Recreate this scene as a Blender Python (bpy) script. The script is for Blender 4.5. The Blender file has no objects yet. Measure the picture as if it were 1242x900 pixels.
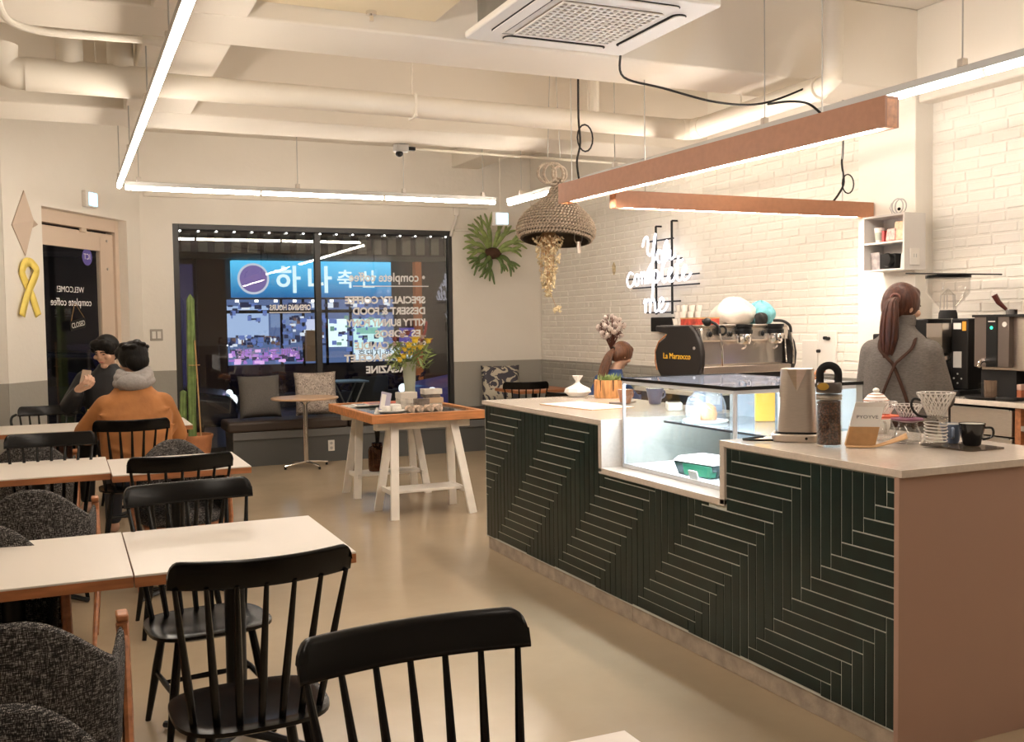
import bpy, bmesh, math, random
from mathutils import Vector, Matrix, Euler
from math import sin, cos, pi, radians, sqrt, atan2, tan

SC = bpy.context.scene
COL = SC.collection
random.seed(7)

# ------------------------------------------------------------------ camera
cam_data = bpy.data.cameras.new('camera')
cam_data.sensor_fit = 'HORIZONTAL'
cam_data.sensor_width = 36.0
cam_data.lens = 36.0 * 1210.7 / 1242.0
cam_data.clip_start = 0.05
cam_data.clip_end = 200
cam = bpy.data.objects.new('camera', cam_data)
COL.objects.link(cam)
_R = Vector((0.9124387, -0.4089681, -0.01417)).normalized()
_F = Vector((0.4079531, 0.9117985, -0.0468798)).normalized()
_U = _R.cross(_F).normalized()
_F = _U.cross(_R).normalized()
cam.matrix_world = Matrix(((_R.x, _U.x, -_F.x, 0.0), (_R.y, _U.y, -_F.y, 0.0), (_R.z, _U.z, -_F.z, 1.55), (0, 0, 0, 1)))
SC.camera = cam

# ------------------------------------------------------------------ world (night street outside)
W = bpy.data.worlds.new('night_sky'); SC.world = W
W.use_nodes = True
W.node_tree.nodes['Background'].inputs[0].default_value = (0.06, 0.07, 0.12, 1)
W.node_tree.nodes['Background'].inputs[1].default_value = 0.25

SC.view_settings.view_transform = 'Standard'
SC.view_settings.look = 'None'
SC.view_settings.gamma = 1.0
SC.view_settings.use_curve_mapping = False
SC.view_settings.exposure = 0.0

TUBE = 76.0            # radiance of the LED tubes
WARM = (1.0, 0.885, 0.76)

# ------------------------------------------------------------------ materials
def _new(name):
    m = bpy.data.materials.new(name); m.use_nodes = True
    nt = m.node_tree
    b = nt.nodes['Principled BSDF']
    return m, nt, b

def N(nt, t, **kw):
    n = nt.nodes.new(t)
    for k, v in kw.items(): setattr(n, k, v)
    return n

def mat(name, col, rough=0.5, metal=0.0, noise=None, amt=0.15, bump=0.0, bscale=80, spec=0.5, coat=0.0, sheen=0.0, stretch=None, emit=None, es=0.0, col2=None):
    """principled with optional procedural colour noise (scale) and bump"""
    m, nt, b = _new(name)
    c = (*col, 1) if len(col) == 3 else col
    b.inputs['Base Color'].default_value = c
    b.inputs['Roughness'].default_value = rough
    b.inputs['Metallic'].default_value = metal
    b.inputs['Specular IOR Level'].default_value = spec
    b.inputs['Coat Weight'].default_value = coat
    b.inputs['Sheen Weight'].default_value = sheen
    if emit:
        b.inputs['Emission Color'].default_value = (*emit, 1); b.inputs['Emission Strength'].default_value = es
    tc = None
    if noise or bump:
        tc = N(nt, 'ShaderNodeTexCoord'); mp = N(nt, 'ShaderNodeMapping')
        nt.links.new(tc.outputs['Object'], mp.inputs['Vector'])
        if stretch: mp.inputs['Scale'].default_value = stretch
    if noise:
        nz = N(nt, 'ShaderNodeTexNoise'); nz.inputs['Scale'].default_value = noise; nz.inputs['Detail'].default_value = 5
        nt.links.new(mp.outputs[0], nz.inputs['Vector'])
        rp = N(nt, 'ShaderNodeValToRGB')
        e = rp.color_ramp.elements
        d = col2 if col2 else tuple(max(0, x * (1 - amt)) for x in col[:3])
        l = col if col2 else tuple(min(1, x * (1 + amt)) for x in col[:3])
        e[0].position = 0.3; e[0].color = (*d, 1); e[1].position = 0.7; e[1].color = (*l[:3], 1)
        nt.links.new(nz.outputs['Fac'], rp.inputs[0]); nt.links.new(rp.outputs[0], b.inputs['Base Color'])
    if bump:
        n2 = N(nt, 'ShaderNodeTexNoise'); n2.inputs['Scale'].default_value = bscale; n2.inputs['Detail'].default_value = 4
        nt.links.new(mp.outputs[0], n2.inputs['Vector'])
        bp = N(nt, 'ShaderNodeBump'); bp.inputs['Strength'].default_value = bump; bp.inputs['Distance'].default_value = 0.01
        nt.links.new(n2.outputs['Fac'], bp.inputs['Height']); nt.links.new(bp.outputs[0], b.inputs['Normal'])
    return m

def emis(name, col, s):
    m = bpy.data.materials.new(name); m.use_nodes = True; nt = m.node_tree
    nt.nodes.remove(nt.nodes['Principled BSDF'])
    e = N(nt, 'ShaderNodeEmission'); e.inputs[0].default_value = (*col, 1); e.inputs[1].default_value = s
    nt.links.new(e.outputs[0], nt.nodes['Material Output'].inputs[0])
    return m

def thin_glass(name, tint=(1, 1, 1), ior=1.5, rough=0.0, boost=1.0, haze=0.0, hazecol=(0.8, 0.85, 0.9)):
    m = bpy.data.materials.new(name); m.use_nodes = True; nt = m.node_tree
    nt.nodes.remove(nt.nodes['Principled BSDF'])
    tr = N(nt, 'ShaderNodeBsdfTransparent'); tr.inputs[0].default_value = (*tint, 1)
    gl = N(nt, 'ShaderNodeBsdfGlossy'); gl.inputs['Roughness'].default_value = rough
    lw = N(nt, 'ShaderNodeLayerWeight'); lw.inputs['Blend'].default_value = .5
    pw = N(nt, 'ShaderNodeMath', operation='POWER'); pw.inputs[1].default_value = 5.0
    ma = N(nt, 'ShaderNodeMath', operation='MULTIPLY_ADD'); f0 = ((ior - 1) / (ior + 1)) ** 2 * boost
    ma.inputs[1].default_value = 1 - f0; ma.inputs[2].default_value = f0
    mx = N(nt, 'ShaderNodeMixShader')
    nt.links.new(lw.outputs['Facing'], pw.inputs[0]); nt.links.new(pw.outputs[0], ma.inputs[0]); nt.links.new(ma.outputs[0], mx.inputs[0])
    nt.links.new(tr.outputs[0], mx.inputs[1]); nt.links.new(gl.outputs[0], mx.inputs[2])
    out = mx
    if haze:
        df = N(nt, 'ShaderNodeBsdfDiffuse'); df.inputs[0].default_value = (*hazecol, 1)
        m2 = N(nt, 'ShaderNodeMixShader'); m2.inputs[0].default_value = haze
        nt.links.new(mx.outputs[0], m2.inputs[1]); nt.links.new(df.outputs[0], m2.inputs[2]); out = m2
    nt.links.new(out.outputs[0], nt.nodes['Material Output'].inputs[0])
    return m

def wall_mat():
    """cream-white paint above 1.08 m, grey paint below (world height)"""
    m, nt, b = _new('wall_paint')
    g = N(nt, 'ShaderNodeNewGeometry'); sx = N(nt, 'ShaderNodeSeparateXYZ')
    nt.links.new(g.outputs['Position'], sx.inputs[0])
    gt = N(nt, 'ShaderNodeMath', operation='GREATER_THAN'); gt.inputs[1].default_value = 1.08
    nt.links.new(sx.outputs['Z'], gt.inputs[0])
    nz = N(nt, 'ShaderNodeTexNoise'); nz.inputs['Scale'].default_value = 1.3; nz.inputs['Detail'].default_value = 6
    nt.links.new(g.outputs['Position'], nz.inputs['Vector'])
    r1 = N(nt, 'ShaderNodeValToRGB'); r1.color_ramp.elements[0].position = .35; r1.color_ramp.elements[1].position = .7
    r1.color_ramp.elements[0].color = (0.82, 0.77, 0.69, 1); r1.color_ramp.elements[1].color = (0.86, 0.815, 0.74, 1)
    nt.links.new(nz.outputs['Fac'], r1.inputs[0])
    mx = N(nt, 'ShaderNodeMix', data_type='RGBA')
    nt.links.new(gt.outputs[0], mx.inputs['Factor'])
    mx.inputs['A'].default_value = (0.36, 0.34, 0.295, 1)
    nt.links.new(r1.outputs[0], mx.inputs['B']); nt.links.new(mx.outputs['Result'], b.inputs['Base Color'])
    b.inputs['Roughness'].default_value = 0.6
    n2 = N(nt, 'ShaderNodeTexNoise'); n2.inputs['Scale'].default_value = 25; n2.inputs['Detail'].default_value = 6
    nt.links.new(g.outputs['Position'], n2.inputs['Vector'])
    bp = N(nt, 'ShaderNodeBump'); bp.inputs['Strength'].default_value = 0.12; bp.inputs['Distance'].default_value = 0.02
    nt.links.new(n2.outputs['Fac'], bp.inputs['Height']); nt.links.new(bp.outputs[0], b.inputs['Normal'])
    return m

def floor_mat():
    m, nt, b = _new('polished_floor')
    g = N(nt, 'ShaderNodeNewGeometry')
    nz = N(nt, 'ShaderNodeTexNoise'); nz.inputs['Scale'].default_value = 1.1; nz.inputs['Detail'].default_value = 8; nz.inputs['Roughness'].default_value = .62
    nt.links.new(g.outputs['Position'], nz.inputs['Vector'])
    r1 = N(nt, 'ShaderNodeValToRGB'); r1.color_ramp.elements[0].position = .32; r1.color_ramp.elements[1].position = .68
    r1.color_ramp.elements[0].color = (0.375, 0.285, 0.185, 1); r1.color_ramp.elements[1].color = (0.44, 0.34, 0.225, 1)
    nt.links.new(nz.outputs['Fac'], r1.inputs[0]); nt.links.new(r1.outputs[0], b.inputs['Base Color'])
    n3 = N(nt, 'ShaderNodeTexNoise'); n3.inputs['Scale'].default_value = 3.5; n3.inputs['Detail'].default_value = 6
    nt.links.new(g.outputs['Position'], n3.inputs['Vector'])
    mr = N(nt, 'ShaderNodeMapRange'); mr.inputs['To Min'].default_value = 0.17; mr.inputs['To Max'].default_value = 0.23
    nt.links.new(n3.outputs['Fac'], mr.inputs['Value']); nt.links.new(mr.outputs[0], b.inputs['Roughness'])
    b.inputs['Specular IOR Level'].default_value = 0.5
    n2 = N(nt, 'ShaderNodeTexNoise'); n2.inputs['Scale'].default_value = 2.2; n2.inputs['Detail'].default_value = 3
    nt.links.new(g.outputs['Position'], n2.inputs['Vector'])
    bp = N(nt, 'ShaderNodeBump'); bp.inputs['Strength'].default_value = 0.04; bp.inputs['Distance'].default_value = 0.02
    nt.links.new(n2.outputs['Fac'], bp.inputs['Height']); nt.links.new(bp.outputs[0], b.inputs['Normal'])
    return m

def tweed_mat():
    m, nt, b = _new('tweed_fabric')
    tc = N(nt, 'ShaderNodeTexCoord')
    fs = []
    for st in ((1, 1, 9), (9, 9, 1)):
        mp = N(nt, 'ShaderNodeMapping'); mp.inputs['Scale'].default_value = st
        nt.links.new(tc.outputs['Object'], mp.inputs[0])
        nz = N(nt, 'ShaderNodeTexNoise'); nz.inputs['Scale'].default_value = 62; nz.inputs['Detail'].default_value = 3
        nt.links.new(mp.outputs[0], nz.inputs['Vector']); fs.append(nz)
    mx = N(nt, 'ShaderNodeMath', operation='MULTIPLY')
    nt.links.new(fs[0].outputs['Fac'], mx.inputs[0]); nt.links.new(fs[1].outputs['Fac'], mx.inputs[1])
    r = N(nt, 'ShaderNodeValToRGB'); e = r.color_ramp.elements
    e[0].position = .18; e[0].color = (.012, .011, .011, 1); e[1].position = .37; e[1].color = (.36, .335, .31, 1)
    k = r.color_ramp.elements.new(.275); k.color = (.05, .046, .044, 1)
    nt.links.new(mx.outputs[0], r.inputs[0]); nt.links.new(r.outputs[0], b.inputs['Base Color'])
    b.inputs['Roughness'].default_value = .95; b.inputs['Specular IOR Level'].default_value = .15
    bp = N(nt, 'ShaderNodeBump'); bp.inputs['Strength'].default_value = .5; bp.inputs['Distance'].default_value = .004
    nt.links.new(mx.outputs[0], bp.inputs['Height']); nt.links.new(bp.outputs[0], b.inputs['Normal'])
    return m

M = {}
M['wall'] = wall_mat()
M['floor'] = floor_mat()
M['ceil'] = mat('ceiling_paint', (0.82, 0.76, 0.67), .7, noise=.8, amt=.04, bump=.1, bscale=6)
M['pipe'] = mat('painted_pipe', (0.84, 0.78, 0.68), .45, noise=3, amt=.04)
M['tweed'] = tweed_mat()
M['black'] = mat('black_lacquer', (0.0035, 0.003, 0.0028), .27, spec=.28)
M['blackmetal'] = mat('black_steel', (0.006, 0.006, 0.006), .4, spec=.3)
M['matteblack'] = mat('matte_black', (0.010, 0.009, 0.0085), .6, spec=.3)
M['white'] = mat('white_laminate', (0.70, 0.635, 0.56), .38)
M['wood'] = mat('red_brown_wood', (0.36, 0.135, 0.05), .45, noise=6, amt=.3, stretch=(1, 8, 8))
M['orangewood'] = mat('orange_wood', (0.50, 0.20, 0.07), .45, noise=5, amt=.3, stretch=(1, 6, 6))
M['beamwood'] = mat('lamp_plywood', (0.35, 0.155, 0.08), .5, noise=5, amt=.07, stretch=(6, 1, 6))
M['whitewood'] = mat('white_painted_wood', (0.80, 0.75, 0.68), .5, noise=12, amt=.05)
M['alu'] = mat('grey_aluminium', (0.47, 0.46, 0.44), .45, metal=.5)
M['steel'] = mat('stainless_steel', (0.62, 0.57, 0.52), .28, metal=1)
M['brushed'] = mat('brushed_steel', (0.60, 0.52, 0.45), .36, metal=1, noise=30, amt=.06, stretch=(1, 1, 12))
M['chrome'] = mat('chrome', (0.85, 0.82, 0.80), .08, metal=1)
M['tube'] = emis('led_tube', WARM, TUBE)
M['strip'] = emis('led_strip', (1.0, 0.86, 0.74), TUBE)
M['neon'] = emis('neon_tube', (0.93, 0.90, 1.0), 3.2)
M['bluelight'] = emis('blue_light', (0.25, 0.65, 1.0), 3.0)
M['glass'] = thin_glass('window_glass', (0.90, 0.92, 0.92), 1.5, boost=1.6)
M['caseglass'] = thin_glass('case_glass', (0.94, 0.97, 0.97), 1.45)
M['clearglass'] = thin_glass('clear_glassware', (0.95, 0.95, 0.94), 1.5, boost=1.1)
M['tile'] = mat('green_glazed_tile', (0.0065, 0.0185, 0.0155), .28, noise=9, amt=.25, spec=.45)
M['grout'] = mat('grey_grout', (0.62, 0.64, 0.58), .8)
M['stone'] = mat('pale_quartz', (0.66, 0.575, 0.495), .10, noise=60, amt=.05)
M['endpanel'] = mat('pink_beige_panel', (0.42, 0.265, 0.205), .42)
M['plinth'] = mat('rough_concrete', (0.40, 0.33, 0.26), .8, noise=14, amt=.22, bump=.2)
M['darkgrey'] = mat('charcoal_paint', (0.055, 0.055, 0.055), .5)
M['bench'] = mat('bench_grey_paint', (0.085, 0.085, 0.08), .5)
M['leather'] = mat('dark_brown_leather', (0.045, 0.030, 0.022), .5, bump=.1, bscale=120)
M['winframe'] = mat('dark_bronze_frame', (0.03, 0.028, 0.026), .4)
M['cream'] = mat('cream_door_paint', (0.72, 0.58, 0.46), .5)
M['paper'] = mat('white_paper', (0.80, 0.77, 0.72), .8)
M['kraft'] = mat('kraft_paper', (0.52, 0.30, 0.13), .75, noise=40, amt=.08)
M['vinyl'] = mat('white_vinyl', (0.90, 0.89, 0.88), .7)
M['terracotta'] = mat('terracotta', (0.50, 0.20, 0.085), .75, noise=8, amt=.15)
M['plastic'] = mat('white_plastic', (0.80, 0.76, 0.70), .4)
M['soil'] = mat('dark_soil', (0.03, 0.02, 0.012), .95, bump=.5, bscale=60)
M['leaf'] = mat('green_leaf', (0.24, 0.31, 0.10), .5, noise=14, amt=.35)
M['leafdark'] = mat('dark_leaf', (0.12, 0.18, 0.05), .5, noise=14, amt=.35)

# ------------------------------------------------------------------ mesh helpers
class MB:
    def __init__(s): s.v = []; s.f = []
    def add(s, vs, fs):
        o = len(s.v); s.v += [Vector(x) for x in vs]; s.f += [tuple(i + o for i in f) for f in fs]; return s
    def box(s, lo, hi, X=None):
        (a, b, c), (d, e, f) = lo, hi
        vs = [Vector(p) for p in ((a, b, c), (d, b, c), (d, e, c), (a, e, c), (a, b, f), (d, b, f), (d, e, f), (a, e, f))]
        if X: vs = [X @ p for p in vs]
        return s.add(vs, [(0, 3, 2, 1), (4, 5, 6, 7), (0, 1, 5, 4), (1, 2, 6, 5), (2, 3, 7, 6), (3, 0, 4, 7)])
    def cbox(s, c, sz, rz=0, X=None):
        T = Matrix.Translation(c) @ Matrix.Rotation(rz, 4, 'Z')
        if X: T = X @ T
        h = [k / 2 for k in sz]
        return s.box((-h[0], -h[1], -h[2]), (h[0], h[1], h[2]), T)
    def tube(s, pts, r, n=8, closed=False, cap=True, flat=1.0):
        pts = [Vector(p) for p in pts]; m = len(pts)
        rs = r if isinstance(r, (list, tuple)) else [r] * m
        o = len(s.v); prev = None
        for i, p in enumerate(pts):
            if closed: t = pts[(i + 1) % m] - pts[i - 1]
            else: t = pts[min(i + 1, m - 1)] - pts[max(i - 1, 0)]
            t = t.normalized() if t.length > 1e-9 else Vector((0, 0, 1))
            if prev is None:
                a = Vector((0, 0, 1)) if abs(t.z) < .9 else Vector((1, 0, 0))
                u = t.cross(a).normalized()
            else:
                u = prev - t * prev.dot(t)
                u = u.normalized() if u.length > 1e-6 else t.orthogonal().normalized()
            prev = u; w = t.cross(u)
            for k in range(n):
                q = 2 * pi * k / n
                s.v.append(p + (u * cos(q) + w * sin(q) * flat) * rs[i])
        R = m if closed else m - 1
        for i in range(R):
            j = (i + 1) % m
            for k in range(n):
                l = (k + 1) % n
                s.f.append((o + i * n + k, o + i * n + l, o + j * n + l, o + j * n + k))
        if cap and not closed:
            s.f.append(tuple(o + k for k in range(n))[::-1]); s.f.append(tuple(o + (m - 1) * n + k for k in range(n)))
        return s
    def cyl(s, p, q, r0, r1=None, n=12): return s.tube([p, q], [r0, r0 if r1 is None else r1], n)
    def lathe(s, prof, c=(0, 0, 0), n=24, X=None, a0=0, a1=2 * pi):
        c = Vector(c); o = len(s.v); full = abs(a1 - a0 - 2 * pi) < 1e-6
        m = n if full else n + 1
        for (r, z) in prof:
            for k in range(m):
                q = a0 + (a1 - a0) * k / n
                p = c + Vector((r * cos(q), r * sin(q), z))
                s.v.append(X @ p if X else p)
        for i in range(len(prof) - 1):
            for k in range(n):
                l = (k + 1) % m
                s.f.append((o + i * m + k, o + i * m + l, o + (i + 1) * m + l, o + (i + 1) * m + k))
        return s
    def prism(s, poly, z0, z1, X=None):
        n = len(poly)
        vs = [Vector((p[0], p[1], z0)) for p in poly] + [Vector((p[0], p[1], z1)) for p in poly]
        if X: vs = [X @ v for v in vs]
        fs = [tuple(range(n))[::-1], tuple(range(n, 2 * n))] + [(i, (i + 1) % n, n + (i + 1) % n, n + i) for i in range(n)]
        return s.add(vs, fs)
    def grid(s, fn, nu, nv, wu=False, wv=False):
        o = len(s.v); a = nu if wu else nu + 1; b = nv if wv else nv + 1
        for i in range(a):
            for j in range(b): s.v.append(Vector(fn(i / nu, j / nv)))
        for i in range(nu):
            for j in range(nv):
                i2 = (i + 1) % a; j2 = (j + 1) % b
                s.f.append((o + i * b + j, o + i2 * b + j, o + i2 * b + j2, o + i * b + j2))
        return s
    def ball(s, c, r, nu=12, nv=8):
        r = r if isinstance(r, (tuple, list)) else (r, r, r); c = Vector(c)
        o = len(s.v)
        s.v.append(c + Vector((0, 0, -r[2])))
        for j in range(1, nv):
            t = -pi / 2 + pi * j / nv
            for i in range(nu):
                q = 2 * pi * i / nu
                s.v.append(c + Vector((r[0] * cos(t) * cos(q), r[1] * cos(t) * sin(q), r[2] * sin(t))))
        s.v.append(c + Vector((0, 0, r[2]))); top = len(s.v) - 1
        for i in range(nu):
            k = (i + 1) % nu
            s.f.append((o, o + 1 + k, o + 1 + i))
            for j in range(nv - 2):
                A = o + 1 + j * nu; B = A + nu
                s.f.append((A + i, A + k, B + k, B + i))
            A = o + 1 + (nv - 2) * nu
            s.f.append((A + i, A + k, top))
        return s
    def xf(s, X):
        s.v = [X @ p for p in s.v]; return s
    def build(s, name, m, parent=None, smooth=False, bevel=0, seg=2, sub=0, solid=0, fix=True, sharp=35):
        me = bpy.data.meshes.new(name)
        me.from_pydata([tuple(p) for p in s.v], [], s.f)
        if fix:
            bm = bmesh.new(); bm.from_mesh(me)
            bmesh.ops.remove_doubles(bm, verts=bm.verts, dist=1e-6)
            bmesh.ops.recalc_face_normals(bm, faces=bm.faces)
            bm.to_mesh(me); bm.free()
        if smooth or bevel:
            me.polygons.foreach_set('use_smooth', [True] * len(me.polygons))
            me.set_sharp_from_angle(angle=radians(sharp))
        me.materials.append(m if not isinstance(m, str) else M[m])
        o = bpy.data.objects.new(name, me); COL.objects.link(o)
        if parent: o.parent = parent
        if bevel:
            b = o.modifiers.new('bevel', 'BEVEL'); b.width = bevel; b.segments = seg; b.limit_method = 'ANGLE'; b.angle_limit = radians(40)
        if solid:
            b = o.modifiers.new('solid', 'SOLIDIFY'); b.thickness = solid; b.offset = 0
        if sub:
            b = o.modifiers.new('sub', 'SUBSURF'); b.levels = sub; b.render_levels = sub
        return o

def thing(name, label, cat, loc=(0, 0, 0), rz=0, group=None):
    o = bpy.data.objects.new(name, None); COL.objects.link(o)
    o.empty_display_size = .1
    o.location = loc; o.rotation_euler = (0, 0, rz)
    o['label'] = label; o['category'] = cat
    if group: o['group'] = group
    return o

def tag(o, label, cat, group=None):
    o['label'] = label; o['category'] = cat
    if group: o['group'] = group
    return o

def struct(o): o['kind'] = 'structure'; return o

def copy_thing(root, loc, rz, label, group=None):
    def rec(o, p):
        c = o.copy(); COL.objects.link(c)
        if p: c.parent = p
        for ch in o.children: rec(ch, c)
        return c
    r = rec(root, None)
    r.location = loc; r.rotation_euler = (0, 0, rz); r['label'] = label
    if group: r['group'] = group
    return r

def text(name, body, size, m, parent=None, loc=(0, 0, 0), rot=(0, 0, 0), extrude=0.0005, align='LEFT', mirror=False, sx=1.0, shear=0.0, offset=0.0):
    c = bpy.data.curves.new(name, 'FONT'); c.body = body; c.size = size; c.extrude = extrude
    c.align_x = align; c.shear = shear; c.offset = offset; c.resolution_u = 3
    c.materials.append(M[m] if isinstance(m, str) else m)
    o = bpy.data.objects.new(name, c); COL.objects.link(o)
    o.location = loc; o.rotation_euler = rot; o.scale = (-sx if mirror else sx, 1, 1)
    if parent: o.parent = parent
    return o

def smooth_path(pts, n=6):
    """catmull-rom through points"""
    P = [Vector(p) for p in pts]; out = []
    for i in range(len(P) - 1):
        a = P[max(i - 1, 0)]; b = P[i]; c = P[i + 1]; d = P[min(i + 2, len(P) - 1)]
        for k in range(n):
            t = k / n
            out.append(0.5 * ((2 * b) + (c - a) * t + (2 * a - 5 * b + 4 * c - d) * t * t + (3 * b - a - 3 * c + d) * t ** 3))
    out.append(P[-1]); return out

def rrect(w, d, r, n=5, cx=0, cy=0):
    out = []
    for (sx, sy, a) in ((1, 1, 0), (-1, 1, 90), (-1, -1, 180), (1, -1, 270)):
        for k in range(n + 1):
            q = radians(a + 90 * k / n)
            out.append((cx + sx * (w / 2 - r) + r * cos(q), cy + sy * (d / 2 - r) + r * sin(q)))
    return out

# =================================================================== STRUCTURE
XW, YW, ZC = 5.75, 11.9, 3.75
fl = MB().box((-3.2, -4.2, -0.15), (6.2, 12.15, 0.0)).build('floor', 'floor'); struct(fl)
ce = MB().box((-3.2, -4.2, ZC), (6.2, 12.3, ZC + .15)).build('ceiling', 'ceil'); struct(ce)
# beams under the slab
for nm, lo, hi in (('ceiling_beam', (-3.0, 5.40, 3.17), (5.65, 5.95, ZC)),
                   ('ceiling_beam', (-3.0, 7.95, 3.17), (5.65, 8.60, ZC)),
                   ('ceiling_beam', (5.62, -4.0, 3.09), (5.95, YW, ZC)),
                   ('ceiling_beam', (0.45, 5.95, 3.17), (0.93, 7.95, ZC)),
                   ('ceiling_beam', (4.53, 8.60, 3.53), (4.89, YW, ZC)),
                   ('ceiling_beam', (0.45, -4.0, 3.17), (0.93, 5.40, ZC)),
                   ('ceiling_beam', (-3.0, 1.6, 3.17), (5.62, 2.1, ZC))):
    struct(MB().box(lo, hi).build(nm, 'ceil', bevel=.012))

# back wall with the shop window opening
WX0, WX1, WZ0, WZ1 = 1.15, 4.52, 0.10, 2.74
w = MB()
w.box((0.78, YW, -.1), (WX0, YW + .25, ZC)); w.box((WX1, YW, -.1), (6.1, YW + .25, ZC))
w.box((WX0, YW, WZ1), (WX1, YW + .25, ZC)); w.box((WX0, YW, -.1), (WX1, YW + .25, WZ0))
struct(w.build('wall_back', 'wall'))
# furring ledge right of the window head
struct(MB().box((WX1 + .02, YW - .035, 2.735), (XW, YW, 2.765)).build('trim_1', 'wall', bevel=.008))
# thin panel joint right corner
struct(MB().box((5.735, YW - .012, .45), (5.75, YW, 2.73)).build('trim_2', 'wall'))

# angled corner wall with the door
LD = Matrix.Translation((0.806, 11.9, 0)) @ Matrix.Rotation(radians(56), 4, 'Z')
dw = MB()
T0, T1, DZ = -1.73, -0.27, 2.73
dw.box((-2.281, 0, -.1), (T0, .25, ZC), LD); dw.box((T1, 0, -.1), (0.03, .25, ZC), LD); dw.box((T0, 0, DZ), (T1, .25, ZC), LD)
struct(dw.build('wall_corner', 'wall'))
struct(MB().box((-3.2, 10.012, -.1), (-0.469, 10.26, ZC)).build('wall_left_return', 'wall'))
struct(MB().box((-3.2, -4.2, -.1), (-3.0, 10.26, ZC)).build('wall_left', 'wall'))
struct(MB().box((-3.2, -4.2, -.1), (6.2, -4.0, ZC)).build('wall_front', 'wall'))
struct(MB().box((-3.0, 9.992, 0), (-0.48, 10.012, .1)).build('baseboard_left', 'darkgrey'))

# brick wall on the right: plaster bed with proud bricks
wr = struct(MB().box((XW + .006, -4.0, -.1), (XW + .3, YW + .25, ZC)).build('wall_right', 'wall'))
rb = random.Random(3)
bricks = []
CH, BL = 0.0755, 0.215
def brick_span(y0, y1, zlo, zhi):
    k = int(zlo / CH)
    while k * CH < zhi - .02:
        z = k * CH; y = y0 - (BL / 2 if k % 2 else 0) + rb.uniform(-.02, .02)
        while y < y1:
            L = BL if rb.random() < .85 else BL * .5
            a, b = max(y + .005, y0), min(y + L - .005, y1)
            if b - a > .03: bricks.append((a, b, z + .005, min(z + CH - .005, zhi)))
            y += L
        k += 1
brick_span(5.95, 11.86, 0.90, 3.085)
brick_span(2.6, 5.37, 0.90, 3.085)
bricks.sort(key=lambda q: abs(q[0] - 5.2) + abs(q[2] - 1.9) * 1.5)
def brick_geo(mb, q, loc=None):
    a, b, c, d = q; p = XW - rb.uniform(-.001, .0045); ch = .006
    back = XW + .008
    vs = [(back, a, c), (back, b, c), (back, b, d), (back, a, d)]
    j = [rb.uniform(-.003, .003) for _ in range(8)]
    fr = [(p, a + ch + j[0], c + ch + j[1]), (p, b - ch + j[2], c + ch + j[3]), (p, b - ch + j[4], d - ch + j[5]), (p, a + ch + j[6], d - ch + j[7])]
    mb.add(vs + fr, [(4, 5, 6, 7), (0, 1, 5, 4), (1, 2, 6, 5), (2, 3, 7, 6), (3, 0, 4, 7)])
for q in bricks[:298]:
    m_ = MB(); brick_geo(m_, q); m_.build('brick', 'wall', wr, fix=False)
rest = MB()
for q in bricks[298:]: brick_geo(rest, q)
o = rest.build('brick_field', 'wall', wr, fix=False); o['kind'] = 'stuff'
# plaster pillar between the two brick fields
struct(MB().box((5.588, 5.38, 0), (XW + .02, 5.945, 3.17)).build('wall_pillar', 'wall', bevel=.006))

# ------------------------------------------------------------------ window
wn = struct(bpy.data.objects.new('window_1', None)); COL.objects.link(wn); wn.location = (2.835, 11.93, 0)
def wl(x, y, z): return (x - 2.835, y - 11.93, z)
fr = MB(); FW = .065
fr.box(wl(WX0, 11.915, WZ0), wl(WX0 + FW, 12.0, WZ1)); fr.box(wl(WX1 - .05, 11.915, WZ0), wl(WX1, 12.0, WZ1))
fr.box(wl(WX0 + FW, 11.915, WZ1 - .06), wl(WX1 - .05, 12.0, WZ1)); fr.box(wl(WX0 + FW, 11.915, WZ0), wl(WX1 - .05, 12.0, WZ0 + .07))
fr.build('frame', 'winframe', wn, bevel=.004)
MB().box(wl(2.765, 11.915, WZ0 + .07), wl(2.835, 12.0, WZ1 - .06)).build('mullion', 'winframe', wn, bevel=.004)
for a, b in ((WX0 + FW, 2.765), (2.835, WX1 - .05)):
    MB().box(wl(a, 11.952, WZ0 + .07), wl(b, 11.958, WZ1 - .06)).build('pane', 'glass', wn)
TXT = []
def wtext(body, xr, z, size, width, bold=0.0):
    o = text('lettering', body, size, 'vinyl', wn, wl(xr, 11.949, z), (pi / 2, 0, 0), mirror=True, offset=bold * 1.6)
    TXT.append((o, width)); return o
wtext('• complete coffee', 4.17, 2.10, .155, .98, .002)
for i, (b, xl) in enumerate((('SPECIALTY COFFEE', 3.13), ('DESSERT & FOOD', 3.229), ('KITTY BUNNY PONY', 3.144), ('LES BOBOS', 3.503), ('SONNYA CANDLE', 3.24))):
    wtext(b, 4.163, (1.83, 1.695, 1.55, 1.412, 1.268)[i], .12, 4.163 - xl, .003)
wtext('N BRACELET', 3.86, 1.118, .12, .75, .003)
wtext('MAGAZINE', 3.99, .972, .12, .61, .003)
MB().box(wl(3.235, 11.9475, 2.035), wl(4.21, 11.951, 2.047)).build('lettering_rule', 'vinyl', wn)
wtext('OPENING HOURS', 2.71, 1.755, .09, .49, .002)
MB().box(wl(2.215, 11.9475, 1.722), wl(2.71, 11.951, 1.732)).build('lettering_rule', 'vinyl', wn)

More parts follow.
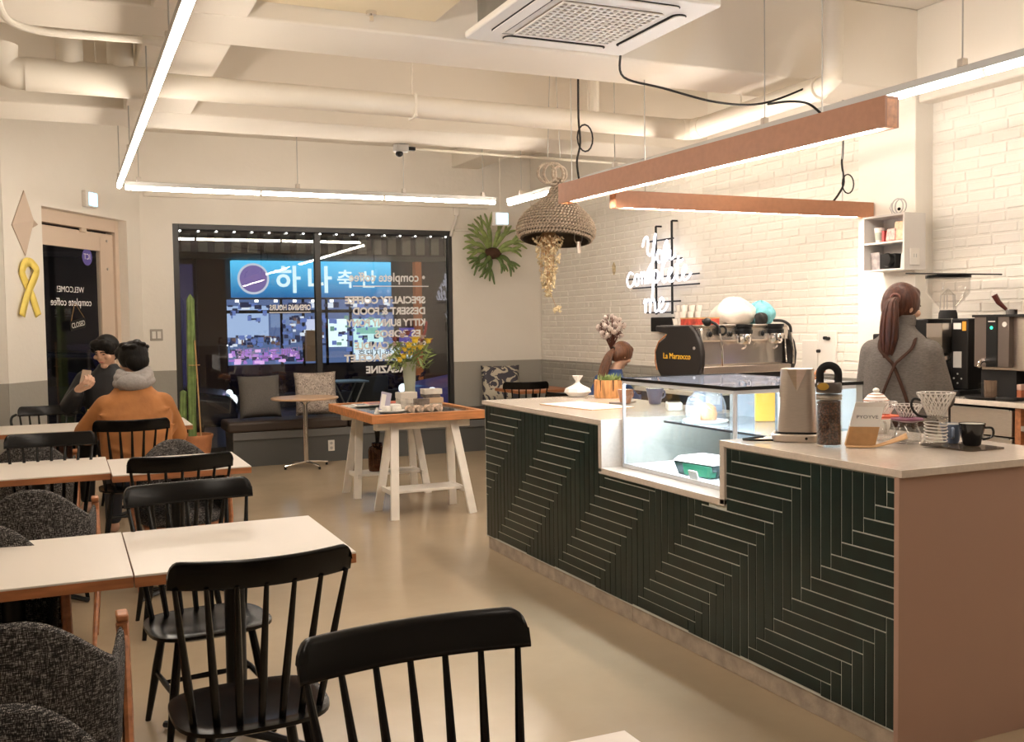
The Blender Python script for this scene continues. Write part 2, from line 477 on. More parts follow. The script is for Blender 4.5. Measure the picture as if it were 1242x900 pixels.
# ------------------------------------------------------------------ door in the angled wall
dr = struct(bpy.data.objects.new('door_1', None)); COL.objects.link(dr); dr.matrix_world = LD @ Matrix.Translation((-1.0, .12, 0))
def db(a, b, c, d, e, f): return ((a + 1.0, c - .12, e), (b + 1.0, d - .12, f))
f_ = MB(); f_.box(*db(T0, T0 + .06, .10, .20, 0, DZ)); f_.box(*db(T1 - .07, T1, .10, .20, 0, DZ)); f_.box(*db(T0 + .06, T1 - .07, .10, .20, 2.60, DZ))
f_.build('frame', 'cream', dr, bevel=.004)
lf = MB()
lf.box(*db(T0 + .065, -1.60, .125, .17, .02, 2.575)); lf.box(*db(-.587, -.344, .125, .17, .02, 2.575))
lf.box(*db(-1.60, -.587, .125, .17, 2.385, 2.575)); lf.box(*db(-1.60, -.587, .125, .17, .02, .25))
lf.build('door_leaf', 'cream', dr, bevel=.004)
MB().box(*db(-1.60, -.587, .144, .15, .25, 2.385)).build('pane', 'glass', dr)
MB().box(*db(-.95, -.86, .095, .125, 2.555, 2.60)).build('door_closer', 'cream', dr, bevel=.006)
for zz in (2.50, 2.20): MB().cyl(Vector(db(-.46, 0, .125, 0, zz, 0)[0]), Vector(db(-.46, 0, .118, 0, zz, 0)[0]), .014, n=12).build('stud', 'steel', dr)
hd = MB().tube([Vector((.33, -.005, .95)), Vector((.33, -.07, .97)), Vector((.33, -.07, 1.33)), Vector((.33, -.005, 1.35))], .014, 10); hd.build('door_handle', 'steel', dr, smooth=True)
def dtext(body, t0, z, size, width):
    o = text('lettering', body, size, 'vinyl', dr, (t0 + 1.0, .020, z), (pi / 2, 0, 0), mirror=True); TXT.append((o, width))
dtext('WELCOME!', -.876, 1.935, .085, .45)
dtext('complete coffee', -.75, 1.80, .11, .68)
MB().lathe([(0, 0), (.088, 0), (.088, .002), (0, .002)], n=28, X=Matrix.Translation((.20, .0225, 2.31)) @ Matrix.Rotation(pi / 2, 4, 'X')).build('sticker', mat('violet_sticker', (.12, .10, .42), .5), dr)
o = text('sticker_lettering', 'ICT', .085, 'vinyl', dr, (.255, .0195, 2.285), (pi / 2, 0, 0), mirror=True); TXT.append((o, .11))

cs = thing('hanging_sign', 'small black board sign reading CLOSED on a cord against the door glass', 'sign', LD @ Vector((-1.055, .105, 1.56)), radians(56))
MB().prism(rrect(.27, .10, .02), -.006, .006, Matrix.Rotation(radians(-9), 4, 'Y') @ Matrix.Translation((0, 0, .05)) @ Matrix.Rotation(pi / 2, 4, 'X')).build('board', 'matteblack', cs, bevel=.002)
o = text('lettering', 'CLOSED', .075, 'paper', cs, (-.113, -.0075, .008), (pi / 2, radians(-9), 0)); TXT.append((o, .225))
MB().tube([(-.11, 0, .085), (-.02, .018, .255), (.0, .02, .26), (.11, 0, .12)], .0025, 6).build('cord', 'kraft', cs)

# ------------------------------------------------------------------ wall paper decorations
st = thing('paper_star', 'folded beige paper star stuck to the wall left of the door', 'decoration', LD @ Vector((-1.985, 0, 2.53)), radians(56))
ctr = (0.02, -.085, 0.03)
tips = [(0.0, -.01, .31), (.185, -.01, .015), (-.01, -.01, -.29), (-.185, -.01, -.02)]
inn = [(.045, -.03, .085), (.035, -.03, -.045), (-.06, -.012, -.06), (-.05, -.012, .06)]
m_ = MB(); ring = []
ring = [tips[0], inn[0], tips[1], inn[1], tips[2], tips[3]]
nr = len(ring); m_.add([ctr] + ring + [(p[0], -.002, p[2]) for p in ring], [(0, 1 + k, 1 + (k + 1) % nr) for k in range(nr)] + [(1 + k, 1 + nr + k, 1 + nr + (k + 1) % nr, 1 + (k + 1) % nr) for k in range(nr)] + [tuple(range(1 + nr, 1 + 2 * nr))])
m_.build('star_body', mat('beige_card', (.62, .50, .40), .7), st)
rbm = mat('yellow_ribbon', (.92, .72, .16), .55)
rib = []
for sgn, off in ((1, -.012), (-1, -.030)):
    pts = smooth_path([(.13 * sgn, off, -.24), (.05 * sgn, off, -.06), (-.07 * sgn, off, .12), (-.085 * sgn, off - .01, .19), (-.045 * sgn, -.022, .245), (0, -.022, .255)], 6)
    m_ = MB(); n_ = len(pts)
    for i, p in enumerate(pts):
        t = (pts[min(i + 1, n_ - 1)] - pts[max(i - 1, 0)]).normalized(); nn = Vector((t.z, 0, -t.x)) * .042
        m_.v += [p + nn, p - nn]
    m_.f = [(2 * i, 2 * i + 1, 2 * i + 3, 2 * i + 2) for i in range(n_ - 1)]
    rib.append(m_)
yr = thing('yellow_ribbon', 'yellow awareness ribbon stuck to the wall below the paper star', 'ribbon', LD @ Vector((-1.975, 0, 1.93)), radians(56))
for m_ in rib: m_.build('ribbon_strip', rbm, yr, solid=.004, smooth=True)

# emergency light boxes
for nm, loc, rz, lab in (('emergency_light', LD @ Vector((-.98, 0, 2.795)), radians(56), 'small lit blue and white emergency light box above the door'),
                         ('emergency_light', Vector((4.82, 11.06, 2.73)), radians(-14), 'small lit blue and white light box hanging above the wall fern')):
    e = thing(nm, lab, 'light', loc, rz, 'blue light boxes')
    MB().box((-.10, -.05, 0), (.10, 0, .165)).build('housing', 'plastic', e, bevel=.008)
    MB().box((-.052, -.056, .018), (.088, -.049, .148)).build('lit_panel', emis('box_glow', (.42, .78, 1.0), 2.6), e)
    if loc.y > 11.0 and loc.x > 3:
        MB().cyl((0, -.025, .165), (0, -.025, ZC - 2.73), .006, n=6).build('hanging_rod', 'pipe', e)

# =================================================================== LAMPS
def rail(label, a, b, z, wires, group='suspended LED rails'):
    """aluminium channel with an LED tube under it, hung on thin wires; local x runs along the rail"""
    a, b = Vector(a), Vector(b); d = b - a; L = d.length
    t = thing('led_rail_lamp', label, 'lamp', (a.x, a.y, z), atan2(d.y, d.x), group)
    MB().box((0, -.024, .018), (L, .024, .058)).build('channel', 'alu', t, bevel=.003)
    k = int(L / 1.25) + 1; s = L / k
    for i in range(k):
        MB().lathe([(0, 0), (.0165, 0), (.0165, s - .03), (0, s - .03)], n=10, X=Matrix.Translation((i * s + .015, 0, 0)) @ Matrix.Rotation(pi / 2, 4, 'Y')).build('led_tube', 'tube', t, smooth=True)
        for q in (i * s + .002, (i + 1) * s - .014):
            MB().box((q, -.012, -.012), (q + .012, .012, .018)).build('tube_socket', 'plastic', t)
    for x in wires:
        MB().cyl((x, 0, .09), (x, 0, ZC - z), .004, n=6).build('suspension_wire', 'alu', t)
        MB().box((x - .018, -.02, .058), (x + .018, .02, .10)).build('clip', 'steel', t, bevel=.003)
    return t
rail('long LED rail running over the dining tables on the left', (.475, .2), (.475, 9.36), 2.79, (1.5, 4.6, 5.9, 7.6, 9.05))
rail('LED rail hung across the back of the room above the shop window', (.52, 9.42), (4.06, 9.42), 2.79, (.12, 1.52, 2.56, 3.4))
rail('long LED rail running over the service counter on the right', (4.25, .2), (4.15, 9.30), 2.765, (1.2, 3.55, 5.1, 7.0, 8.8))

def beam_lamp(label, L, wd, h, loc, rz, susp):
    t = thing('wooden_beam_lamp', label, 'lamp', loc, rz, 'wooden beam lamps')
    b = MB(); w2 = wd / 2
    b.box((0, -w2, .012), (L, -w2 + .012, h)); b.box((0, w2 - .012, .012), (L, w2, h)); b.box((0, -w2 + .012, h - .012), (L, w2 - .012, h))
    b.box((0, -w2, 0), (L, -w2 + .012, .012)); b.box((0, w2 - .012, 0), (L, w2, .012))
    b.build('housing', 'beamwood', t)
    for x in (0, L - .012):
        MB().box((x - .001, -w2 + .012, 0), (x + .013, w2 - .012, h - .012)).build('end_cap', 'orangewood', t)
    MB().box((.10, -w2 + .014, .006), (L - .10, w2 - .014, .018)).build('led_strip', 'strip', t)
    MB().box((.012, -w2 + .012, .018), (L - .012, w2 - .012, .024)).build('reflector', 'plastic', t)
    for x in susp: MB().cyl((x, 0, h), (x, 0, ZC - loc[2]), .0035, n=6).build('suspension_wire', 'alu', t)
    return t
b1 = beam_lamp('longest wooden beam lamp hanging along the service counter', 2.92, .082, .134, (3.303, 3.312, 2.38), pi / 2 + .036, (.42, 2.80))
MB().tube(smooth_path([(.42, .0, .134), (.50, .01, .20), (.62, .02, .235), (.80, .0, .26)], 4), .006, 6).build('power_cord', 'matteblack', b1)
pc = MB().tube(smooth_path([(2.70, 0, .134), (2.71, .01, .26), (2.68, .0, .38), (2.70, 0, .55), (2.69, .005, .80), (2.70, 0, 1.1), (2.70, 0, ZC - 2.38)], 4), .008, 6)
pc.tube([(2.70, .06 * cos(q) - .05, .42 + .09 * sin(q)) for q in [2 * pi * k / 16 for k in range(16)]], .006, 6, closed=True)
pc.build('power_cord', 'matteblack', b1)
b2 = beam_lamp('shorter wooden beam lamp hanging crosswise towards the brick wall', 2.22, .085, .112, (3.345, 5.80, 2.31), 0, (.25, 1.955))
pc = MB().tube(smooth_path([(1.87, 0, .112), (1.93, .0, .18), (1.97, .0, .26), (1.95, 0, .40), (1.97, .01, .55), (1.97, 0, ZC - 2.31)], 4), .008, 6)
pc.tube([(2.0 + .055 * cos(q), -.01, .245 + .07 * sin(q)) for q in [2 * pi * k / 16 for k in range(16)]], .005, 6, closed=True)
pc.build('power_cord', 'matteblack', b2)

# =================================================================== CEILING SERVICES
ac = thing('ceiling_air_conditioner', 'white four-way ceiling cassette air conditioner with square grille', 'air conditioner', (2.44, 4.47, 3.05))
AW = .955 / 2
p_ = MB().prism(rrect(2 * AW, 2 * AW, .03), 0, .035); p_.build('face_panel', 'plastic', ac, bevel=.008)
MB().box((-.42, -.42, .035), (.42, .42, .33)).build('casing', mat('galvanised_steel', (.22, .21, .19), .5, metal=.6, noise=6), ac)
MB().prism(rrect(.56, .56, .03), -.004, 0).build('grille_shadow_sheet', mat('grille_shadow', (.16, .12, .09), .7), ac)  # dark sheet paints the shade behind the grille bars
g_ = MB()
for k in range(15):
    x = -.27 + .54 * k / 14
    g_.box((x - .006, -.275, -.010), (x + .006, .275, -.003)); g_.box((-.275, x - .006, -.0105), (.275, x + .006, -.0035))
o = g_.build('grille', 'plastic', ac); o['kind'] = 'stuff'
for k in range(4):
    R_ = Matrix.Rotation(k * pi / 2, 4, 'Z')
    MB().prism(rrect(.60, .085, .04, cx=0, cy=.365), -.003, 0, R_).build('louvre_slot', 'matteblack', ac)
    MB().prism(rrect(.585, .066, .03, cx=0, cy=.370), -.010, -.004, R_).build('louvre', 'plastic', ac, bevel=.002)
MB().box((-.33, .30, -.0035), (-.27, .312, -.0005)).build('badge', 'alu', ac)
for sx in (-1, 1):
    for sy in (-1, 1): MB().cyl((.36 * sx, .36 * sy, .33), (.36 * sx, .36 * sy, ZC - 3.05), .006, n=6).build('threaded_rod', 'steel', ac)
tag(MB().tube(smooth_path([(2.90, 4.93, 3.055), (3.07, 5.18, 3.0), (3.35, 5.2, 2.965), (3.75, 5.2, 2.91), (4.1, 5.2, 2.93), (4.45, 5.15, 3.06)], 6), .007, 6).build('power_cable', 'matteblack'),
    'black cable slung from the air conditioner to the round pipe', 'cable')

pp = thing('round_duct', 'white painted round pipe running under the ceiling beams', 'pipe', (0, 6.5, 3.02))
rd = .076
MB().tube([(-.16, 0, .02), (1.5, 0, .015), (4.36, 0, -.0), ], rd, 16).build('pipe_run', 'pipe', pp, smooth=True)
MB().tube(smooth_path([(4.36, 0, 0), (4.44, -.03, 0), (4.46, -.14, 0)], 5), rd * 1.06, 16).build('elbow', 'pipe', pp, smooth=True)
MB().tube([(4.46, -.14, 0), (4.46, -1.42, .01)], rd, 16).build('pipe_run', 'pipe', pp, smooth=True)
MB().tube(smooth_path([(4.46, -1.42, .01), (4.46, -1.52, .04), (4.46, -1.54, .12), (4.46, -1.54, .73)], 4), rd * .8, 14).build('riser', 'pipe', pp, smooth=True)
MB().tube([(-.16, 0, .02), (.55, 0, .02)], rd * 1.28, 16).build('wrapped_sleeve', 'pipe', pp, smooth=True)
MB().tube(smooth_path([(-.16, 0, .02), (-.25, 0, .03), (-.28, 0, .10), (-.28, 0, .18)], 4), rd * 1.2, 14).build('end_cap', 'pipe', pp, smooth=True)
for x in (.08, .36): MB().tube([(x, 0, .02), (x, .03, .2), (x, .05, .73)], rd * 1.0, 14).build('riser', 'pipe', pp, smooth=True)
for x in (2.2,): MB().box((x - .008, -.078, -.07), (x + .008, .078, .085)).build('clamp', 'pipe', pp, bevel=.004)
for x in (.22, 2.2, 3.55, 4.46): MB().cyl((x, 0 if x < 4.4 else -.6, .06), (x, 0 if x < 4.4 else -.6, .73), .005, n=6).build('hanger_rod', 'pipe', pp)
MB().cyl((3.6, .0, .06), (3.6, 0, .73), .035, n=10).build('riser', 'pipe', pp)
tag(MB().tube(smooth_path([(-.24, 5.30, 3.13), (-.2, 5.32, 3.02), (-.06, 5.35, 2.985), (.2, 5.35, 2.985), (.40, 5.35, 2.99)], 5) + [], .018, 10).tube([(.40, 5.35, 2.99), (.50, 5.35, 2.99)], .026, 10).build('white_conduit', 'pipe', None, smooth=True), 'thin white plastic conduit at the top left under the ceiling', 'conduit')
yb = thing('ceiling_trunking', 'pale yellow box duct fixed under the ceiling slab', 'duct', (1.45, 5.1, 3.262))
MB().box((-.62, -.4, 0), (.52, .295, .488)).build('duct_body', mat('yellow_cream_paint', (.80, .68, .47), .6), yb, bevel=.006)
MB().cyl((.13, .24, 0), (.13, .24, -.02), .03).cyl((.13, .24, -.02), (.13, .24, -.055), .012).build('sprinkler_head', 'chrome', yb)
cd = thing('ceiling_camera', 'small grey security camera on a conduit under the back beam', 'camera', (2.80, 8.62, 3.10))
MB().prism(rrect(.13, .09, .025), 0, .07).build('camera_body', 'alu', cd, bevel=.01)
MB().ball((-.02, -.01, -.015), (.035, .035, .03)).build('dome', 'matteblack', cd, smooth=True)
MB().box((.065, -.02, .02), (.13, .02, .05)).build('plug', 'matteblack', cd)
MB().tube([(.12, 0, .035), (2.30, 0, .02)], .012, 8).build('conduit', 'pipe', cd)
MB().box((-.03, -.06, .07), (.03, .03, .09)).build('bracket', 'alu', cd)
# white cable trunk above the window
ct = thing('cable_trunk', 'white cable trunk along the wall above the shop window', 'conduit', (.85, 11.9, 3.03))
MB().box((0, -.05, 0), (4.15, 0, .045)).build('trunk', 'pipe', ct, bevel=.006)
MB().tube(smooth_path([(3.72, -.03, 0), (3.72, -.03, -.10), (3.70, -.03, -.20), (3.66, -.03, -.27), (3.64, -.03, -.36)], 4), .018, 8).build('drop_conduit', 'plastic', ct, smooth=True)
MB().box((3.69, -.06, -.10), (3.75, -.0, -.0)).build('socket', 'plastic', ct, bevel=.008)
# LED beads along the window head
sl = thing('string_light', 'string of small white LED beads along the head of the shop window', 'light', (2.83, 11.90, 2.66))
MB().tube([(-1.62, 0, .012), (1.62, 0, .012)], .004, 6).build('wire', 'matteblack', sl)
for k in range(17): MB().ball((-1.6 + 3.2 * k / 16, -.004, 0), (.014, .012, .009), 8, 6).build('led_bead', emis('bead_glow', (1, .97, .92), 5) if k == 0 else bpy.data.materials['bead_glow'], sl)

# neon sign on the brick wall
ns = thing('neon_sign', 'white neon script sign reading You complete me on a black frame', 'sign', (XW - .07, 8.93, 2.05))
# local frame: u = to the viewer's right = -Y, z up
def uz(u, z, o=0.0): return Vector((-.0 - o, -u, z))
nf = MB()
for u in (-.03, .27): nf.tube([uz(u, .50 if u < 0 else .53), uz(u, -.42)], .012, 6)
for u, z in ((-.03, .50), (.27, .53)): nf.tube([uz(u, z), uz(u, z) + Vector((.075, 0, 0))], .010, 6)
for z, a, b in ((.35, -.15, .30), (.14, -.1, .45), (-.03, -.62, .75), (-.13, -.50, .75), (-.29, -.2, .42), (-.40, -.22, .42)): nf.tube([uz(a, z), uz(b, z)], .009, 6)
nf.build('frame', 'blackmetal', ns)
MB().box((-.03, -.30, -.60), (.06, .10, -.45)).build('transformer', 'matteblack', ns, bevel=.008)
def stroke(pts, s=1.0, du=0, dz=0):
    MB().tube(smooth_path([uz(p[0] * s + du, p[1] * s + dz, .035) for p in pts], 5), .0105, 6).build('neon_stroke', 'neon', ns, smooth=True)
# "You"
stroke([(-.24, .30), (-.20, .38), (-.15, .40), (-.13, .34), (-.14, .24), (-.09, .20), (-.03, .26), (.0, .38), (.02, .42)])
stroke([(.02, .42), (-.01, .28), (-.05, .10), (-.10, -.06), (-.15, -.08), (-.16, 0), (-.08, .10), (.02, .16)])
stroke([(.02, .16), (.07, .24), (.13, .22), (.13, .14), (.08, .12), (.05, .17), (.08, .22), (.16, .20)])
stroke([(.16, .20), (.18, .24), (.18, .15), (.22, .13), (.27, .17), (.29, .23), (.29, .15), (.33, .14), (.38, .18)])
# "complete"
x0 = -.56
stroke([(x0 + .12, .02), (x0 + .06, .04), (x0, -.03), (x0 + .02, -.10), (x0 + .08, -.11), (x0 + .14, -.06), (x0 + .18, .01), (x0 + .23, 0), (x0 + .23, -.08), (x0 + .18, -.10), (x0 + .16, -.04), (x0 + .20, .01), (x0 + .28, .0)])
stroke([(x0 + .28, 0), (x0 + .30, .03), (x0 + .30, -.09), (x0 + .31, 0), (x0 + .35, .03), (x0 + .37, -.02), (x0 + .37, -.09), (x0 + .38, 0), (x0 + .42, .03), (x0 + .45, -.02), (x0 + .46, -.08), (x0 + .52, -.05)])
stroke([(x0 + .52, -.05), (x0 + .54, .04), (x0 + .52, -.15), (x0 + .50, -.27)])
stroke([(x0 + .52, -.02), (x0 + .57, .04), (x0 + .62, .01), (x0 + .60, -.08), (x0 + .54, -.08), (x0 + .64, -.06)])
stroke([(x0 + .64, -.06), (x0 + .74, .10), (x0 + .80, .26), (x0 + .79, .33), (x0 + .74, .26), (x0 + .70, .05), (x0 + .71, -.08), (x0 + .78, -.07), (x0 + .84, 0)])
stroke([(x0 + .82, -.03), (x0 + .88, .02), (x0 + .87, .05), (x0 + .82, .01), (x0 + .83, -.08), (x0 + .90, -.08), (x0 + .96, .0), (x0 + 1.0, .16)])
stroke([(x0 + 1.0, .16), (x0 + .98, .03), (x0 + .98, -.07), (x0 + 1.04, -.08), (x0 + 1.10, -.02), (x0 + 1.14, .03), (x0 + 1.11, .06), (x0 + 1.07, .0), (x0 + 1.09, -.08), (x0 + 1.16, -.07), (x0 + 1.22, -.02)])
stroke([(x0 + .94, .07), (x0 + 1.08, .12)])
# "me"
stroke([(-.22, -.30), (-.19, -.26), (-.19, -.40), (-.17, -.29), (-.12, -.26), (-.10, -.32), (-.10, -.40), (-.08, -.29), (-.03, -.26), (0, -.32), (.01, -.39), (.07, -.37), (.14, -.32), (.16, -.27), (.12, -.25), (.08, -.31), (.10, -.39), (.18, -.38), (.25, -.31)])

# hanging woven shade with dried flowers
wb = thing('woven_shade', 'grey woven rope shade hanging from the ceiling by the beam lamp', 'lamp shade', (3.53, 7.02, 2.22))
rope = mat('grey_rope', (.42, .34, .26), .9, noise=60, amt=.4)
TL = Matrix.Rotation(radians(7), 4, 'Y') @ Matrix.Rotation(radians(-6), 4, 'X')
prof = [(.27, -.02), (.296, .02), (.300, .06), (.285, .11), (.25, .165), (.195, .22), (.13, .275), (.075, .33), (.045, .40), (.035, .47)]
MB().lathe(prof + [(p[0] - .012, p[1]) for p in prof[::-1]], n=36, X=TL).build('weave_shadow_skin', mat('rope_shadow', (.10, .075, .05), .9), wb, smooth=True)  # dark inner skin paints the shade between the rope strands
def pr(h):
    for i in range(len(prof) - 1):
        if prof[i][1] <= h <= prof[i + 1][1]:
            t = (h - prof[i][1]) / (prof[i + 1][1] - prof[i][1]); return prof[i][0] * (1 - t) + prof[i + 1][0] * t
    return prof[-1][0]
wv = MB()
for k in range(22):
    h = -.008 + k * .0245
    if h > .465: break
    r = pr(h); n = max(10, int(2 * pi * r / .026))
    for i in range(n):
        q = 2 * pi * (i + (k % 2) * .5) / n; q2 = q + 2 * pi / n * .95
        a = Vector((r * cos(q), r * sin(q), h - .006)); b = Vector((r * cos(q2), r * sin(q2), h + .014)); c = (a + b) / 2 + Vector((cos((q + q2) / 2), sin((q + q2) / 2), 0)) * .010
        wv.tube([a, c, b], [.006, .0095, .006], 5)
wv.xf(TL); o = wv.build('woven_rope', rope, wb, smooth=True, fix=False); o['kind'] = 'stuff'
for dx, rr in ((-.06, .075), (.0, .085), (.05, .06)):
    MB().tube([(dx + rr * cos(q), .02, .50 + rr * sin(q)) for q in [2 * pi * k / 20 for k in range(20)]], .012, 6, closed=True).build('rope_ring', rope, wb, smooth=True)
for x in (-.05, .06): MB().cyl((x, .02, .62), (x * .3, .02, ZC - 2.22), .003, n=5).build('hanging_wire', 'alu', wb)
MB().cyl((.17, -.06, -.03), (.17, -.06, -.12), .018).tube([(.17 + .035 * cos(q), -.06, .0 + .05 * sin(q)) for q in [2 * pi * k / 14 for k in range(14)]], .004, 5, closed=True).build('bulb_holder', 'steel', wb)
df = thing('dried_flower_bunch', 'bunch of dried golden flowers hanging upside down under the woven shade', 'dried flowers', (3.43, 6.95, 2.16))
gold = mat('dried_gold_petals', (.60, .49, .30), .8, noise=30, amt=.4)
r_ = random.Random(5)
pet = MB(); stm = MB()
for k in range(420):
    t = r_.random() ** 1.2; z = .06 - .46 * t; rr = (.125 - .085 * t) * sqrt(r_.random())
    if t > .85: rr *= .6
    q = r_.random() * 2 * pi; c = Vector((rr * cos(q), rr * sin(q), z))
    A = Euler((r_.random() * 6, r_.random() * 6, 0)).to_matrix(); s = r_.uniform(.010, .022)
    pet.add([c + A @ Vector(p) * s for p in ((-1, 0, 0), (0, -.6, .3), (1, 0, 0), (0, .7, .3))], [(0, 1, 2, 3)])
    if k % 6 == 0: stm.tube([Vector((rr * .4 * cos(q), rr * .4 * sin(q), .10)), c], .002, 4)
for k in range(14):
    c = Vector((.075 + r_.uniform(-.03, .03), r_.uniform(-.02, .02), -.47 - r_.random() * .06)); A = Euler((r_.random() * 6, r_.random() * 6, 0)).to_matrix()
    pet.add([c + A @ Vector(p) * .02 for p in ((-1, 0, 0), (0, -.6, .3), (1, 0, 0), (0, .7, .3))], [(0, 1, 2, 3)])
stm.tube([(.02, 0, -.38), (.07, 0, -.50)], .002, 4)
o = pet.build('petals', gold, df, fix=False); o['kind'] = 'stuff'
stm.build('stems', 'kraft', df, fix=False)
MB().tube([(0, 0, .03), (.10, .07, .10), (.10, .07, .36), (.135, .08, .46)], .003, 5).build('string', 'kraft', df)
tag(MB().prism([(.0, .06), (.035, .02), (.028, -.05), (.0, -.09), (-.03, -.045), (-.03, .02)], 0, .012, Matrix.Translation((XW - .012, 9.35 + .6, 2.18)) @ Matrix.Rotation(pi / 2, 4, 'Z') @ Matrix.Rotation(pi / 2, 4, 'X')).build('gold_ornament', gold, None, bevel=.003), 'small golden leaf ornament on the brick wall beside the woven shade', 'ornament')

# staghorn fern on the back wall
fn = thing('staghorn_fern', 'staghorn fern with forked green fronds mounted on the back wall', 'plant', (5.03, YW - .015, 2.47))
MB().ball((0, -.07, -.01), (.135, .07, .075), 14, 10).build('root_ball', mat('fern_root_ball', (.07, .03, .016), .9, bump=.8, bscale=40), fn, smooth=True)
def frond(pts, w, name='frond', m='leaf'):
    P = smooth_path(pts, 5); mb = MB(); n = len(P)
    for i, p in enumerate(P):
        t = (P[min(i + 1, n - 1)] - P[max(i - 1, 0)]).normalized(); side = t.cross(Vector((0, -1, 0.15))).normalized()
        ww = w * (0.35 + .65 * sin(pi * min(1, .12 + .85 * i / (n - 1))))
        mb.v += [p - side * ww, p + Vector((0, -.006, .004)), p + side * ww]
    for i in range(n - 1):
        a = 3 * i; mb.f += [(a, a + 1, a + 4, a + 3), (a + 1, a + 2, a + 5, a + 4)]
    return mb
fern_specs = [((-.05, .05), (-.30, .40), 3), ((-.03, .06), (-.16, .47), 3), ((-.06, .05), (-.38, .28), 3), ((.02, .06), (.06, .40), 2), ((.03, .06), (.20, .33), 3), ((.08, .03), (.36, .17), 4), ((.08, .0), (.33, .02), 3),
              ((-.1, .02), (-.43, .12), 3), ((-.1, -.01), (-.40, -.02), 3), ((-.08, -.04), (-.36, -.17), 4), ((-.03, -.07), (-.14, -.34), 4), ((.05, -.07), (.10, -.24), 3), ((.08, -.05), (.25, -.22), 4), ((-.02, -.06), (-.25, -.24), 3)]
for (a, b, nf_) in fern_specs:
    A = Vector((a[0], -.09, a[1])); B = Vector((b[0], -.16, b[1])); d_ = B - A
    mb = frond([A, A + d_ * .25 + Vector((0, -.05, .03)), A + d_ * .5 + Vector((0, -.07, .025)), A + d_ * .66 + Vector((0, -.07, 0))], .032)
    base = A + d_ * .55 + Vector((0, -.068, .012)); pz = Vector((-d_.z, 0, d_.x)).normalized()
    for k in range(nf_):
        s = (k - (nf_ - 1) / 2) * .62; e = base + (d_ * .48 + pz * s * d_.length * .40) + Vector((0, .0, -.02 - .02 * abs(s)))
        q = frond([base + pz * s * .02, (base * .5 + e * .5) + Vector((0, -.015, .012)), e], .017); mb.add(q.v, q.f)
    mb.build('frond', 'leaf' if b[1] > -.1 else 'leafdark', fn, smooth=True, solid=.003, fix=False)

# =================================================================== CHAIRS
def windsor(label, loc, rz, group, crest_z=.925, loops=False):
    """black spindle-back chair; the sitter faces local +y"""
    t = thing('spindle_chair', label, 'chair', loc, rz, group)
    prof = [(0, -.014), (.4, -.016), (.7, -.009), (.9, 0), (1.0, -.006), (1.0, -.018), (.88, -.030), (0, -.032)]
    def seat(u, v):
        q = 2 * pi * u; i = v * (len(prof) - 1); k = min(int(i + 1e-6), len(prof) - 2); f = i - k
        r = prof[k][0] * (1 - f) + prof[k + 1][0] * f; z = prof[k][1] * (1 - f) + prof[k + 1][1] * f
        c, s = cos(q), sin(q); e = .62
        x = .228 * math.copysign(abs(c) ** e, c); y = .205 * math.copysign(abs(s) ** e, s)
        x *= 1 + .05 * s
        return (x * r, y * r, .427 + z)
    MB().grid(seat, 36, len(prof) - 1, wu=True).build('seat', 'black', t, smooth=True, sharp=50)
    S = 1.0 if not loops else .94
    def arc(s): return -.285 + .055 * s * s
    cz = crest_z - .042
    def crest(u, v):
        t_ = -1 + 2 * u; s = math.copysign(1 - (1 - abs(t_)) ** 1.7, t_); a = 2 * pi * v; e = abs(s)
        h = .042; th = .0125 * (1 if e < .97 else .75)
        c, d = cos(a), sin(a)
        py = th * math.copysign(abs(c) ** .5, c); pz = h * math.copysign(abs(d) ** .35, d)
        cut = .050 * (1 - sqrt(max(0, 1 - (max(0, e - .86) / .14) ** 2))); zz = cz + (min(pz, .042 - cut) if d > 0 else pz) + .006 * s * s
        return (.254 * S * s, arc(s) + py - (pz / .042) * .012, zz)
    m_ = MB().grid(crest, 32, 16, wv=True)
    m_.f.append(tuple(range(16))); m_.f.append(tuple(32 * 16 + k for k in range(16)))
    m_.build('crest_rail', 'black', t, smooth=True, sharp=60)
    for k in range(7):
        s = -1 + k / 3
        a = Vector((.180 * s, -.168 + .05 * s * s, .418)); b = Vector((.236 * S * s, arc(s * .88), cz - .03))
        MB().tube([a, a.lerp(b, .3), a.lerp(b, .6), b], [.0105, .0125, .0105, .007], 8).build('spindle', 'black', t, smooth=True)
    for sx in (-1, 1):
        for sy in (-1, 1):
            a = Vector((.135 * sx, .125 * sy, .40)); b = Vector((.195 * sx, .19 * sy, 0))
            MB().tube([a, a.lerp(b, .45), b], [.014, .0175, .011], 10).build('leg', 'black', t, smooth=True)
    for sx in (-1, 1): MB().tube([(.164 * sx, -.155, .20), (.166 * sx, 0, .205), (.164 * sx, .155, .20)], [.008, .0115, .008], 8).build('stretcher', 'black', t, smooth=True)
    MB().tube([(-.165, 0, .205), (0, 0, .205), (.165, 0, .205)], [.008, .0115, .008], 8).build('stretcher', 'black', t, smooth=True)
    if loops:
        for sx in (-1, 1):
            MB().tube(smooth_path([(.245 * sx, -.235, cz - .02), (.285 * sx, -.215, cz - .045), (.285 * sx, -.19, cz - .12), (.235 * sx, -.13, .52), (.20 * sx, -.09, .42)], 6), .011, 8).build('arm_loop', 'black', t, smooth=True)
    return t
def smf(a, b, x):
    t = max(0, min(1, (x - a) / (b - a))); return t * t * (3 - 2 * t)
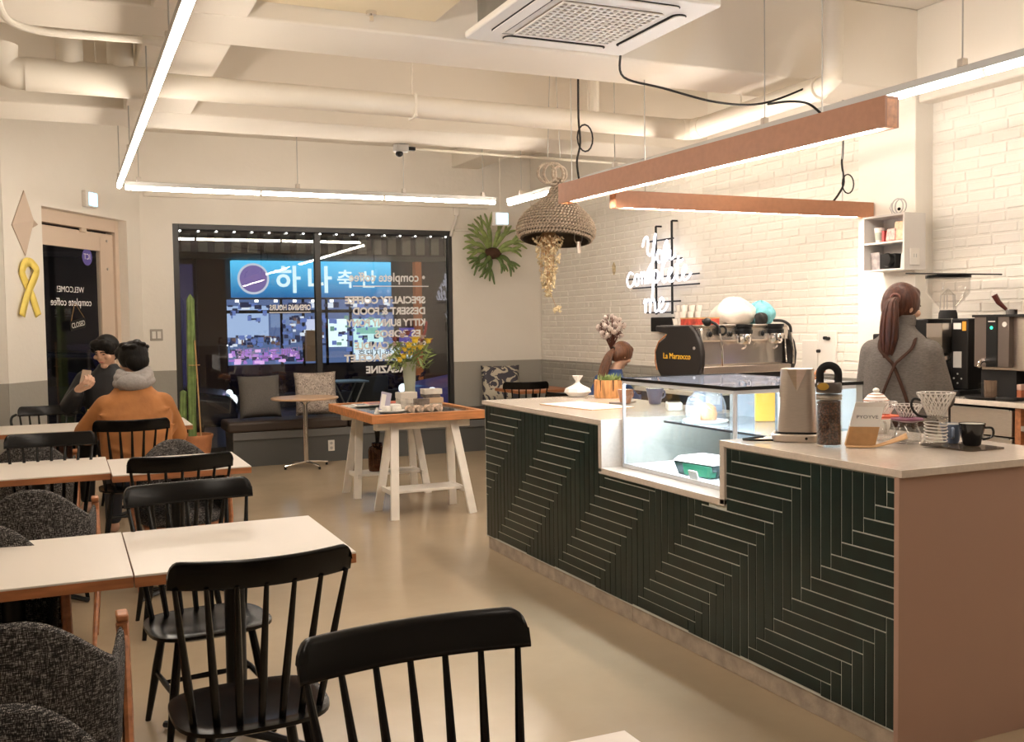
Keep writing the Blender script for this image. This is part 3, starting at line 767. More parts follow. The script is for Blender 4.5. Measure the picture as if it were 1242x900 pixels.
def armchair(label, loc, rz, group):
    """tweed shell armchair on a wooden A-frame; the sitter faces local +y"""
    t = thing('tweed_armchair', label, 'chair', loc, rz, group)
    PH = radians(112)
    def ht(p):
        p = abs(p); return .85 - .16 * smf(radians(4), radians(60), p) + .012 * smf(radians(90), radians(112), p)
    sec = [(0, 0), (.5, 0), (1, 0), (1, 1), (.5, 1), (0, 1)]
    def shell(u, v):
        p = -PH + 2 * PH * u; j = int(round(v * 10)) % 10
        # 0..4 inner from bottom to top, 5..9 outer from top to bottom
        inner = j < 5; f = (j / 4) if inner else (1 - (j - 5) / 4)
        z0 = .37; z = z0 + (ht(p) - z0) * f
        if f == 1: z -= .004
        off = 0 if inner else .042
        if f in (0, 1): off = .008 if inner else .034
        lean = f * (.035 - .02 * smf(radians(20), radians(70), abs(p)))
        P5 = radians(52); ap = min(abs(p), P5); t = max(0, abs(p) - P5) / (PH - P5)
        rx, ry = .262 + off + lean, .205 + off + lean * 1.2
        x = rx * sin(ap) + t * .034; y = -ry * cos(ap) + t * .285
        return (math.copysign(x, p), y - .02, z)
    m_ = MB().grid(shell, 40, 10, wv=True)
    m_.f.append(tuple(range(10))); m_.f.append(tuple(400 + k for k in range(10)))
    m_.build('shell', 'tweed', t, smooth=True, sub=1, sharp=80)
    pr_ = [(0, .055), (.6, .053), (.9, .04), (1.0, .015), (.98, -.02), (.85, -.035), (0, -.035)]
    def cush(u, v):
        q = 2 * pi * u; i = v * 6; k = min(int(i + 1e-6), 5); f = i - k
        r = pr_[k][0] * (1 - f) + pr_[k + 1][0] * f; z = pr_[k][1] * (1 - f) + pr_[k + 1][1] * f
        c, s = cos(q), sin(q)
        return (.245 * math.copysign(abs(c) ** .7, c) * r, .235 * math.copysign(abs(s) ** .7, s) * r + .02, .40 + z)
    MB().grid(cush, 32, 6, wu=True).build('seat_cushion', 'tweed', t, smooth=True, sharp=80)
    MB().box((-.22, -.17, .335), (.22, .19, .37)).build('seat_frame', 'wood', t, bevel=.008)
    for sx in (-1, 1):
        X = lambda p: Vector((p[0] * sx, p[1], p[2]))
        a = MB()
        a.tube([X((.262, .235, 0)), X((.282, .165, .40)), X((.272, .12, .695))], [.014, .021, .024], 8, flat=.75)
        a.build('front_leg', 'wood', t, smooth=True)
        MB().tube([X((.235, -.235, 0)), X((.272, -.06, .40)), X((.276, .09, .66))], [.013, .019, .019], 8, flat=.75).build('rear_leg', 'wood', t, smooth=True)
        MB().cbox((.272 * sx, .125, .714), (.034, .07, .022), 0).build('arm_cap', 'wood', t, bevel=.006)
    return t
BK = 'black spindle-back chairs'; GA = 'grey tweed armchairs'
windsor('nearest black spindle-back chair, at the bottom of the photo, facing the camera', (.660, 1.72, 0), pi + .04, BK)
windsor('black spindle-back chair in front of the nearest white table with its seat in full view', (.475, 3.03, 0), .03, BK)
windsor('black spindle-back chair behind the nearest white table with its seat pushed beneath it', (.470, 3.985, 0), pi + .12, BK)
windsor('black spindle-back chair pulled up to the near side of the second white table', (.505, 5.43, 0), .02, BK)
windsor('black spindle-back chair at the far left of the second white table', (-.11, 6.43, 0), pi - .05, BK)
windsor('black spindle-back chair that the man in the orange jacket sits on', (.415, 7.66, 0), -.03, BK)
windsor('black spindle chair with looped arms beside the man with the phone', (-.14, 9.33, 0), pi + .05, BK, crest_z=.895, loops=True)
windsor('black spindle chair under the man with the phone', (.47, 9.62, 0), pi - .1, BK, crest_z=.85)
armchair('grey tweed armchair nearest the camera, cut by the bottom left corner', (-.14, 1.82, 0), pi, GA)
armchair('grey tweed armchair with its back turned, in front of the nearest white table', (-.145, 2.98, 0), 0, GA)
armchair('grey tweed armchair beyond the nearest white table, cut by the left edge', (-.30, 3.84, 0), pi, GA)
armchair('grey tweed armchair with wooden arm post in front of the second white table', (-.16, 5.22, 0), 0, GA)
armchair('grey tweed armchair whose rounded back shows above the far edge of the second table', (.62, 6.46, 0), pi, GA)
armchair('grey tweed armchair seen through the spindles of the far left chair', (-.23, 7.42, 0), 0, GA)

# =================================================================== TABLES
def cafe_table(label, x0, y0, x1, y1, group='white square tables in rows'):
    cx, cy = (x0 + x1) / 2, (y0 + y1) / 2; w, d = (x1 - x0) / 2 - .0015, (y1 - y0) / 2
    t = thing('cafe_table', label, 'table', (cx, cy, 0), 0, group)
    MB().box((-w, -d, .7475), (w, d, .755)).build('tabletop', 'white', t, bevel=.0015)
    MB().box((-w, -d, .715), (w, d, .7475)).build('edge_band', 'wood', t)
    MB().cyl((0, 0, .03), (0, 0, .70), .038, n=20).build('pedestal', 'blackmetal', t, smooth=True)
    MB().cbox((0, 0, .705), (.34, .34, .02)).build('top_plate', 'blackmetal', t)
    for k in range(4):
        q = pi / 4 + k * pi / 2
        MB().tube([(0, 0, .045), (.18 * cos(q), .18 * sin(q), .03), (.34 * cos(q), .34 * sin(q), .017)], [.026, .02, .016], 8, flat=.8).build('foot', 'blackmetal', t, smooth=True)
    return t
cafe_table('white table with its corner at the bottom edge of the photo', .222, .91, .975, 1.662)
cafe_table('white square table in the nearest full row, right half', .181, 3.42, .918, 4.175)
cafe_table('white square table in the nearest full row, left half, cut by the left edge', -.56, 3.425, .180, 4.185)
cafe_table('white square table in the second row, right half', .213, 5.84, .96, 6.58)
cafe_table('white square table in the second row, left half', -.545, 5.98, .212, 6.74)
cafe_table('white square table between the two seated men', .20, 8.63, .95, 9.37)
cafe_table('white square table in the third row beside the seated men, cut by the left edge', -.56, 8.635, .195, 9.375)
yp = thing('menu_card', 'small yellow and white card leaning behind the second table', 'card', (.215, 7.93, .44))
MB().box((-.05, -.004, 0), (.05, .004, .16), Matrix.Rotation(-.25, 4, 'X')).build('card', mat('yellow_card', (.8, .52, .08), .6), yp)
yp.location = (.20, 8.70, .755)

# =================================================================== BENCH ALONG THE WINDOW
bn = thing('window_bench', 'long dark bench with brown leather seat along the shop window', 'bench', (3.7, 11.6, 0))
bn_l, bn_r = -2.03, 2.03
MB().box((bn_l, -.28, 0), (bn_r, .28, .30)).build('base', 'bench', bn)
MB().box((bn_l - .005, -.30, .30), (bn_r, .28, .385)).build('ledge', mat('bench_ledge_grey', (.14, .14, .135), .5), bn, bevel=.004)
for k in range(3):
    a = bn_l - .06 + k * 1.37; MB().box((a, -.30, .385), (a + 1.36, .26, .505)).build('seat_pad', 'leather', bn, bevel=.03, seg=3)
ol = MB().box((-.97, -.288, .12), (-.895, -.28, .245)); ol.build('wall_socket', 'plastic', bn, bevel=.003)
for zz in (.155, .21): MB().cyl((-.9325, -.289, zz), (-.9325, -.287, zz), .017, n=14).build('socket_hole', 'alu', bn)

def cushion(name, label, loc, rz, tilt, m, w=.50, h=.50, group='cushions on the bench', th=.085):
    t = thing(name, label, 'cushion', loc, rz, group)
    def side(sg):
        def f(u, v):
            x, z = 2 * u - 1, 2 * v - 1
            b = max(0, (1 - x ** 4) * (1 - z ** 4)) ** .5
            pin = 1 - .05 * (1 - abs(x) ** 3) * abs(z) ** 2; pin2 = 1 - .05 * (1 - abs(z) ** 3) * abs(x) ** 2
            return (x * w / 2 * pin2, sg * th * b, (z * pin + 1) * h / 2)
        return f
    mb = MB().grid(side(1), 14, 14); mb.grid(side(-1), 14, 14)
    mb.xf(Matrix.Rotation(tilt, 4, 'X'))
    mb.build('cover', m, t, smooth=True, sharp=100)
    return t
greyc = mat('grey_cushion_cloth', (.115, .105, .095), .9, noise=40, amt=.25, stretch=(8, 8, 1))
c1_ = cushion('cushion', 'plain dark grey cushion leaning on the window bench', (2.03, 11.61, .512), .04, -.20, greyc, .48, .50)
def pattern_mat(name, base, ink, scale, th):
    m, nt, b = _new(name)
    tc = N(nt, 'ShaderNodeTexCoord'); wv_ = N(nt, 'ShaderNodeTexNoise'); wv_.inputs['Scale'].default_value = scale; wv_.inputs['Detail'].default_value = 2; wv_.inputs['Distortion'].default_value = 1.6
    nt.links.new(tc.outputs['Object'], wv_.inputs['Vector'])
    r = N(nt, 'ShaderNodeValToRGB'); r.color_ramp.interpolation = 'CONSTANT'
    e = r.color_ramp.elements; e[0].color = (*base, 1); e[0].position = 0; e[1].color = (*ink, 1); e[1].position = th[0]
    for k, p in enumerate(th[1:]):
        x = r.color_ramp.elements.new(p); x.color = (*(base if k % 2 == 0 else ink), 1)
    nt.links.new(wv_.outputs['Fac'], r.inputs[0]); nt.links.new(r.outputs[0], b.inputs['Base Color']); b.inputs['Roughness'].default_value = .9
    return m
cushion('cushion', 'cream cushion with a fine leaf line pattern on the window bench', (2.68, 11.61, .512), -.03, -.20, pattern_mat('leaf_line_print', (.55, .47, .40), (.16, .13, .12), 11, (.40, .425, .47, .50, .545, .575, .62, .65)), .50, .52)
cushion('cushion', 'cream cushion with dark floral print in the corner of the bench', (5.05, 11.62, .54), -.25, -.22, pattern_mat('dark_floral_print', (.50, .45, .35), (.06, .055, .07), 6, (.47,)), .50, .50)

# round table in front of the bench
rt = thing('round_table', 'small round pale wood table with chrome pedestal in front of the bench', 'table', (2.40, 10.98, 0))
MB().lathe([(0, .755), (.36, .755), (.368, .762), (.368, .772), (.362, .778), (0, .778)], n=48).build('tabletop', mat('pale_round_top', (.60, .40, .26), .35, noise=4, amt=.12), rt, smooth=True, sharp=40)
MB().cyl((0, 0, .05), (0, 0, .75), .028, n=20).build('column', 'chrome', rt, smooth=True)
MB().lathe([(.028, .70), (.10, .755), (0, .755)], n=20).build('top_bracket', 'chrome', rt, smooth=True)
for k in range(4):
    q = radians(20) + k * pi / 2
    MB().tube([(.02 * cos(q), .02 * sin(q), .06), (.14 * cos(q), .14 * sin(q), .052), (.275 * cos(q), .275 * sin(q), .034)], [.024, .020, .015], 8, flat=.7).build('foot', 'chrome', rt, smooth=True)
    MB().cyl((.265 * cos(q), .265 * sin(q), 0), (.265 * cos(q), .265 * sin(q), .03), .014, n=10).build('glide', 'blackmetal', rt)

# small table and chairs in the far right corner
stb = thing('side_table', 'small brown table in the far right corner by the bench', 'table', (5.1, 10.75, 0))
MB().box((-.36, -.36, .745), (.36, .36, .78)).build('tabletop', 'wood', stb, bevel=.003)
MB().cyl((0, 0, .02), (0, 0, .745), .035, n=16).build('pedestal', 'blackmetal', stb, smooth=True)
MB().lathe([(0, 0), (.24, 0), (.24, .012), (.04, .03), (0, .03)], n=28).build('base', 'blackmetal', stb, smooth=True)
windsor('black spindle chair at the small table in the far right corner', (4.70, 10.18, 0), -.35, BK, crest_z=.915)
windsor('black spindle chair the woman in blue sits on', (4.50, 8.42, 0), -1.15, BK, crest_z=.90)
stw = thing('side_table', 'small brown table in front of the woman in blue', 'table', (5.22, 8.75, 0))
MB().box((-.36, -.36, .735), (.36, .36, .77)).build('tabletop', 'wood', stw, bevel=.003)
MB().cyl((0, 0, .02), (0, 0, .735), .035, n=16).build('pedestal', 'blackmetal', stw, smooth=True)
MB().lathe([(0, 0), (.24, 0), (.24, .012), (.04, .03), (0, .03)], n=28).build('base', 'blackmetal', stw, smooth=True)

# =================================================================== TRESTLE TABLE
tt = thing('trestle_table', 'display table with orange wood frame and grey glass top on white trestles', 'table', (2.685, 8.36, 0))
tx, ty = .485, .71
def tl(x, y, z): return (x - 2.685, y - 8.36, z)
for lo, hi in (((-tx, -ty, .772), (tx, -ty + .05, .842)), ((-tx, ty - .05, .772), (tx, ty, .842)), ((-tx, -ty + .05, .772), (-tx + .05, ty - .05, .842)), ((tx - .05, -ty + .05, .772), (tx, ty - .05, .842))):
    MB().box(lo, hi).build('frame_board', 'orangewood', tt, bevel=.003)
MB().box((-tx + .05, -ty + .05, .80), (tx - .05, ty - .05, .826)).build('glass_top', mat('grey_glass_top', (.10, .115, .115), .12), tt)
for cy, dn, df in ((-.52, .24, .23), (.53, .17, .22)):
    MB().box((-.41, cy - .035, .70), (.41, cy + .035, .772)).build('trestle_rail', 'whitewood', tt, bevel=.003)
    MB().box((-.40, cy - .06, .725), (.40, cy - .036, .772)).build('trestle_batten', 'whitewood', tt, bevel=.002)
    for sx in (-1, 1):
        for sg, dd in ((-1, dn), (1, df)):
            top = Vector((.255 * sx + (.0), cy + sg * .045, .765)); bot = Vector((.325 * sx + (.02 if sx > 0 else 0), cy + sg * dd, 0))
            ax = (bot - top).normalized(); ux = Vector((1, 0, 0)) - ax * ax.x; ux.normalize(); uy = ax.cross(ux)
            L = (bot - top).length
            X = Matrix((( ux.x, uy.x, ax.x, top.x), (ux.y, uy.y, ax.y, top.y), (ux.z, uy.z, ax.z, top.z), (0, 0, 0, 1)))
            MB().box((-.034, -.0125, 0), (.034, .0125, L + .003), X).build('leg', 'whitewood', tt, bevel=.002)
            MB().lathe([(0, 0), (.009, 0), (.009, .006), (0, .006)], n=10, X=Matrix.Translation((top.x + .004, top.y - .0135 * (1 if sg < 0 else -1), .725)) @ Matrix.Rotation(pi / 2 * (1 if sg < 0 else -1), 4, 'X')).build('bolt', 'steel', tt)
    MB().box((-.30, cy - .13, .19), (.31, cy + .13, .212)).build('lower_shelf', 'whitewood', tt, bevel=.003)
    for sx in (-1, 1): MB().box((.30 * sx - .012, cy - .17, .175), (.30 * sx + .012, cy + .16, .215)).build('cross_brace', 'whitewood', tt, bevel=.002)

# things on the trestle table
Z0 = .8265
am = thing('amber_jar', 'amber glass jar with dark stems on the lower shelf of the display table', 'jar', (2.60, 8.89, .212))
amber = thin_glass('amber_glass', (.36, .13, .03), 1.5, boost=1.4, haze=.15, hazecol=(.25, .07, .01))
MB().lathe([(0, .004), (.075, .004), (.082, .02), (.082, .19), (.07, .225), (.05, .235), (.05, .262), (.047, .262), (.047, .232), (.066, .22), (.077, .19), (.077, .02), (0, .010)], n=28).build('glass_body', amber, am, smooth=True)
MB().lathe([(0, .012), (.074, .012), (.074, .055), (0, .055)], n=24).build('syrup', mat('amber_syrup', (.22, .05, .008), .3), am)
for k in range(3): MB().tube(smooth_path([(0, 0, .2), (.01 * k, .01, .33), (.02 * k - .02, .0, .45)], 4), .013, 6).build('dark_stem', 'matteblack', am)

vs = thing('flower_vase', 'tall glass vase with yellow and mixed flowers on the display table', 'vase', (2.79, 8.47, Z0))
MB().lathe([(0, 0), (.048, 0), (.052, .02), (.047, .16), (.062, .36), (.064, .38), (.060, .378), (.043, .16), (.047, .022), (0, .012)], n=28).build('glass_body', mat('frosted_green_glass', (.42, .43, .33), .25, spec=.6), vs, smooth=True)
r_ = random.Random(11)
MB().lathe([(0, .014), (.042, .014), (.040, .16), (.045, .22), (0, .22)], n=16).build('water', mat('stem_water', (.10, .12, .05), .2), vs)
fl_ = MB()
for k in range(16):
    q = r_.random() * 6.28; fl_.tube([(.01 * cos(q), .01 * sin(q), .05), (.03 * cos(q), .03 * sin(q), .36), (.13 * cos(q), .10 * sin(q), .42 + .14 * r_.random())], .003, 4)
fl_.build('stems', 'leafdark', vs, fix=False)
lv = MB()
for k in range(230):
    q = r_.random() * 6.28; rr = .21 * sqrt(r_.random()); c = Vector((rr * cos(q), rr * .8 * sin(q), .44 + r_.uniform(-.09, .12) - rr * .2))
    A = Euler((r_.uniform(-1, 1), r_.uniform(-1, 1), q)).to_matrix(); s = r_.uniform(.03, .06)
    lv.add([c + A @ Vector(p) * s for p in ((-1, 0, 0), (0, -.22, .1), (1, 0, 0), (0, .22, .1))], [(0, 1, 2, 3)])
o = lv.build('foliage', 'leaf', vs, fix=False); o['kind'] = 'stuff'
yel = mat('yellow_petal', (.85, .62, .06), .6); wht = mat('pale_pink_petal', (.55, .42, .38), .7); mau = mat('dusty_red_petal', (.22, .06, .06), .7)
def blossom(name, c, r, m, par, n=9):
    mb = MB(); mb.ball(c, (r * .55, r * .55, r * .5), 8, 6); c = Vector(c)
    for k in range(n):
        q = 6.283 * k / n; d_ = Vector((cos(q), sin(q), .25)); s_ = Vector((-sin(q), cos(q), 0))
        mb.add([c + d_ * r * .3 - s_ * r * .28, c + d_ * r - s_ * r * .2 + Vector((0, 0, r * .3)), c + d_ * r + s_ * r * .2 + Vector((0, 0, r * .3)), c + d_ * r * .3 + s_ * r * .28], [(0, 1, 2, 3)])
    mb.build(name, m, par, smooth=True, fix=False)
for c, rr, m_ in (((-.09, -.12, .43), .042, yel), ((-.03, -.13, .455), .040, yel), ((-.075, -.11, .485), .036, yel), ((.0, -.12, .49), .045, yel), ((-.05, -.15, .52), .045, yel), ((.06, -.13, .50), .04, yel), ((-.12, -.10, .40), .04, yel), ((.03, -.08, .56), .055, yel), ((.16, -.06, .55), .045, yel), ((.13, -.05, .50), .035, yel),
                  ((-.07, -.03, .60), .04, wht), ((.10, -.08, .585), .032, wht), ((.08, -.09, .53), .028, wht), ((-.13, 0, .57), .04, mau), ((.0, .03, .62), .04, mau), ((.2, .0, .55), .035, mau), ((-.15, -.06, .53), .03, wht)):
    blossom('flower', c, rr, m_, vs)
MB().tube(smooth_path([(.1, 0, .5), (.15, 0, .62), (.17, 0, .72)], 4), [.012] * 8 + [.004], 6).build('reddish_plume', mau, vs)

vs.scale = (1.0, 1.0, 1.06)
box_m = mat('marbled_box_paper', (.62, .56, .48), .6, noise=18, amt=.3)
dkb = mat('dark_marbled_box', (.15, .12, .10), .6, noise=18, amt=.5)
roll_m = mat('printed_roll_paper', (.60, .45, .34), .6, noise=26, amt=.6)
def item_box(label, loc, sz, rz, m, group):
    o = MB().box((-sz[0] / 2, -sz[1] / 2, 0), (sz[0] / 2, sz[1] / 2, sz[2])).build('small_box', m, None, bevel=.003)
    o.location = loc; o.rotation_euler = (0, 0, rz); return tag(o, label, 'box', group)
G1 = 'small boxes stacked on the display table'
item_box('marbled pale box at the bottom of the left stack before the flower vase', (2.655, 8.16, Z0), (.15, .12, .055), .1, box_m, G1)
item_box('marbled pale box in the middle of the left stack before the flower vase', (2.655, 8.16, Z0 + .055), (.15, .12, .05), .05, box_m, G1)
item_box('plain ivory box on top of the left stack before the flower vase', (2.655, 8.16, Z0 + .105), (.155, .12, .05), .12, mat('ivory_box', (.68, .62, .54), .5), G1)
item_box('dark marbled box lying between the two stacks on the paper rolls side', (2.73, 7.98, Z0 + .058), (.13, .05, .05), .0, dkb, G1)
item_box('marbled pale box at the bottom of the right stack', (2.865, 8.10, Z0), (.15, .12, .06), -.05, box_m, G1)
item_box('tan box above the lowest box of the right stack', (2.875, 8.09, Z0 + .06), (.15, .12, .045), -.1, mat('tan_box', (.55, .38, .24), .5), G1)
item_box('thin dark box below the top of the right stack', (2.855, 8.11, Z0 + .105), (.14, .12, .03), .04, dkb, G1)
item_box('ivory box on top of the right stack', (2.86, 8.10, Z0 + .135), (.16, .12, .045), -.02, mat('ivory_box_b', (.66, .60, .53), .5, noise=10, amt=.2), G1)
for k in range(4):
    o = MB().lathe([(0, -.05), (.026, -.05), (.030, -.045), (.030, .045), (.026, .05), (0, .05)], n=16).build('paper_roll', roll_m, None, smooth=True, sharp=50)
    o.location = (2.60 + .075 * k + (.015 if k > 1 else 0), 7.90, Z0 + .030); o.rotation_euler = (0, pi / 2, .04 * k)
    o.rotation_euler = (pi / 2, 0, .05 * k)
    tag(o, 'printed paper roll lying in the row before the boxes, %s' % ('first from the left', 'second from the left', 'third from the left', 'last on the right')[k], 'roll', 'printed rolls on the display table')
pl = thing('white_plate', 'white oval dish on the near left of the display table', 'dish', (2.47, 7.96, Z0))
MB().lathe([(0, 0), (.07, 0), (.105, .012), (.115, .022), (.11, .024), (.08, .012), (0, .008)], n=32, X=Matrix.Diagonal((1.15, .9, 1, 1))).build('plate', 'paper', pl, smooth=True)
for k, (x, y, s, z) in enumerate(((.03, .02, .075, .012), (-.05, .015, .06, .012), (.035, -.04, .05, .012))):
    o = MB().box((-s / 2, -s / 2, 0), (s / 2, s / 2, s * .8)).build('soap_block', 'paper', None, bevel=.012)
    o.location = (2.47 + x, 7.96 + y, Z0 + z); o.rotation_euler = (0, 0, .3 * k + .2)
    tag(o, 'white block on the oval dish, %s' % ('largest at the back', 'on the left', 'small one at the front')[k], 'block', 'white blocks on the dish')
cdv = thing('card_stand', 'leaning blue and white card beside the white dish', 'card', (2.43, 8.09, Z0))
MB().box((-.045, -.004, 0), (.045, .004, .17), Matrix.Rotation(.25, 4, 'Y') @ Matrix.Rotation(-.2, 4, 'X')).build('card', mat('lilac_card', (.42, .40, .52), .6), cdv)
MB().box((-.04, -.0055, .02), (.0, -.0045, .15), Matrix.Rotation(.25, 4, 'Y') @ Matrix.Rotation(-.2, 4, 'X')).build('card_print', 'paper', cdv)
tag(MB().prism([(-.02, 0), (.02, 0), (0, .055)], -.02, .02, Matrix.Translation((2.335, 7.96, Z0)) @ Matrix.Rotation(pi / 2, 4, 'X')).build('price_tent', 'paper'), 'tiny white tent card at the near left of the display table', 'card')
for k, (x, y, rz, m_, lab) in enumerate(((2.42, 8.80, .1, 'paper', 'white magazine lowest at the far left of the display table'), (2.50, 8.74, -.05, 'paper', 'white magazine in the middle of the pile at the far left'), (2.60, 8.70, .02, None, 'red covered magazine on top of the pile'))):
    mg = thing('magazine', lab, 'magazine', (x, y, Z0 + .010 * k), rz, 'magazines on the display table')
    MB().box((-.15, -.11, 0), (.15, .11, .009)).build('pages', 'paper', mg)
    MB().box((-.15, -.11, .009), (.15, .11, .010)).build('cover', mat('red_cover', (.62, .13, .09), .45) if k == 2 else 'paper', mg)
    MB().box((-.13, -.07, .0099), (-.02, .07, .0104)).build('cover_print', mat('grey_cover_print', (.12, .12, .15), .5) if k else 'alu', mg)

# cactus
ca = thing('potted_cactus', 'tall thin green cactus in a terracotta pot beside the window', 'plant', (1.27, 11.45, 0))
MB().lathe([(0, 0), (.12, 0), (.175, .20), (.19, .33), (.205, .37), (.20, .385), (.185, .38), (.175, .33), (0, .32)], n=36).build('pot', 'terracotta', ca, smooth=True, sharp=40)
MB().lathe([(0, .335), (.178, .335), (.178, .325)], n=24).build('soil', 'soil', ca)
cac = mat('cactus_skin', (.17, .25, .075), .55, noise=12, amt=.3)
def cactus(x, y, h, r, name='stem'):
    def f(u, v):
        q = 2 * pi * u; z = .33 + h * v; rr = r * (1 - .18 * sin(v * 9) * .4) * (1 if v < .97 else sqrt(max(0, 1 - ((v - .97) / .03) ** 2)) + .05) * (1 + .16 * cos(5 * q))
        return (x + rr * cos(q) + .02 * v, y + rr * sin(q), z)
    MB().grid(f, 30, 26, wu=True).build(name, cac, ca, smooth=True, sharp=80)
cactus(-.02, 0, 1.60, .042); cactus(-.12, .02, .55, .035)
MB().cyl((.07, -.03, .33), (.03, -.06, 1.42), .008).build('stake', 'kraft', ca)
MB().tube([(.02 + .06 * cos(q), -.02 + .06 * sin(q), 1.15) for q in [2 * pi * k / 16 for k in range(16)]], .004, 5, closed=True).build('tie', 'kraft', ca)
tgm = MB().prism([(-.03, 0), (.03, 0), (0, .06)], -.002, .002, Matrix.Translation((-.10, -.16, .33)) @ Matrix.Rotation(pi / 2, 4, 'X')); tgm.build('plant_label', 'paper', ca)

# wall switch plates
sw = thing('wall_switch', 'grey double light switch plate on the back wall', 'switch', (.945, YW, 1.42))
MB().box((-.068, -.012, 0), (.068, 0, .13)).build('plate', mat('grey_switch', (.40, .36, .31), .5), sw, bevel=.004)
for x in (-.028, .028): MB().box((x - .02, -.018, .025), (x + .02, -.011, .105)).build('rocker', 'plastic', sw, bevel=.003)

# =================================================================== SERVICE COUNTER
sc = thing('service_counter', 'long counter clad in dark green herringbone tiles with pale stone top', 'counter', (2.63, 2.6, 0))
def cl(x, y, z): return (x - 2.63, y - 2.6, z)
def cb(a, b): return (cl(*a), cl(*b))
body = MB()
body.box(*cb((2.637, 2.617, .085), (3.50, 3.60, .998))); body.box(*cb((2.637, 3.60, .085), (3.50, 4.735, .735))); body.box(*cb((2.637, 4.735, .085), (3.50, 6.36, .998)))
body.build('grout_bed', 'grout', sc)
for a, b in ((2.617, 4.42), (4.424, 6.345)): MB().box(*cb((2.645, a, 0), (3.48, b, .083))).build('plinth_panel', 'plinth', sc, bevel=.002)
MB().box(*cb((2.626, 2.594, 0), (3.55, 2.617, .998))).build('end_panel', 'endpanel', sc, bevel=.0015)
SX0, SX1 = 2.624, 3.56
for nm, a, b in (('countertop', (SX0, 2.58, .998), (SX1, 3.634, 1.026)), ('countertop', (SX0, 4.70, .998), (SX1, 6.385, 1.026))):
    MB().box(*cb(a, b)).build(nm, 'stone', sc, bevel=.002)
MB().box(*cb((SX0, 3.60, .742), (SX1, 3.634, .998))).build('recess_side', 'stone', sc, bevel=.002)
MB().box(*cb((SX0, 4.70, .742), (SX1, 4.735, .998))).build('recess_side', 'stone', sc, bevel=.002)
MB().box(*cb((SX0, 3.60, .735), (SX1, 4.735, .766))).build('recess_base', 'stone', sc, bevel=.002)
# herringbone: 1:8 tiles laid square
tw, L8 = .0563, 8
rt_ = random.Random(9)
ymin, ymax, zmin, zmax = 2.619, 6.352, .090, .994
def tile(y0, y1, z0, z1):
    # clip to the face and around the display-case recess
    y0, y1, z0, z1 = max(y0, ymin), min(y1, ymax), max(z0, zmin), min(z1, zmax)
    c0, c1, cz = 3.598, 4.738, .733
    if y1 > c0 and y0 < c1 and z1 > cz:
        my, mz = (y0 + y1) / 2, (z0 + z1) / 2
        if (z1 - z0) > (y1 - y0) or (y0 >= c0 - .03 and y1 <= c1 + .03): 
            if c0 < my < c1: z1 = cz
            elif my <= c0: y1 = c0
            else: y0 = c1
        elif mz < cz: z1 = cz
        elif my < c0 or y0 < c0 - .05: y1 = c0
        else: y0 = c1
    g = .0021
    y0 += g; y1 -= g; z0 += g; z1 -= g
    if y1 - y0 < .008 or z1 - z0 < .008: return
    p = 2.6335 + rt_.uniform(-.0005, .0005); b = 2.638; ch = .0012
    j = [rt_.uniform(-.0005, .0005) for _ in range(4)]
    vs = [(b, y0, z0), (b, y1, z0), (b, y1, z1), (b, y0, z1), (p + j[0], y0 + ch, z0 + ch), (p + j[1], y1 - ch, z0 + ch), (p + j[2], y1 - ch, z1 - ch), (p + j[3], y0 + ch, z1 - ch)]
    MB().add([cl(*v) for v in vs], [(4, 7, 6, 5), (0, 4, 5, 1), (1, 5, 6, 2), (2, 6, 7, 3), (3, 7, 4, 0)]).build('tile', 'tile', sc, fix=False)
YA, ZA = 3.111, 1.334          # cell (0,0): y runs towards the camera end
for cy in range(-30, 8):
    for cx in range(-70, 20):
        d_ = (cx - cy) % 16
        if d_ == 0:       # horizontal tile starts here
            tile(YA - (cx + L8) * tw, YA - cx * tw, ZA + cy * tw, ZA + (cy + 1) * tw)
        elif d_ == 15:    # lowest cell of a vertical tile
            tile(YA - (cx + 1) * tw, YA - cx * tw, ZA + cy * tw, ZA + (cy + L8) * tw)

# ------------------------------------------------------------------ glass display case
dc = thing('display_case', 'glass pastry display case set into the counter', 'display case', (2.75, 3.69, .767))
DX, DY, DH = .75, 1.0, .485
wf = mat('white_case_frame', (.72, .74, .78), .35)
MB().box((0, 0, 0), (DX, DY, .012)).build('base', mat('case_white', (.78, .80, .84), .3), dc)
MB().box((.004, .012, .016), (.009, DY - .012, DH - .016)).build('front_glass', 'caseglass', dc)
MB().box((.012, .003, .016), (DX - .03, .008, DH - .016)).build('side_glass', 'caseglass', dc)
MB().box((.012, DY - .008, .016), (DX - .03, DY - .003, DH - .016)).build('side_glass', 'caseglass', dc)
MB().box((.0, .0, DH - .012), (DX, DY, DH - .004)).build('top_glass', thin_glass('case_top_glass', (.86, .91, .97), 1.5, boost=1.2, haze=.16, hazecol=(.55, .63, .82)), dc)  # bluish haze colour stands in for reflections on the glass top
ed = MB(); ed.box((-.004, -.004, DH - .016), (0, DY, DH)); ed.box((-.004, -.006, DH - .016), (DX, -.001, DH)); ed.box((-.004, DY, DH - .016), (DX, DY + .004, DH)); ed.build('top_edge', 'blackmetal', dc)
pf = MB()
for y in (0, DY - .014): pf.box((0, y, .012), (.014, y + .014, DH - .016))
pf.box((0, .014, .012), (.010, DY - .014, .020)); pf.box((0, .014, DH - .034), (.010, DY - .014, DH - .016))
pf.box((.014, 0, DH - .034), (DX - .04, .010, DH - .016)); pf.box((.25, 0, .012), (.262, .010, DH - .016))
pf.build('post_frame', wf, dc, bevel=.001)
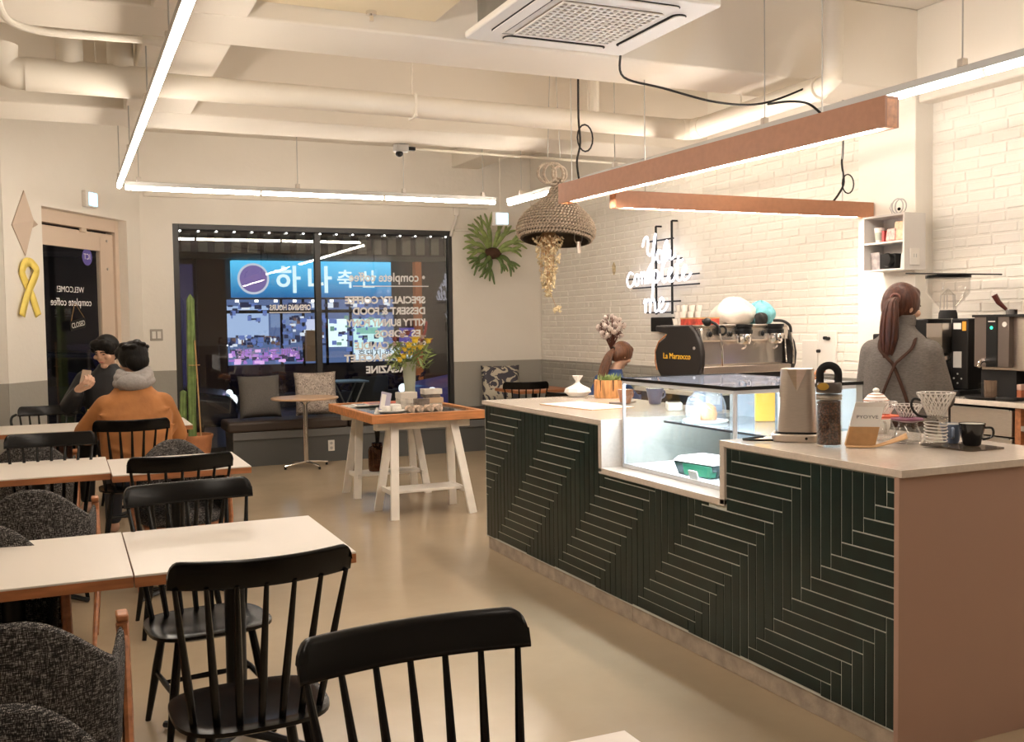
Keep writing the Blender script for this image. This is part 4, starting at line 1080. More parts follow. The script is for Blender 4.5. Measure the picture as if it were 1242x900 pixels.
bk = MB(); bk.box((DX - .04, 0, .012), (DX, .30, DH - .012)); bk.box((DX - .04, .30, .012), (DX, DY, .06)); bk.box((DX - .04, .30, DH - .06), (DX, DY, DH - .012)); bk.box((DX - .04, DY - .04, .06), (DX, DY, DH - .06)); bk.build('rear_frame', mat('case_grey_frame', (.42, .42, .40), .5), dc, bevel=.002)
MB().box((DX - .028, .30, .06), (DX - .022, DY - .04, DH - .06)).build('rear_door', thin_glass('rear_door_glass', (.85, .9, .95), 1.45, haze=.35, hazecol=(.70, .78, .85)), dc)
MB().box((DX - .021, .55, .20), (DX - .012, .57, .32)).build('door_handle', 'alu', dc)
MB().box((.18, .012, .245), (DX - .045, .86, .252)).build('shelf', thin_glass('shelf_glass', (.85, .92, .92), 1.5, boost=1.6, haze=.1), dc)
MB().box((.176, .012, .243), (.181, .86, .254)).build('shelf_edge', 'blackmetal', dc)
for y in (.03, .84): MB().box((.35, y, .228), (DX - .045, y + .012, .245)).build('shelf_bracket', 'alu', dc)
MB().box((.02, .03, DH - .034), (.045, DY - .03, DH - .020)).build('lamp_bar', emis('case_lamp', (.80, .89, 1.0), 230), dc)
MB().tube([(DX - .05, .42, .235), (DX - .052, .40, .13), (DX - .055, .38, .02)], .006, 6).build('lamp_cable', 'darkgrey', dc)
# in the case
cl_ = thing('cake_dome', 'clear dome over an orange pastry on the shelf of the display case', 'cake dome', (3.07, 4.37, 1.0205))
cl_.scale = (.74, .74, .95)
MB().lathe([(0, 0), (.15, 0), (.16, .01), (.158, .014), (0, .008)], n=32).build('plate', 'paper', cl_, smooth=True)
MB().lathe([(.14, .014), (.142, .09), (.125, .135), (.08, .165), (0, .175)], n=32).build('dome', thin_glass('dome_plastic', (.92, .93, .95), 1.45, boost=1.3, haze=.10), cl_, smooth=True)
MB().lathe([(0, .012), (.075, .014), (.082, .045), (.07, .085), (.03, .105), (0, .108)], n=24).build('pastry', mat('orange_cake', (.75, .33, .08), .6, noise=20, amt=.25), cl_, smooth=True)
MB().box((-.13, -.10, .0), (-.115, .0, .065)).build('price_card', mat('sage_card', (.35, .37, .30), .7), cl_)
bx = thing('takeout_tray', 'black takeout tray with white lid and green side in the bottom of the display case', 'tray', (2.93, 4.16, .7795))
X_ = Matrix.Rotation(.15, 4, 'Z')
def frus(w0, d0, w1, d1, z0, z1): return [(-w0, -d0, z0), (w0, -d0, z0), (w0, d0, z0), (-w0, d0, z0), (-w1, -d1, z1), (w1, -d1, z1), (w1, d1, z1), (-w1, d1, z1)], [(3, 2, 1, 0), (4, 5, 6, 7), (0, 1, 5, 4), (1, 2, 6, 5), (2, 3, 7, 6), (3, 0, 4, 7)]
a_, b_ = frus(.085, .12, .10, .14, 0, .065); MB().add(a_, b_).xf(X_).build('tray_body', mat('dark_green_tray', (.012, .035, .03), .25), bx, bevel=.004)
a_, b_ = frus(.104, .145, .085, .12, .066, .092); MB().add(a_, b_).xf(X_).build('lid', 'paper', bx, bevel=.004)
a_, b_ = frus(.02, .09, .022, .10, .006, .06); MB().add(a_, b_).xf(X_ @ Matrix.Translation((-.085, -.035, 0))).build('green_label', mat('bright_green_label', (.03, .22, .12), .4), bx)
tag(MB().box((-.004, -.035, 0), (.004, .035, .045), Matrix.Translation((2.785, 4.06, .7795)) @ Matrix.Rotation(-.25, 4, 'Y')).build('price_card', 'paper'), 'small white price card before the takeout tray in the display case', 'card')
yc = MB().box((-.05, -.02, 0), (.05, .02, .20)).build('pastry_box', mat('orange_card', (.85, .42, .06), .6), None, bevel=.003); yc.location = (3.36, 4.25, 1.0205); yc.rotation_euler = (0, 0, -.5)
tag(yc, 'orange yellow box standing at the back of the display case shelf', 'box')
for k in range(3):
    o = MB().lathe([(0, 0), (.06, 0), (.095, .014), (.098, .018), (.06, .006), (0, .005)], n=24).build('green_plate', mat('pale_green_glaze', (.42, .55, .42), .3) if k == 0 else bpy.data.materials['pale_green_glaze'], None, smooth=True)
    o.location = (3.33, 3.90, .7795 + .016 * k); tag(o, 'pale green plate in the pile behind the case side glass, %s' % ('lowest', 'middle', 'topmost')[k], 'plate', 'green plates in the display case')

# ------------------------------------------------------------------ things on the counter
ZT = 1.0265
kt = thing('electric_kettle', 'brushed steel electric kettle on its base, on the counter', 'kettle', (2.907, 3.455, ZT), radians(-42))
MB().prism(rrect(.215, .20, .06, 6), 0, .034).build('power_base', 'brushed', kt, bevel=.006)
MB().prism(rrect(.185, .165, .05, 6), .034, .040).build('base_gap', 'matteblack', kt)
def kb(u, v):
    q = 2 * pi * u; h = v
    r = .5; W_ = .168 - .030 * h; D_ = .150 - .028 * h
    c, s = cos(q), sin(q); e = .42
    return (W_ / 2 * math.copysign(abs(c) ** e, c), D_ / 2 * math.copysign(abs(s) ** e, s), .042 + .272 * h)
m_ = MB().grid(kb, 56, 8, wu=True)
m_.build('kettle_body', 'brushed', kt, smooth=True, sharp=45)
def lid_pts(z, k): return [(kb(i / 40, 1)[0] * k, kb(i / 40, 1)[1] * k) for i in range(40)]
MB().prism(lid_pts(0, .97), .306, .3145).build('lid', 'steel', kt, bevel=.003)
MB().add([(-.042, -.066, .312), (.042, -.066, .312), (0, -.105, .314), (0, -.071, .215), (-.03, -.05, .3145), (.03, -.05, .3145)], [(0, 2, 3), (2, 1, 3), (0, 4, 5, 1, 2)]).build('spout', 'brushed', kt)
MB().tube(smooth_path([(0, .058, .29), (0, .115, .285), (0, .135, .22), (0, .125, .12), (0, .07, .075)], 5), .014, 8).build('handle', 'matteblack', kt, smooth=True)
MB().cyl((.04, -.101, .018), (.04, -.099, .018), .006).build('indicator', 'matteblack', kt)
tag(MB().tube(smooth_path([(2.80, 3.55, ZT + .012), (2.735, 3.58, ZT + .005), (2.705, 3.565, ZT + .005), (2.74, 3.505, ZT + .005), (2.80, 3.465, ZT + .006)], 5), .005, 6).build('kettle_cord', 'matteblack'), 'black cord looped beside the steel kettle base', 'cable')

bj = thing('bean_jar', 'tall glass jar of coffee beans with a black loop handle', 'jar', (2.86, 3.205, ZT), radians(-45))
MB().lathe([(0, .004), (.047, .004), (.0505, .010), (.0505, .215), (.048, .22), (.046, .215), (.047, .012), (0, .009)], n=36).build('glass_body', 'clearglass', bj, smooth=True, sharp=40)
def beans():
    m, nt, b = _new('coffee_beans'); tc = N(nt, 'ShaderNodeTexCoord'); v = N(nt, 'ShaderNodeTexVoronoi'); v.inputs['Scale'].default_value = 105
    nt.links.new(tc.outputs['Object'], v.inputs['Vector']); r = N(nt, 'ShaderNodeValToRGB'); e = r.color_ramp.elements
    e[0].color = (.17, .062, .026, 1); e[1].color = (.03, .011, .006, 1); e[1].position = .62; nt.links.new(v.outputs['Distance'], r.inputs[0]); nt.links.new(r.outputs[0], b.inputs['Base Color'])
    bp = N(nt, 'ShaderNodeBump'); bp.inputs['Strength'].default_value = .8; bp.inputs['Distance'].default_value = .004; bp.invert = True
    nt.links.new(v.outputs['Distance'], bp.inputs['Height']); nt.links.new(bp.outputs[0], b.inputs['Normal']); b.inputs['Roughness'].default_value = .4; return m
o = MB().lathe([(0, .012), (.0465, .012), (.0465, .188), (.03, .192), (0, .193)], n=28).build('coffee_beans', beans(), bj, smooth=True); o['kind'] = 'stuff'
MB().lathe([(.046, .195), (.052, .197), (.052, .203), (.049, .205), (.052, .208), (.052, .215), (.046, .217)], n=32).build('seal_ring', 'steel', bj, smooth=True)
MB().lathe([(0, .224), (.048, .224), (.051, .228), (.051, .262), (.046, .268), (0, .268)], n=32).build('lid', mat('smoky_lid', (.07, .055, .048), .15), bj, smooth=True, sharp=40)
MB().tube([(-.036, 0, .235)] + [(-.036 * cos(a), 0, .300 + .036 * sin(a)) for a in [pi * k / 14 for k in range(15)]] + [(.036, 0, .235)], .0125, 10, flat=1.3).build('loop_handle', 'matteblack', bj, smooth=True)
MB().lathe([(0, 0), (.019, 0), (.019, .003), (0, .003)], n=24, X=Matrix.Translation((-.02, -.049, .252)) @ Matrix.Rotation(pi / 2, 4, 'X') @ Matrix.Diagonal((1.2, .8, 1, 1))).build('gold_label', mat('gold_label', (.55, .33, .06), .35, metal=.6), bj)

kb_ = thing('coffee_bag', 'white and kraft paper coffee bag with printed name beside the bean jar', 'bag', (3.005, 3.185, ZT), radians(-38))
KX = .058
def bagpt(x, y0, z): return (x, y0 + .42 * (z / .185) * .12, z)
def bag(z0, z1, th0, th1):
    sh0, sh1 = .30 * z0, .30 * z1
    return [(-KX + sh0 * .8, -th0 + sh0 * .5, z0), (KX + sh0 * .8, -th0 + sh0 * .5, z0), (KX + sh0 * .8, th0 + sh0 * .15, z0), (-KX + sh0 * .8, th0 + sh0 * .15, z0),
            (-KX + sh1 * .8, -th1 + sh1 * .5, z1), (KX + sh1 * .8, -th1 + sh1 * .5, z1), (KX + sh1 * .8, th1 + sh1 * .15, z1), (-KX + sh1 * .8, th1 + sh1 * .15, z1)]
BF = [(3, 2, 1, 0), (4, 5, 6, 7), (0, 1, 5, 4), (1, 2, 6, 5), (2, 3, 7, 6), (3, 0, 4, 7)]
MB().add(bag(0, .078, .032, .026), BF).build('bag_base', 'kraft', kb_)
MB().add(bag(.0785, .178, .026, .004), BF).build('bag_top', 'paper', kb_)
o = text('lettering', 'PYOYVE', .019, 'darkgrey', kb_, (-.014, -.0125, .113), (radians(76), 0, 0)); TXT.append((o, .084))
kf = MB()
def flap(u, v): return (-.058 + .235 * u, -.036 - .075 * v * (1 - .35 * u), .003 + .055 * max(0, u - .42) ** 1.3 * (1 - .3 * v) * 2)
kf.grid(flap, 12, 4); o = kf.build('kraft_flap', 'kraft', None, smooth=True, solid=.0015); o.location = (3.005, 3.185, ZT); o.rotation_euler = (0, 0, radians(-38))
tag(o, 'curled sheet of kraft paper lying before the coffee bag', 'paper')

def ribs(r0, z0, r1, z1, n, twist, m, par, rad=.0022, name='ribs'):
    mb = MB()
    for k in range(n):
        q = 2 * pi * k / n
        mb.tube([(r0 * cos(q), r0 * sin(q), z0), ((r0 + r1) / 2 * cos(q + twist / 2), (r0 + r1) / 2 * sin(q + twist / 2), (z0 + z1) / 2), (r1 * cos(q + twist), r1 * sin(q + twist), z1)], rad, 5)
    mb.build(name, m, par, smooth=True)
ribm = mat('glass_rib_highlight', (.70, .66, .62), .12, spec=1.0)
def dripper_set(label, loc, rz, collar, s=1.0, handle=True):
    t = thing('drip_server', label, 'coffee dripper', loc, rz, 'glass drip coffee sets')
    g = [(0, .004), (.052, .004), (.060, .012), (.058, .05), (.043, .083), (.040, .095), (.044, .100), (.041, .098), (.037, .094), (.040, .083), (.055, .05), (.057, .014), (0, .008)]
    MB().lathe([(a * s, b * s) for a, b in g], n=36).build('server', 'clearglass', t, smooth=True, sharp=60)
    MB().tube(smooth_path([(.042 * s, 0, .088 * s), (.078 * s, 0, .085 * s), (.085 * s, 0, .05 * s), (.058 * s, 0, .025 * s)], 5), .005 * s, 8).build('handle', 'clearglass' if collar else 'matteblack', t, smooth=True)
    if collar:
        MB().lathe([(.030 * s, .100 * s), (.072 * s, .112 * s), (.074 * s, .117 * s), (.045 * s, .114 * s), (.030 * s, .122 * s), (.026 * s, .100 * s)], n=36).build('collar', collar, t, smooth=True)
    z = .112 * s
    c = [(.018 * s, z), (.034 * s, z + .015 * s), (.062 * s, z + .066 * s), (.064 * s, z + .067 * s), (.036 * s, z + .013 * s), (.018 * s, z - .004)]
    MB().lathe(c, n=36).build('dripper', 'clearglass', t, smooth=True, sharp=60)
    ribs(.033 * s, z + .014 * s, .064 * s, z + .066 * s, 18, .55, ribm, t)
    MB().tube([(.063 * s * cos(q), .063 * s * sin(q), z + .067 * s) for q in [2 * pi * k / 40 for k in range(40)]], .002, 5, closed=True).build('rim', ribm, t, smooth=True)
    return t
dripper_set('glass drip set with a flat orange collar beside the coffee bag', (3.215, 3.27, ZT), -2.2, mat('orange_silicone', (.72, .10, .03), .35), .92)
dripper_set('glass drip set with a purple collar, middle of the three', (3.200, 3.115, ZT), -.9, mat('purple_silicone', (.20, .035, .10), .35), .92)
ds = thing('drip_server', 'tall ribbed clear glass drip set with black handle, rightmost of the three', 'coffee dripper', (3.185, 2.955, ZT), 0, 'glass drip coffee sets')
MB().lathe([(0, .004), (.050, .004), (.055, .012), (.040, .035), (.044, .115), (.048, .122), (.046, .120), (.040, .115), (.036, .036), (.048, .014), (0, .009)], n=36).build('server', 'clearglass', ds, smooth=True, sharp=60)
for k in range(6): MB().tube([((.0435 + .0015 * (k % 2)) * cos(q), (.0435 + .0015 * (k % 2)) * sin(q), .035 + .013 * k + .004 * sin(q)) for q in [2 * pi * j / 28 for j in range(28)]], .0022, 5, closed=True).build('server_ring', ribm, ds, smooth=True)
MB().lathe([(.018, .118), (.050, .122), (.051, .126), (.020, .126)], n=36).build('collar', 'clearglass', ds, smooth=True)
MB().lathe([(.020, .122), (.030, .135), (.070, .222), (.073, .224), (.034, .132), (.020, .118)], n=40).build('dripper', 'clearglass', ds, smooth=True, sharp=60)
ribs(.031, .134, .072, .222, 20, .8, ribm, ds, .0026)
ribs(.031, .134, .072, .222, 20, -.5, ribm, ds, .0018)
MB().tube([(.072 * cos(q), .072 * sin(q), .224) for q in [2 * pi * k / 40 for k in range(40)]], .0028, 5, closed=True).build('rim', ribm, ds, smooth=True)
A_ = radians(150)
MB().tube(smooth_path([(.058 * cos(A_), .058 * sin(A_), .195), (.085 * cos(A_), .085 * sin(A_), .20), (.095 * cos(A_), .095 * sin(A_), .17), (.07 * cos(A_), .07 * sin(A_), .135), (.035 * cos(A_), .035 * sin(A_), .127)], 5), .005, 8).build('handle', 'matteblack', ds, smooth=True)
def cup(name, label, loc, rz, m, s=1.0, inner='paper', cat='cup'):
    t = thing(name, label, cat, loc, rz, 'cups on the counter')
    MB().lathe([(0, .003), (.026 * s, .003), (.030 * s, .008), (.045 * s, .080 * s), (.0455 * s, .083 * s), (.043 * s, .083 * s), (.028 * s, .012), (0, .010)], n=32).build('cup_body', m, t, smooth=True, sharp=50)
    MB().lathe([(0, .011), (.0275 * s, .012), (.0425 * s, .081 * s)], n=32).build('inside', inner, t, smooth=True)
    MB().tube(smooth_path([(.042 * s, 0, .068 * s), (.066 * s, 0, .066 * s), (.066 * s, 0, .038 * s), (.035 * s, 0, .026 * s)], 5), .0055 * s, 8, flat=.8).build('handle', m, t, smooth=True)
    return t
tr = thing('glass_tray', 'dark rimmed glass tray under the cups on the counter', 'tray', (3.30, 2.93, ZT))
MB().prism(rrect(.20, .26, .02), .001, .007).build('tray_plate', thin_glass('tray_glass', (.55, .5, .45), 1.5, haze=.2, hazecol=(.25, .2, .16)), tr)
cup('coffee_cup', 'blue cup beside the black cup on the counter', (3.315, 2.995, ZT + .007), -2.3, mat('blue_glaze', (.21, .27, .40), .3))
cup('coffee_cup', 'black cup at the right end of the counter items', (3.318, 2.895, ZT + .007), -.9, mat('black_glaze', (.012, .011, .011), .2), 1.12)
sb = thing('drip_kettle', 'white and brown striped round pot with a knob lid behind the drip sets', 'pot', (3.40, 3.50, ZT))
MB().lathe([(0, 0), (.05, 0), (.062, .03), (.064, .09), (.056, .13), (.053, .135), (0, .135)], n=32).build('pot_body', 'paper', sb, smooth=True, sharp=50)
MB().lathe([(.055, .136), (.052, .155), (.035, .175), (.012, .186), (0, .187)], n=32).build('lid', 'paper', sb, smooth=True)
MB().ball((0, 0, .196), (.015, .015, .011), 14, 8).build('knob', 'paper', sb, smooth=True)
for k in range(3): MB().tube([((.0545 - .012 * k) * cos(q), (.0545 - .012 * k) * sin(q), .150 + .013 * k) for q in [2 * pi * j / 30 for j in range(30)]], .0035, 5, closed=True).build('stripe', 'wood', sb, smooth=True)
tg = thing('wooden_tongs', 'pair of orange wood tongs lying on the rear corner of the display case', 'tongs', (3.33, 3.83, .767 + DH), radians(35))
for a in (-.06, .06): MB().box((-.10, -.006, 0), (.10, .006, .010), Matrix.Translation((0, a * .2, .006)) @ Matrix.Rotation(a, 4, 'Z') @ Matrix.Rotation(-.18, 4, 'Y') @ Matrix.Translation((.02, 0, .012))).build('tong_arm', 'orangewood', tg, bevel=.003)

# left part of the counter
mn = thing('menu_sheet', 'large cream menu sheet lying on the left part of the counter', 'menu', (2.99, 5.55, ZT), .12)
MB().box((-.16, -.29, 0), (.16, .29, .004)).build('board', 'kraft', mn); MB().box((-.158, -.288, .004), (.158, .288, .0055)).build('sheet', 'paper', mn)
tag(MB().box((-.09, -.05, 0), (.09, .05, .012), Matrix.Translation((3.30, 5.62, ZT)) @ Matrix.Rotation(.5, 4, 'Z')).build('grey_wallet', mat('grey_leatherette', (.23, .19, .17), .5), None, bevel=.004), 'grey flat folder on the counter beside the display case', 'folder')
fs = thing('paper_sculpture', 'white faceted bowl with a waisted neck on the left of the counter', 'ornament', (3.33, 6.30, ZT))
MB().lathe([(0, 0), (.055, 0), (.098, .035), (.088, .06), (.035, .085), (.016, .10), (.016, .115), (.040, .150), (.034, .150), (.010, .118), (0, .118)], n=9).build('faceted_body', 'paper', fs)
wp = thing('wooden_planter', 'split log planter with small green succulents on the counter', 'planter', (3.47, 6.10, ZT))
MB().lathe([(0, 0), (.098, 0), (.104, .02), (.100, .125), (.085, .125), (.085, .10), (0, .10)], n=20).build('log', mat('split_log_wood', (.55, .27, .10), .7, noise=8, amt=.45, stretch=(6, 6, 1)), wp, smooth=True, sharp=50)
for k in range(7): MB().box((.098 * cos(k * .9) - .004, .098 * sin(k * .9) - .004, .05), (.1 * cos(k * .9) + .006, .1 * sin(k * .9) + .006, .126)).build('bark_strip', mat('dark_bark', (.09, .035, .018), .9) if k == 0 else bpy.data.materials['dark_bark'], wp)
MB().lathe([(0, .102), (.085, .102)], n=20).build('soil', 'soil', wp)
sg_ = MB(); r_ = random.Random(21)
for k in range(90):
    q = r_.random() * 6.28; rr = .085 * sqrt(r_.random()); c = Vector((rr * cos(q), rr * sin(q), .10)); h_ = r_.uniform(.03, .075)
    d_ = Vector((cos(q) * .02, sin(q) * .02, h_)); s_ = Vector((-sin(q), cos(q), 0)) * .007
    sg_.add([c - s_ * .6, c + d_ * .6 - s_, c + d_, c + d_ * .6 + s_, c + s_ * .6], [(0, 1, 2, 3, 4)])
o = sg_.build('succulents', mat('pale_succulent', (.22, .30, .10), .6, noise=30, amt=.3), wp, fix=False); o['kind'] = 'stuff'
cup('mug', 'brown mug seen through the left glass of the display case', (3.28, 5.55, ZT), .4, mat('brown_glaze', (.28, .11, .05), .4), 1.15, cat='mug')
cup('mug', 'slate blue mug seen through the left glass of the display case', (3.42, 5.42, ZT), .2, mat('slate_glaze', (.10, .10, .17), .4), 1.25, cat='mug')
pt = thing('card_terminal', 'white card terminal on the counter behind the display case', 'card terminal', (3.30, 5.02, ZT), -.5)
MB().prism(rrect(.09, .17, .015), 0, .045).build('terminal_body', 'plastic', pt, bevel=.006); MB().box((-.035, .0, .0455), (.035, .065, .047)).build('screen', 'matteblack', pt)
tg2 = thing('tip_box', 'small pale blue box on the counter behind the case glass', 'box', (3.43, 4.86, ZT), -.2)
MB().box((-.06, -.07, 0), (.06, .07, .16)).build('box_body', mat('pale_blue_card', (.26, .33, .48), .5), tg2, bevel=.004); MB().box((-.045, -.0715, .04), (.045, -.07, .12)).build('box_label', 'paper', tg2)

# =================================================================== BACK BAR
bb = thing('back_bar', 'back bar worktop with steel drawers along the brick wall', 'counter', (5.42, 4.75, 0))
def bl(x, y, z): return (x - 5.42, y - 4.75, z)
def bbx(a, b): return (bl(*a), bl(*b))
MB().box(*bbx((5.08, 2.6, 1.015), (5.585, 6.80, 1.046))).build('worktop', 'stone', bb, bevel=.002)
MB().box(*bbx((4.10, 5.92, 1.015), (5.08, 6.80, 1.046))).build('worktop', 'stone', bb, bevel=.002)
MB().box(*bbx((5.14, 4.14, .06), (5.58, 6.78, 1.015))).build('carcass', 'matteblack', bb)
MB().box(*bbx((4.14, 5.96, .06), (5.14, 6.76, 1.015))).build('carcass', 'matteblack', bb)
for z0, z1 in ((.838, .995), (.66, .825), (.46, .648)):
    d_ = MB().box(*bbx((5.105, 4.17, z0), (5.14, 4.62, z1))).build('drawer', 'brushed', bb, bevel=.003)
    MB().box(*bbx((5.095, 4.18, z1 - .004), (5.11, 4.61, z1 + .004))).build('drawer_lip', 'steel', bb)
MB().box(*bbx((5.105, 4.64, .1), (5.14, 5.90, .995))).build('fridge_door', 'brushed', bb, bevel=.003)
MB().box(*bbx((5.10, 4.105, .0), (5.58, 4.145, 1.015))).build('wood_partition', 'wood', bb)
MB().box(*bbx((5.10, 2.62, .88), (5.58, 4.105, .91))).build('shelf', 'steel', bb)
MB().box(*bbx((5.55, 2.62, .05), (5.575, 4.105, 1.0))).build('rear_panel', 'wood', bb)

ZB = 1.0465
M['satin'] = mat('satin_chrome', (.86, .80, .73), .24, metal=.85)
# espresso machine: side panels face the counter, chrome working side faces the camera
em = thing('espresso_machine', 'large chrome two group espresso machine with black side panels', 'espresso machine', (4.61, 6.31, ZB))
def el(x, y, z): return (x - 4.61, y - 6.31, z - ZB)
prof_ = [(6.617, 1.523), (6.162, 1.524), (6.09, 1.474), (6.03, 1.391), (6.008, 1.308), (6.018, 1.225), (6.05, 1.165), (6.10, 1.12), (6.54, 1.12), (6.593, 1.175), (6.617, 1.239), (6.628, 1.32), (6.58, 1.391), (6.485, 1.433), (6.465, 1.457), (6.617, 1.479)]
sidem = mat('black_side_panel', (.016, .013, .012), .42, spec=.35)
for x0, x1 in ((4.185, 4.225), (5.015, 5.055)):
    m_ = MB(); n_ = len(prof_)
    m_.add([el(x0, p[0], p[1]) for p in prof_] + [el(x1, p[0], p[1]) for p in prof_], [tuple(range(n_)), tuple(range(n_, 2 * n_))[::-1]] + [(i, n_ + i, n_ + (i + 1) % n_, (i + 1) % n_) for i in range(n_)])
    m_.build('side_panel', sidem, em, bevel=.010, seg=2)
MB().tube([el(4.19, p[0] + .006, p[1]) for p in (( 6.47, 1.45), (6.57, 1.40), (6.622, 1.33), (6.625, 1.24), (6.60, 1.18))], .006, 6).build('panel_trim', 'orangewood', em)
o = text('lettering', 'La Marzocco', .062, mat('yellow_lettering', (.85, .48, .03), .5), em, el(4.1835, 6.51, 1.272), (pi / 2, 0, -pi / 2), extrude=.001); TXT.append((o, .36))
o = text('badge', '●', .03, 'alu', em, el(4.1835, 6.115, 1.345), (pi / 2, 0, -pi / 2), extrude=.001); TXT.append((o, .03))
MB().box(el(4.225, 6.12, 1.22), el(5.015, 6.55, 1.505)).build('chrome_body', 'satin', em, bevel=.012)
MB().box(el(4.225, 6.06, 1.40), el(5.015, 6.13, 1.51)).build('group_housing', 'satin', em, bevel=.012)
MB().box(el(4.215, 6.04, 1.508), el(5.025, 6.60, 1.524)).build('cup_tray', 'steel', em, bevel=.003)
MB().box(el(4.225, 6.03, 1.165), el(5.015, 6.50, 1.22)).build('drip_tray', 'brushed', em, bevel=.004)
g_ = MB()
for k in range(26): g_.box(el(4.24 + .03 * k, 6.035, 1.2205), el(4.252 + .03 * k, 6.13, 1.224))
o = g_.build('drip_grate', 'steel', em); o['kind'] = 'stuff'
MB().box(el(4.225, 6.05, 1.115), el(5.015, 6.50, 1.165)).build('base_frame', 'matteblack', em)
for x in (4.25, 4.99):
    for y in (6.12, 6.5): MB().cyl(el(x, y, ZB), el(x, y, 1.12), .02, n=12).build('foot', 'blackmetal', em)
for gx in (4.58, 4.868):
    MB().lathe([(0, .07), (.066, .07), (.066, .05), (.058, .045), (.058, .032), (.066, .028), (.066, .0), (0, 0)], c=el(gx, 6.035, 1.455), n=28).build('group_collar', 'blackmetal', em, smooth=True, sharp=30)
    MB().lathe([(0, 0), (.058, 0), (.058, -.06), (.05, -.075), (0, -.075)], c=el(gx, 6.035, 1.455), n=28).build('group_head', 'chrome', em, smooth=True, sharp=40)
    MB().tube([el(gx, 6.03, 1.41), el(gx - .04, 5.95, 1.415)], [.010, .010], 8).tube([el(gx - .04, 5.95, 1.415), el(gx - .09, 5.87, 1.43)], [.013, .016], 10).build('portafilter_handle', 'blackmetal', em, smooth=True)
    MB().ball(el(gx - .092, 5.866, 1.431), (.024, .010, .024), 14, 8).build('handle_cap', 'chrome', em, smooth=True)
    MB().tube(smooth_path([el(gx, 6.03, 1.385), el(gx - .01, 6.0, 1.36), el(gx - .05, 5.99, 1.345)], 4), .008, 8).build('spout', 'chrome', em, smooth=True)
MB().tube([el(4.385, 6.07, 1.478), el(4.375, 6.02, 1.482)], [.036, .040], 20).build('knob', 'blackmetal', em, smooth=True)
MB().tube([el(4.374, 6.018, 1.482), el(4.373, 6.014, 1.482)], [.022, .022], 20).build('knob_face', 'chrome', em)
MB().ball(el(4.232, 6.0, 1.545), .032, 14, 10).build('steam_knob', 'blackmetal', em, smooth=True)
for x0, s_ in ((4.33, 1), (4.975, 1)):
    MB().tube(smooth_path([el(x0 - .07, 6.10, 1.55), el(x0 - .03, 6.04, 1.545), el(x0, 6.0, 1.51), el(x0 + .004, 5.99, 1.46)], 5), .011, 8).build('steam_lever', 'blackmetal', em, smooth=True)
    MB().tube([el(x0 + .004, 5.99, 1.47), el(x0 + .012, 5.97, 1.33), el(x0 + .02, 5.98, 1.225)], .006, 8).build('steam_wand', 'chrome', em, smooth=True)
MB().tube([el(4.93, 6.0, 1.44), el(4.92, 5.97, 1.24)], .005, 8).build('water_wand', 'chrome', em, smooth=True)
for x in (4.29, 4.47, 4.76): MB().ball(el(x, 6.045, 1.455), (.016, .014, .022), 10, 8).build('button', 'blackmetal', em, smooth=True)
# on top of the machine
ZM = 1.5245
rbx = thing('red_box', 'red printed box lying on the espresso machine', 'box', (4.32, 6.22, ZM))
MB().box((-.09, -.12, 0), (.09, .12, .045)).build('box_body', mat('red_print', (.42, .05, .03), .5, noise=30, amt=.5), rbx); MB().box((-.092, -.122, .045), (.092, .122, .055)).build('box_lid', 'kraft', rbx)
gst = mat('stacked_cup_white', (.70, .66, .60), .25)
for k in range(20):
    lv_, i = (0, k) if k < 8 else (1, k - 8) if k < 14 else (2, k - 14)
    o = MB().lathe([(0, 0), (.022, 0), (.032, .05), (.030, .05), (.02, .004), (0, .004)], n=16).build('white_cup', gst, None, smooth=True, sharp=50)
    o.location = (4.29 + .066 * (i % 4 if lv_ == 0 else i % 3) + .02 * lv_, 6.42 + .066 * (i // (4 if lv_ == 0 else 3)) + .01 * lv_, ZM + .0515 * lv_)
    tag(o, 'small white cup in the pile on the espresso machine', 'cup', 'white cups piled on the espresso machine')
def lump(name, label, loc, r, m, seed, cat, group=None, flat=.02):
    rr = random.Random(seed); ph = [rr.uniform(0, 6) for _ in range(6)]
    def f(u, v):
        q = 2 * pi * u; t = -pi / 2 + pi * v
        k = 1 + .09 * sin(3 * q + ph[0]) * cos(t) + .06 * sin(5 * q + ph[1] + 3 * t) + .05 * sin(4 * t + ph[2])
        return (r[0] * k * cos(t) * cos(q), r[1] * k * cos(t) * sin(q), max(-r[2] * .75, r[2] * k * sin(t)) + r[2] * .75)
    o = MB().grid(f, 32, 18, wu=True).build(name, m, None, smooth=True, sharp=100); o.location = loc
    return tag(o, label, cat, group)
clothm = mat('white_striped_cloth', (.60, .555, .49), .9, noise=10, amt=.12, bump=.4, bscale=20)
lump('white_towel', 'bulky white striped towel heaped on the espresso machine', (4.71, 6.32, ZM), (.17, .15, .115), clothm, 3, 'towel')
lump('blue_cloth', 'turquoise cloth bundle on the espresso machine', (4.93, 6.28, ZM), (.105, .12, .10), mat('turquoise_cloth', (.15, .42, .47), .8, noise=18, amt=.35, bump=.5, bscale=25), 8, 'cloth')
lump('dark_cloth', 'dark bundle between the white towel and the turquoise cloth on the machine', (4.80, 6.12, ZM), (.05, .05, .05), 'matteblack', 5, 'cloth')

